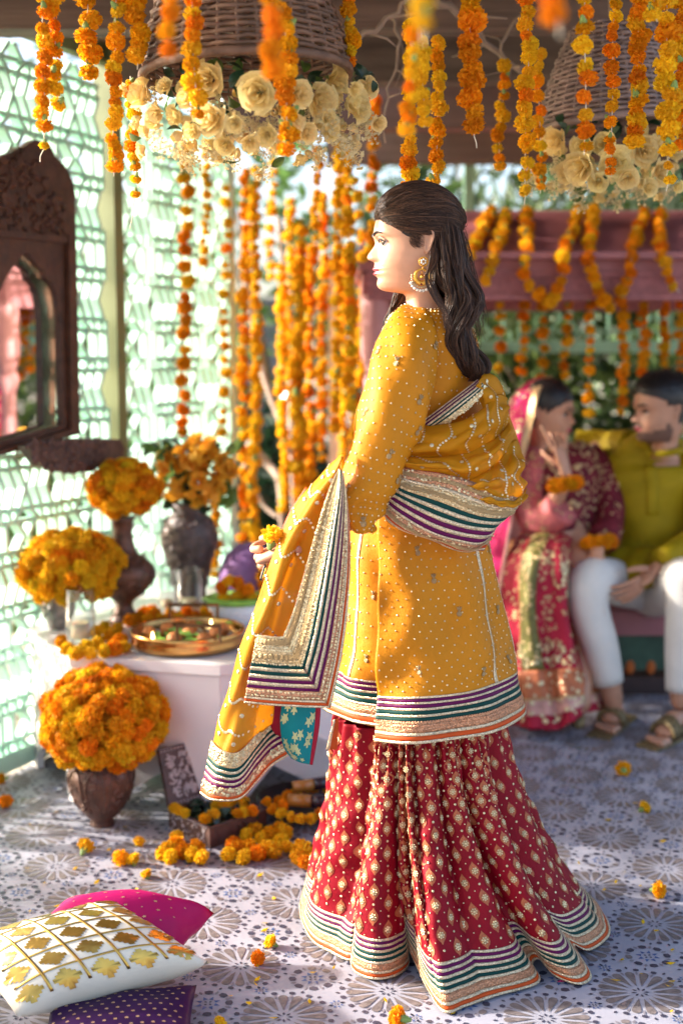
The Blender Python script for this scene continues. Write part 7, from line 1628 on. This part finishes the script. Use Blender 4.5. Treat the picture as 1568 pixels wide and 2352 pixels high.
for i in range(300): bd.put(*gemcup(6, 1, .35), band.frame(rgk.random(), rgk.choice([rgk.uniform(.0, .15), rgk.uniform(.18, .30), rgk.uniform(.74, .9)]), .0024, rgk.uniform(.0014, .003)))
diag = sheet([[(1096, 872, 2.605), (1080, 885, 2.598), (1040, 915, 2.59), (1000, 945, 2.585), (962, 972, 2.588)], [(1106, 880, 2.595), (1092, 896, 2.585), (1055, 925, 2.575), (1016, 955, 2.572), (984, 978, 2.58)], [(1116, 890, 2.60), (1108, 906, 2.588), (1076, 938, 2.575), (1042, 962, 2.575), (1012, 980, 2.585)]])
bands(diag, stole, 0, 1, [(.5, 'gota_gold'), (.7, 'ribbon_purple'), (.55, 'gota_gold'), (.7, 'ribbon_purple'), (.7, 'gota_gold'), (.6, 'ribbon_green'), (.5, 'gota_gold'), (.6, 'ribbon_green'), (1.8, 'bead_gold')], 40)
for i in range(120): bd.put(*gemcup(6, 1, .35), diag.frame(rgk.random(), rgk.uniform(.72, 1.0), .0024, rgk.uniform(.0016, .003)))
for s_, cs_ in ((s2, [[(.10, .05), (.14, .4), (.08, .75), (.2, .98)], [(.26, .03), (.32, .35), (.28, .7), (.34, .98)], [(.46, .02), (.54, .4), (.5, .7), (.56, .98)], [(.64, .02), (.70, .4), (.68, .95)], [(.8, .05), (.84, .5), (.82, .95)]]), (s3, [[(.2, .1), (.35, .4), (.48, .9)], [(.5, .05), (.54, .5), (.52, .95)], [(.7, .05), (.74, .5), (.70, .95)], [(.86, .05), (.88, .9)]]), (s1, [[(.1, .3), (.4, .5), (.9, .4)], [(.3, .05), (.45, .5), (.4, .95)], [(.6, .05), (.72, .5), (.66, .95)]]), (s4, [[(.2, .2), (.45, .5), (.8, .45)], [(.5, .05), (.55, .5), (.5, .95)], [(.75, .1), (.8, .9)]])):
    for c_ in cs_: chain(s_, c_, .0062, .0026)
    for q in range(7): bd.put(*gemcup(7, 1, .3), s_.frame(.1 + .13 * q, .25 + .5 * ((q * 37) % 10) / 10, .0016, .0045))
flush(); bd.b.obj('sequin_work', 'sequin', stole, False, kind='stuff')
# bit of the far border showing under the tunic at the left
ft = sheet([[(766, 1652, 2.62), (778, 1652, 2.62)], [(756, 1690, 2.62), (776, 1690, 2.62)], [(748, 1722, 2.62), (774, 1722, 2.62)]]); ft.patch('border_tip', 'ribbon_orange', stole, nu=3, nv=8, thick=.001); ft.patch('gold_ribbon', 'gota_gold', stole, u=(0, .35), nu=2, nv=8, off=.001, thick=.001)
# ================================================================== the seated pair
plain('veil_pink', (0.62, 0.012, 0.13), rough=0.6, spec=0.15, var=0.1, bump=0.1, trans=0.35); plain('bridal_red', (0.42, 0.02, 0.045), rough=0.55, spec=0.15, var=0.25, scale=16, bump=0.2); plain('bridal_maroon', (0.17, 0.02, 0.03), rough=0.6, spec=0.15, var=0.35, scale=30, bump=0.3)
plain('bridal_rose', (0.50, 0.13, 0.13), rough=0.6, var=0.35, scale=30, bump=0.2, spec=0.15); plain('bridal_pale', (0.62, 0.30, 0.24), rough=0.6, var=0.25, scale=30, bump=0.2); plain('bridal_orange', (0.50, 0.14, 0.05), rough=0.6, var=0.25, scale=30, bump=0.2); plain('bridal_olive', (0.16, 0.14, 0.025), rough=0.5, var=0.35, scale=40, bump=0.3)
plain('olive_mustard', (0.34, 0.235, 0.006), rough=0.6, spec=0.15, var=0.1, bump=0.15); plain('white_cotton', (0.74, 0.70, 0.64), rough=0.8, var=0.04, bump=0.1); plain('stubble', (0.15, 0.075, 0.05), rough=0.6, var=0.3, scale=200, bump=0.2); plain('hair_black_mass', (0.009, 0.006, 0.006), rough=0.42, var=0.2, scale=60, bump=0.6, bscale=120)
plain('sandal_gold', (0.20, 0.14, 0.06), rough=0.5, metal=0.3, var=0.5, scale=80, bump=1.0, bscale=160); plain('pink_bolster', (0.42, 0.16, 0.25), rough=0.7, var=0.1)
def cap(b, xf, ok, s_=1.0, rad=(101, 88, 94), cen=(0, 0, 45)):
    nn_, mm_ = 120, 80; V = []; R_ = []
    for i in range(mm_ + 1):
        t = math.pi * i / mm_ * .95
        for j in range(nn_):
            a = 2 * math.pi * j / nn_; d = Vector((math.sin(t) * math.cos(a), math.sin(t) * math.sin(a), math.cos(t))); p = Vector((d.x * rad[0] * s_ + cen[0], d.y * rad[1] * s_ + cen[1], d.z * rad[2] * s_ + cen[2])); R_.append(p); V.append(xf(*p))
    Fh = []
    for i in range(mm_):
        for j in range(nn_):
            q = (i * nn_ + j, (i + 1) * nn_ + j, (i + 1) * nn_ + (j + 1) % nn_, i * nn_ + (j + 1) % nn_)
            if all(ok(R_[k]) for k in q): Fh.append(q)
    b.add(V, Fh)
def limbtube(path, rad, mat, name, parent, n=16, k=18):
    c = curve(path, k); r = np.interp(np.linspace(0, 1, k), np.linspace(0, 1, len(rad)), rad); rg_ = random.Random(len(name) + int(path[0][0] * 100)); p_ = rg_.uniform(0, 6)
    r = r * (1 + .035 * np.sin(np.linspace(0, 14, k) + p_)); b = MB(); b.tube([Vector(p) for p in c], r, n); return b.obj(name, mat, parent, True)
def bracelet(parent, c, axis, R, n, d):
    a = Vector(axis).normalized(); x = a.orthogonal().normalized(); y = a.cross(x); b = MB(); b.tube([Vector(c) + (x * math.cos(t) + y * math.sin(t)) * R for t in np.linspace(0, 6.283, 21)], .004, 6, cap=False); br = b.obj('flower_bracelet', 'calyx_green', parent, True)
    for i in range(n):
        t = 6.283 * i / n; put('marigold', MGO[i % 3], br, Vector(c) + (x * math.cos(t) + y * math.sin(t)) * R, d * .5, rot_rand(frg))
def motif_dots(surf, parent, n, seed, size, mat='sequin', ur=(.02, .98), vr=(.02, .98), name='gold_embroidery'):
    rg_ = random.Random(seed); m = Merge()
    for i in range(n): m.put(*gemcup(7, 1, .35), surf.frame(rg_.uniform(*ur), rg_.uniform(*vr), .002, size * rg_.uniform(.5, 1.2)))
    flush(); return m.b.obj(name, mat, parent, False, kind='stuff')

# ------------------------------------------------ bride
YB_ = 4.72
bride = thing('person', 'person in pink veil and red gold embroidered dress seated with hand on cheek', 'person', F(1270, 1640))
BHX = head_frame(P(1256, 948, YB_), (0.90, -0.44, -0.05), (0.06, 0, 1), .00095)
body_b = head_mesh('body', BHX, PROF, BASE, None, (-73, -51.5, -62.2), lambda x, y, z: (z > 56 - .004 * y * y and x < 97) if x > 20 else (x < 10 and z > 8) or (x < -26 and z > -60))
tv = [P(1290, 1250, 4.80), P(1288, 1150, 4.78), P(1285, 1070, 4.77), P(1262, 1020, 4.75), P(1222, 1055, 4.72), P(1222, 1185, 4.60), P(1262, 1165, 4.52), P(1300, 1105, 4.46), P(1355, 1065, 4.82), P(1390, 1150, 4.72), P(1395, 1212, 4.62), P(1375, 1262, 4.46), P(1250, 1290, 4.42), P(1250, 1480, 4.40), P(1280, 1640, 4.34), P(1330, 1290, 4.45), P(1335, 1480, 4.44), P(1335, 1640, 4.30)]
me = skinned('trunk', tv, [(0, 1), (1, 2), (2, 3), (2, 4), (4, 5), (5, 6), (6, 7), (2, 8), (8, 9), (9, 10), (10, 11), (0, 12), (12, 13), (13, 14), (0, 15), (15, 16), (16, 17)], [.12, .11, .10, .045, .05, .042, .036, .028, .05, .042, .036, .028, .08, .055, .035, .08, .055, .035], 'skin_bride', sub=1); v_, f_ = mesh_vf(me); body_b.add(v_, f_)
xf1, xf1m = frame_xf(P(1292, 1062, 4.47), P(1272, 985, 4.50) - P(1296, 1075, 4.46), Vector((-1, -.1, 0))); hb = hand_mesh(xf1, 'skin_bride', fingers=[(.05, .1, .1), (.35, .9, .6), (.5, 1.0, .6), (.55, 1.0, .6)], thumb=(.7, .3), fr=.0075); body_b.add(hb.v, hb.f)
xf2, xf2m = frame_xf(P(1368, 1282, 4.42), Vector((-.10, -.10, -1)), Vector((-1, -.2, 0))); hb = hand_mesh(xf2m, 'skin_bride', curl=(.5, .6, .4), fr=.0075); body_b.add(hb.v, hb.f)
body_b.obj('body', ['skin_bride', 'lip', 'scalp'], bride, True); face_parts(BHX, bride, 'skin_bride', lash=False, brow_w=1.3, bold=1.5)
b = MB(); cap(b, BHX, hl_ok, 1.0); b.ball(BHX(-95, 0, 20), .05, 14, 10); b.obj('hair', 'hair_black_mass', bride, True)
def tsheet(rows, disp=None): return sheet(rows, disp)
# bodice and sleeves
bod = Tube([(1285, 1022, 4.77, 42, .05), (1288, 1040, 4.76, 75, .085), (1290, 1075, 4.74, 88, .11), (1292, 1130, 4.72, 86, .12), (1288, 1190, 4.70, 78, .12), (1280, 1240, 4.66, 84, .13)], disp=lambda u, v: .006 * np.sin(u * 30 + v * 9))
if Vector(bod.norm(np.array([.25]), np.array([.5]))[0]).y > 0: bod.flip = -1.0
bod.patch('bodice', 'bridal_maroon', bride, nu=48, nv=30); bo = bride.children[-1]; motif_dots(bod, bo, 420, 3, .0075, 'bead_gold', (0, .55))
sl1 = [P(1228, 1040, 4.70), P(1214, 1090, 4.66), P(1212, 1150, 4.61), P(1228, 1195, 4.56), P(1262, 1190, 4.52), P(1290, 1165, 4.49)]
limbtube(sl1, [.050, .056, .056, .060, .062, .066], 'bridal_rose', 'sleeve', bride)
limbtube([P(1345, 1040, 4.80), P(1378, 1085, 4.76), P(1396, 1150, 4.70), P(1398, 1205, 4.62), P(1384, 1240, 4.54)], [.055, .06, .058, .056, .06], 'bridal_maroon', 'sleeve', bride)
m = Merge(); rg_ = random.Random(5); b = MB()
for i in range(340):
    t = rg_.random(); pth = curve(sl1, 20) if i % 2 else curve([P(1345, 1040, 4.80), P(1378, 1085, 4.76), P(1396, 1150, 4.70), P(1398, 1205, 4.62), P(1384, 1240, 4.54)], 20); c = Vector(pth[int(t * 19)]); a = rg_.uniform(-2.4, -.7); b.ball(c + Vector((math.cos(a), math.sin(a), rg_.uniform(-.6, .6))).normalized() * (.060 if i % 2 else .059), rg_.uniform(.003, .007), 6, 4)
b.obj('sleeve_embroidery', 'bead_gold', bride, False, kind='stuff')
b = MB()
for t in np.linspace(0, 6.283, 40): b.ball(BHX(-20 + 44 * math.cos(t), 52 * math.sin(t), -150 - 26 * max(0, math.cos(t))), .008, 7, 5)
for t in np.linspace(-.9, .9, 12): b.ball(BHX(30 * math.cos(t) + 10, 50 * math.sin(t), -190), .011, 7, 5)
b.obj('necklace', 'sequin', bride, True)
# flared skirt over the knees
bs = sheet([[(1192, 1222, 4.66), (1222, 1216, 4.58), (1262, 1214, 4.54), (1300, 1216, 4.56), (1328, 1222, 4.64)], [(1172, 1262, 4.55), (1208, 1256, 4.42), (1256, 1254, 4.36), (1300, 1258, 4.38), (1322, 1270, 4.50)], [(1156, 1310, 4.50), (1196, 1304, 4.36), (1250, 1300, 4.30), (1298, 1306, 4.32), (1316, 1322, 4.46)], [(1150, 1400, 4.48), (1192, 1396, 4.34), (1246, 1392, 4.29), (1300, 1396, 4.31), (1320, 1410, 4.46)],
            [(1150, 1500, 4.46), (1196, 1498, 4.32), (1256, 1494, 4.27), (1316, 1492, 4.29), (1346, 1500, 4.45)], [(1154, 1590, 4.44), (1206, 1592, 4.28), (1270, 1590, 4.23), (1338, 1584, 4.26), (1374, 1580, 4.44)], [(1158, 1660, 4.43), (1214, 1674, 4.25), (1284, 1672, 4.18), (1340, 1640, 4.24), (1386, 1628, 4.43)]], disp=lambda u, v: .020 * np.sin(u * 19 + v * 2) * smooth01(v * 1.6) + .008 * np.sin(u * 43 - v * 5) * v)
bs.patch('skirt', 'bridal_red', bride, nu=90, nv=60, thick=.003); sk_ = bride.children[-1]
bs.patch('olive_panel', 'bridal_olive', sk_, u=(.30, .52), v=(.0, .74), nu=16, nv=40, off=.002, thick=.002, uf=lambda U, V: U - .10 * np.sin(V * 3.0) + .10 * (U - .41) * V)
bs.patch('orange_band', 'bridal_orange', sk_, v=(.74, .86), nu=90, nv=8, off=.0025, thick=.002); bs.patch('pale_border', 'bridal_pale', sk_, v=(.865, .935), nu=90, nv=6, off=.0025, thick=.002); bs.patch('gold_ribbon', 'zari', sk_, v=(.857, .867), nu=90, nv=2, off=.004, thick=.002)
motif_dots(bs, sk_, 520, 8, .0065, 'bead_gold', (.0, 1), (.02, .74)); motif_dots(bs, sk_, 200, 9, .0085, 'sequin', (.0, 1), (.64, .98)); motif_dots(bs, sk_, 60, 19, .008, 'sequin', (.66, .84), (.28, .46))
ftv = [P(1318, 1640, 4.30), P(1326, 1655, 4.24), P(1330, 1668, 4.19)]; me = skinned('foot', ftv, [(0, 1), (1, 2)], [.03, .03, .022], 'sandal_gold', sub=2); obj('shoe', me, bride)
# veil
vl = sheet([[(1268, 864, 4.74), (1244, 866, 4.78), (1216, 874, 4.84), (1192, 892, 4.92)], [(1246, 886, 4.67), (1218, 890, 4.70), (1190, 900, 4.76), (1170, 925, 4.86)], [(1232, 930, 4.64), (1206, 936, 4.66), (1182, 945, 4.72), (1164, 960, 4.82)], [(1220, 985, 4.62), (1196, 990, 4.63), (1176, 996, 4.70), (1160, 1005, 4.80)],
            [(1204, 1050, 4.60), (1186, 1056, 4.60), (1168, 1062, 4.66), (1150, 1070, 4.76)], [(1190, 1120, 4.57), (1174, 1126, 4.57), (1156, 1134, 4.62), (1140, 1142, 4.72)], [(1176, 1200, 4.53), (1158, 1208, 4.53), (1140, 1216, 4.58), (1124, 1226, 4.66)], [(1160, 1290, 4.48), (1144, 1298, 4.48), (1128, 1306, 4.52), (1110, 1312, 4.60)], [(1146, 1370, 4.44), (1132, 1378, 4.44), (1118, 1384, 4.48), (1104, 1388, 4.54)]], disp=lambda u, v: .012 * np.sin(u * 9 + v * 9) * smooth01(v * 2))
vl.patch('veil', 'veil_pink', bride, nu=30, nv=70, thick=.001); ve = bride.children[-1]; vl.patch('veil_border', 'zari', ve, u=(0, .26), v=(0, .55), nu=6, nv=60, off=.0015, thick=.0015); vl.patch('veil_border', 'bridal_pale', ve, u=(0, .16), v=(.55, 1), nu=6, nv=50, off=.0015, thick=.0015); motif_dots(vl, ve, 130, 4, .0055, 'sequin', (.3, 1), (.0, .6))
bracelet(bride, P(1297, 1112, 4.46), P(1290, 1062, 4.47) - P(1300, 1130, 4.46), .042, 9, .058); bracelet(bride, P(1374, 1246, 4.45), (0.05, -.3, -1), .046, 10, .056)

# ------------------------------------------------ groom
groom = thing('person', 'person in olive mustard shirt and white trousers seated at the right border', 'person', F(1480, 1690))
GHX = head_frame(P(1518, 942, 4.60), (-0.955, -0.30, -0.03), (0.02, 0, 1), .00104)
GPROF = [(z, x + (3 if 8 < z < 30 else 0) + (2.5 if -40 < z < -8 else 0) + (3 if z < -78 and z > -108 else 0)) for z, x in PROF]
def ghair(x, y, z):
    if x > 20: return z > 62 - .003 * y * y
    return z > 2 + (30 if x > -5 else 0) or (x < -26 and z > -46)
body_g = head_mesh('body', GHX, GPROF, BASE, None, (-72, -54, -62.2), ghair, 1.02)
for i, q in enumerate(body_g.f):
    if body_g.mi[i] != 0: continue
    c = sum((Vector(body_g.v[j]) for j in q), Vector()) / len(q); f_, l, u_, o_, k_ = GHX.axes; d = (c - o_) / k_; x, y, z = d.dot(f_), d.dot(l), d.dot(u_)
    if -113 < z < -44 and x > -8 and abs(y) < 80:
        mst = -57 < z < -44 and abs(y) < 24 and x > 80; chin = z < -74 and x > 55; jaw = z < -62 - (x - 20) * .12 and x < 62; side = x < 22 and x > 2 and z < 0
        if mst or chin or jaw or side: body_g.mi[i] = 3
tv = [P(1500, 1330, 4.82), P(1500, 1200, 4.84), P(1505, 1090, 4.80), P(1525, 1030, 4.68), P(1430, 1045, 4.82), P(1350, 1022, 4.92), P(1590, 1075, 4.76), P(1620, 1220, 4.60), P(1512, 1300, 4.40), P(1440, 1345, 4.72), P(1348, 1338, 4.36), P(1398, 1560, 4.36), P(1412, 1640, 4.36), P(1570, 1350, 4.66), P(1572, 1335, 4.30), P(1560, 1560, 4.28), P(1562, 1635, 4.26)]
me = skinned('trunk', tv, [(0, 1), (1, 2), (2, 3), (2, 4), (4, 5), (2, 6), (6, 7), (7, 8), (0, 9), (9, 10), (10, 11), (11, 12), (0, 13), (13, 14), (14, 15), (15, 16)], [.13, .13, .13, .055, .06, .048, .06, .05, .032, .09, .065, .045, .036, .09, .065, .045, .036], 'skin_groom', sub=1); v_, f_ = mesh_vf(me); n0 = len(body_g.f); body_g.add(v_, f_)
xg, xgm = frame_xf(P(1490, 1318, 4.38), P(1420, 1372, 4.32) - P(1496, 1312, 4.39) + Vector((0, 0, -.02)), Vector((-.5, -.5, .6))); hb = hand_mesh(xgm, 'skin_groom', curl=(.30, .35, .25), spread=.10, fr=.0092, L=1.1); body_g.add(hb.v, hb.f)
def foot(ank, heel, toe, mat, side):
    ank, heel, toe = Vector(ank), Vector(heel), Vector(toe); mid_ = heel.lerp(toe, .55) + Vector((0, 0, .028)); ball_ = heel.lerp(toe, .78); me = skinned('foot', [ank, heel + Vector((0, 0, .018)), ank.lerp(mid_, .5), mid_, ball_ + Vector((0, 0, .008))], [(0, 1), (0, 2), (2, 3), (3, 4)], [(.036, .036), (.030, .03), (.036, .036), (.04, .028), (.044, .018)], mat, sub=2); b = MB(); v, f = mesh_vf(me); b.add(v, f); d = (toe - heel).normalized(); s_ = Vector((-d.y, d.x, 0)) * side
    for i, (o_, l_, r_) in enumerate([(.034, .066, .0145), (.014, .062, .011), (-.004, .054, .0105), (-.021, .045, .010), (-.036, .034, .009)]):
        p = ball_ + s_ * o_; me = skinned('toe', [p, p + d * l_ * .55 + Vector((0, 0, .004)), p + d * l_], [(0, 1), (1, 2)], [r_ * 1.1, r_, r_ * .9], mat, sub=2); v, f = mesh_vf(me); b.add(v, f)
    return b
fts = [(P(1412, 1632, 4.37), F(1418, 1650, .02), F(1392, 1672, .016), 1), (P(1562, 1630, 4.26), F(1570, 1672, .02), F(1500, 1704, .016), 1)]
for a in fts: fb_ = foot(a[0], a[1], a[2], 'skin_groom', a[3]); body_g.add(fb_.v, fb_.f)
body_g.obj('body', ['skin_groom', 'lip', 'hair_black_mass', 'stubble'], groom, True); face_parts(GHX, groom, 'skin_groom', lash=False, brow_w=1.8, bold=1.4)
b = MB(); cap(b, GHX, lambda p: (p[2] > 66 - .0035 * p[1] * p[1] - max(0, 70 - p[0]) * .2) if p[0] > 30 else (p[2] > 18 if p[0] > -14 else p[2] > -34), 1.0, (104, 86, 96)); b.obj('hair', 'hair_black_mass', groom, True)
polys = []; rads = []; hr = random.Random(3)
for i in range(900):
    d = Vector((hr.uniform(-1, .95), hr.uniform(-1, 1), hr.uniform(.15, 1))).normalized(); p = Vector((d.x * 104, d.y * 86, d.z * 96 + 45))
    if p.x > 30 and p.z < 80: continue
    t = Vector((-.6, hr.uniform(-.3, .3), .5)); polys.append([GHX(*p), GHX(*(p + d * 5 + t * 6)), GHX(*(p + d * 7 + t * 15))]); rads.append(.0009)
strands('hair_strands', polys, rads, 'hair_black', [c for c in groom.children if c.name.startswith('hair')][0])
for a in fts:
    d = (a[2] - a[1]).normalized(); s_ = Vector((-d.y, d.x, 0)); b = MB(); c = a[1].lerp(a[2], .5); b.box((c.x, c.y, .006), (.30, .088, .012), Matrix((d, s_, Vector((0, 0, 1)))).transposed()); so = b.obj('sandal_sole', 'sandal_gold', groom)
    b = MB()
    for t in (.52, .62, .70):
        c = a[1].lerp(a[2], t); hgt = .062 - .06 * (t - .45); b.tube([c + s_ * .047 * math.cos(q) + Vector((0, 0, .008 + hgt * math.sin(q))) for q in np.linspace(0, math.pi, 11)], .0085, 7)
    b.obj('sandal_strap', 'sandal_gold', groom, True)
gt = Tube([(1520, 1012, 4.68, 44, .05), (1505, 1030, 4.74, 80, .085), (1498, 1056, 4.77, 112, .12), (1500, 1100, 4.77, 122, .14), (1498, 1180, 4.78, 112, .145), (1494, 1260, 4.78, 108, .15), (1492, 1320, 4.72, 112, .16), (1490, 1352, 4.70, 112, .16)], disp=lambda u, v: .010 * np.sin(u * 17 + v * 7) * smooth01(v * 1.5) + .007 * np.sin(v * 17 - u * 12) + .004 * np.sin(v * 33 + u * 21))
if Vector(gt.norm(np.array([.25]), np.array([.5]))[0]).y > 0: gt.flip = -1.0
gt.patch('shirt', 'olive_mustard', groom, nu=56, nv=50); sh = groom.children[-1]
gt.patch('placket', 'olive_mustard', sh, u=(.20, .235), v=(.0, .55), nu=3, nv=30, off=.004, thick=.004)
b = MB(); b.tube([GHX(-18 + 52 * math.cos(t), 54 * math.sin(t), -146 - 8 * math.cos(t)) for t in np.linspace(.3, 6.0, 30)], .014, 8); b.obj('collar', 'olive_mustard', groom, True)
limbtube([P(1452, 1030, 4.78), P(1410, 1026, 4.86), P(1370, 1020, 4.92), P(1322, 1014, 4.95)], [.078, .066, .056, .05], 'olive_mustard', 'sleeve', groom)
limbtube([P(1580, 1060, 4.76), P(1612, 1140, 4.66), P(1622, 1225, 4.56), P(1570, 1262, 4.46), P(1516, 1292, 4.40)], [.085, .074, .066, .058, .050], 'olive_mustard', 'sleeve', groom)
lap = sheet([[(1398, 1262, 4.62), (1450, 1256, 4.58), (1520, 1262, 4.58), (1590, 1270, 4.60)], [(1388, 1300, 4.55), (1446, 1302, 4.48), (1520, 1308, 4.48), (1600, 1310, 4.50)], [(1384, 1325, 4.50), (1440, 1345, 4.44), (1510, 1350, 4.44), (1600, 1340, 4.46)]], disp=lambda u, v: .008 * np.sin(u * 15 + v * 4)); lap.patch('shirt_skirt', 'olive_mustard', sh, nu=30, nv=14, thick=.004)
limbtube([P(1490, 1345, 4.80), P(1430, 1340, 4.62), P(1375, 1332, 4.44), P(1350, 1345, 4.38), P(1352, 1400, 4.37), P(1376, 1480, 4.37), P(1396, 1568, 4.37)], [.10, .092, .082, .080, .074, .064, .056], 'white_cotton', 'trouser_leg', groom, 18, 30)
limbtube([P(1500, 1360, 4.80), P(1540, 1355, 4.55), P(1566, 1336, 4.36), P(1574, 1346, 4.31), P(1572, 1420, 4.30), P(1566, 1500, 4.29), P(1560, 1588, 4.28)], [.10, .094, .084, .080, .070, .060, .052], 'white_cotton', 'trouser_leg', groom, 18, 30)
# bolster between them
pb = P(1388, 1085, 5.0); b = MB(); b.ball(pb, .1, 18, 12, sq=(.9, .55, 1.1)); tag(b.obj('bolster', 'pink_bolster', None, True), 'pink bolster cushion propped between the seated couple', 'cushion')
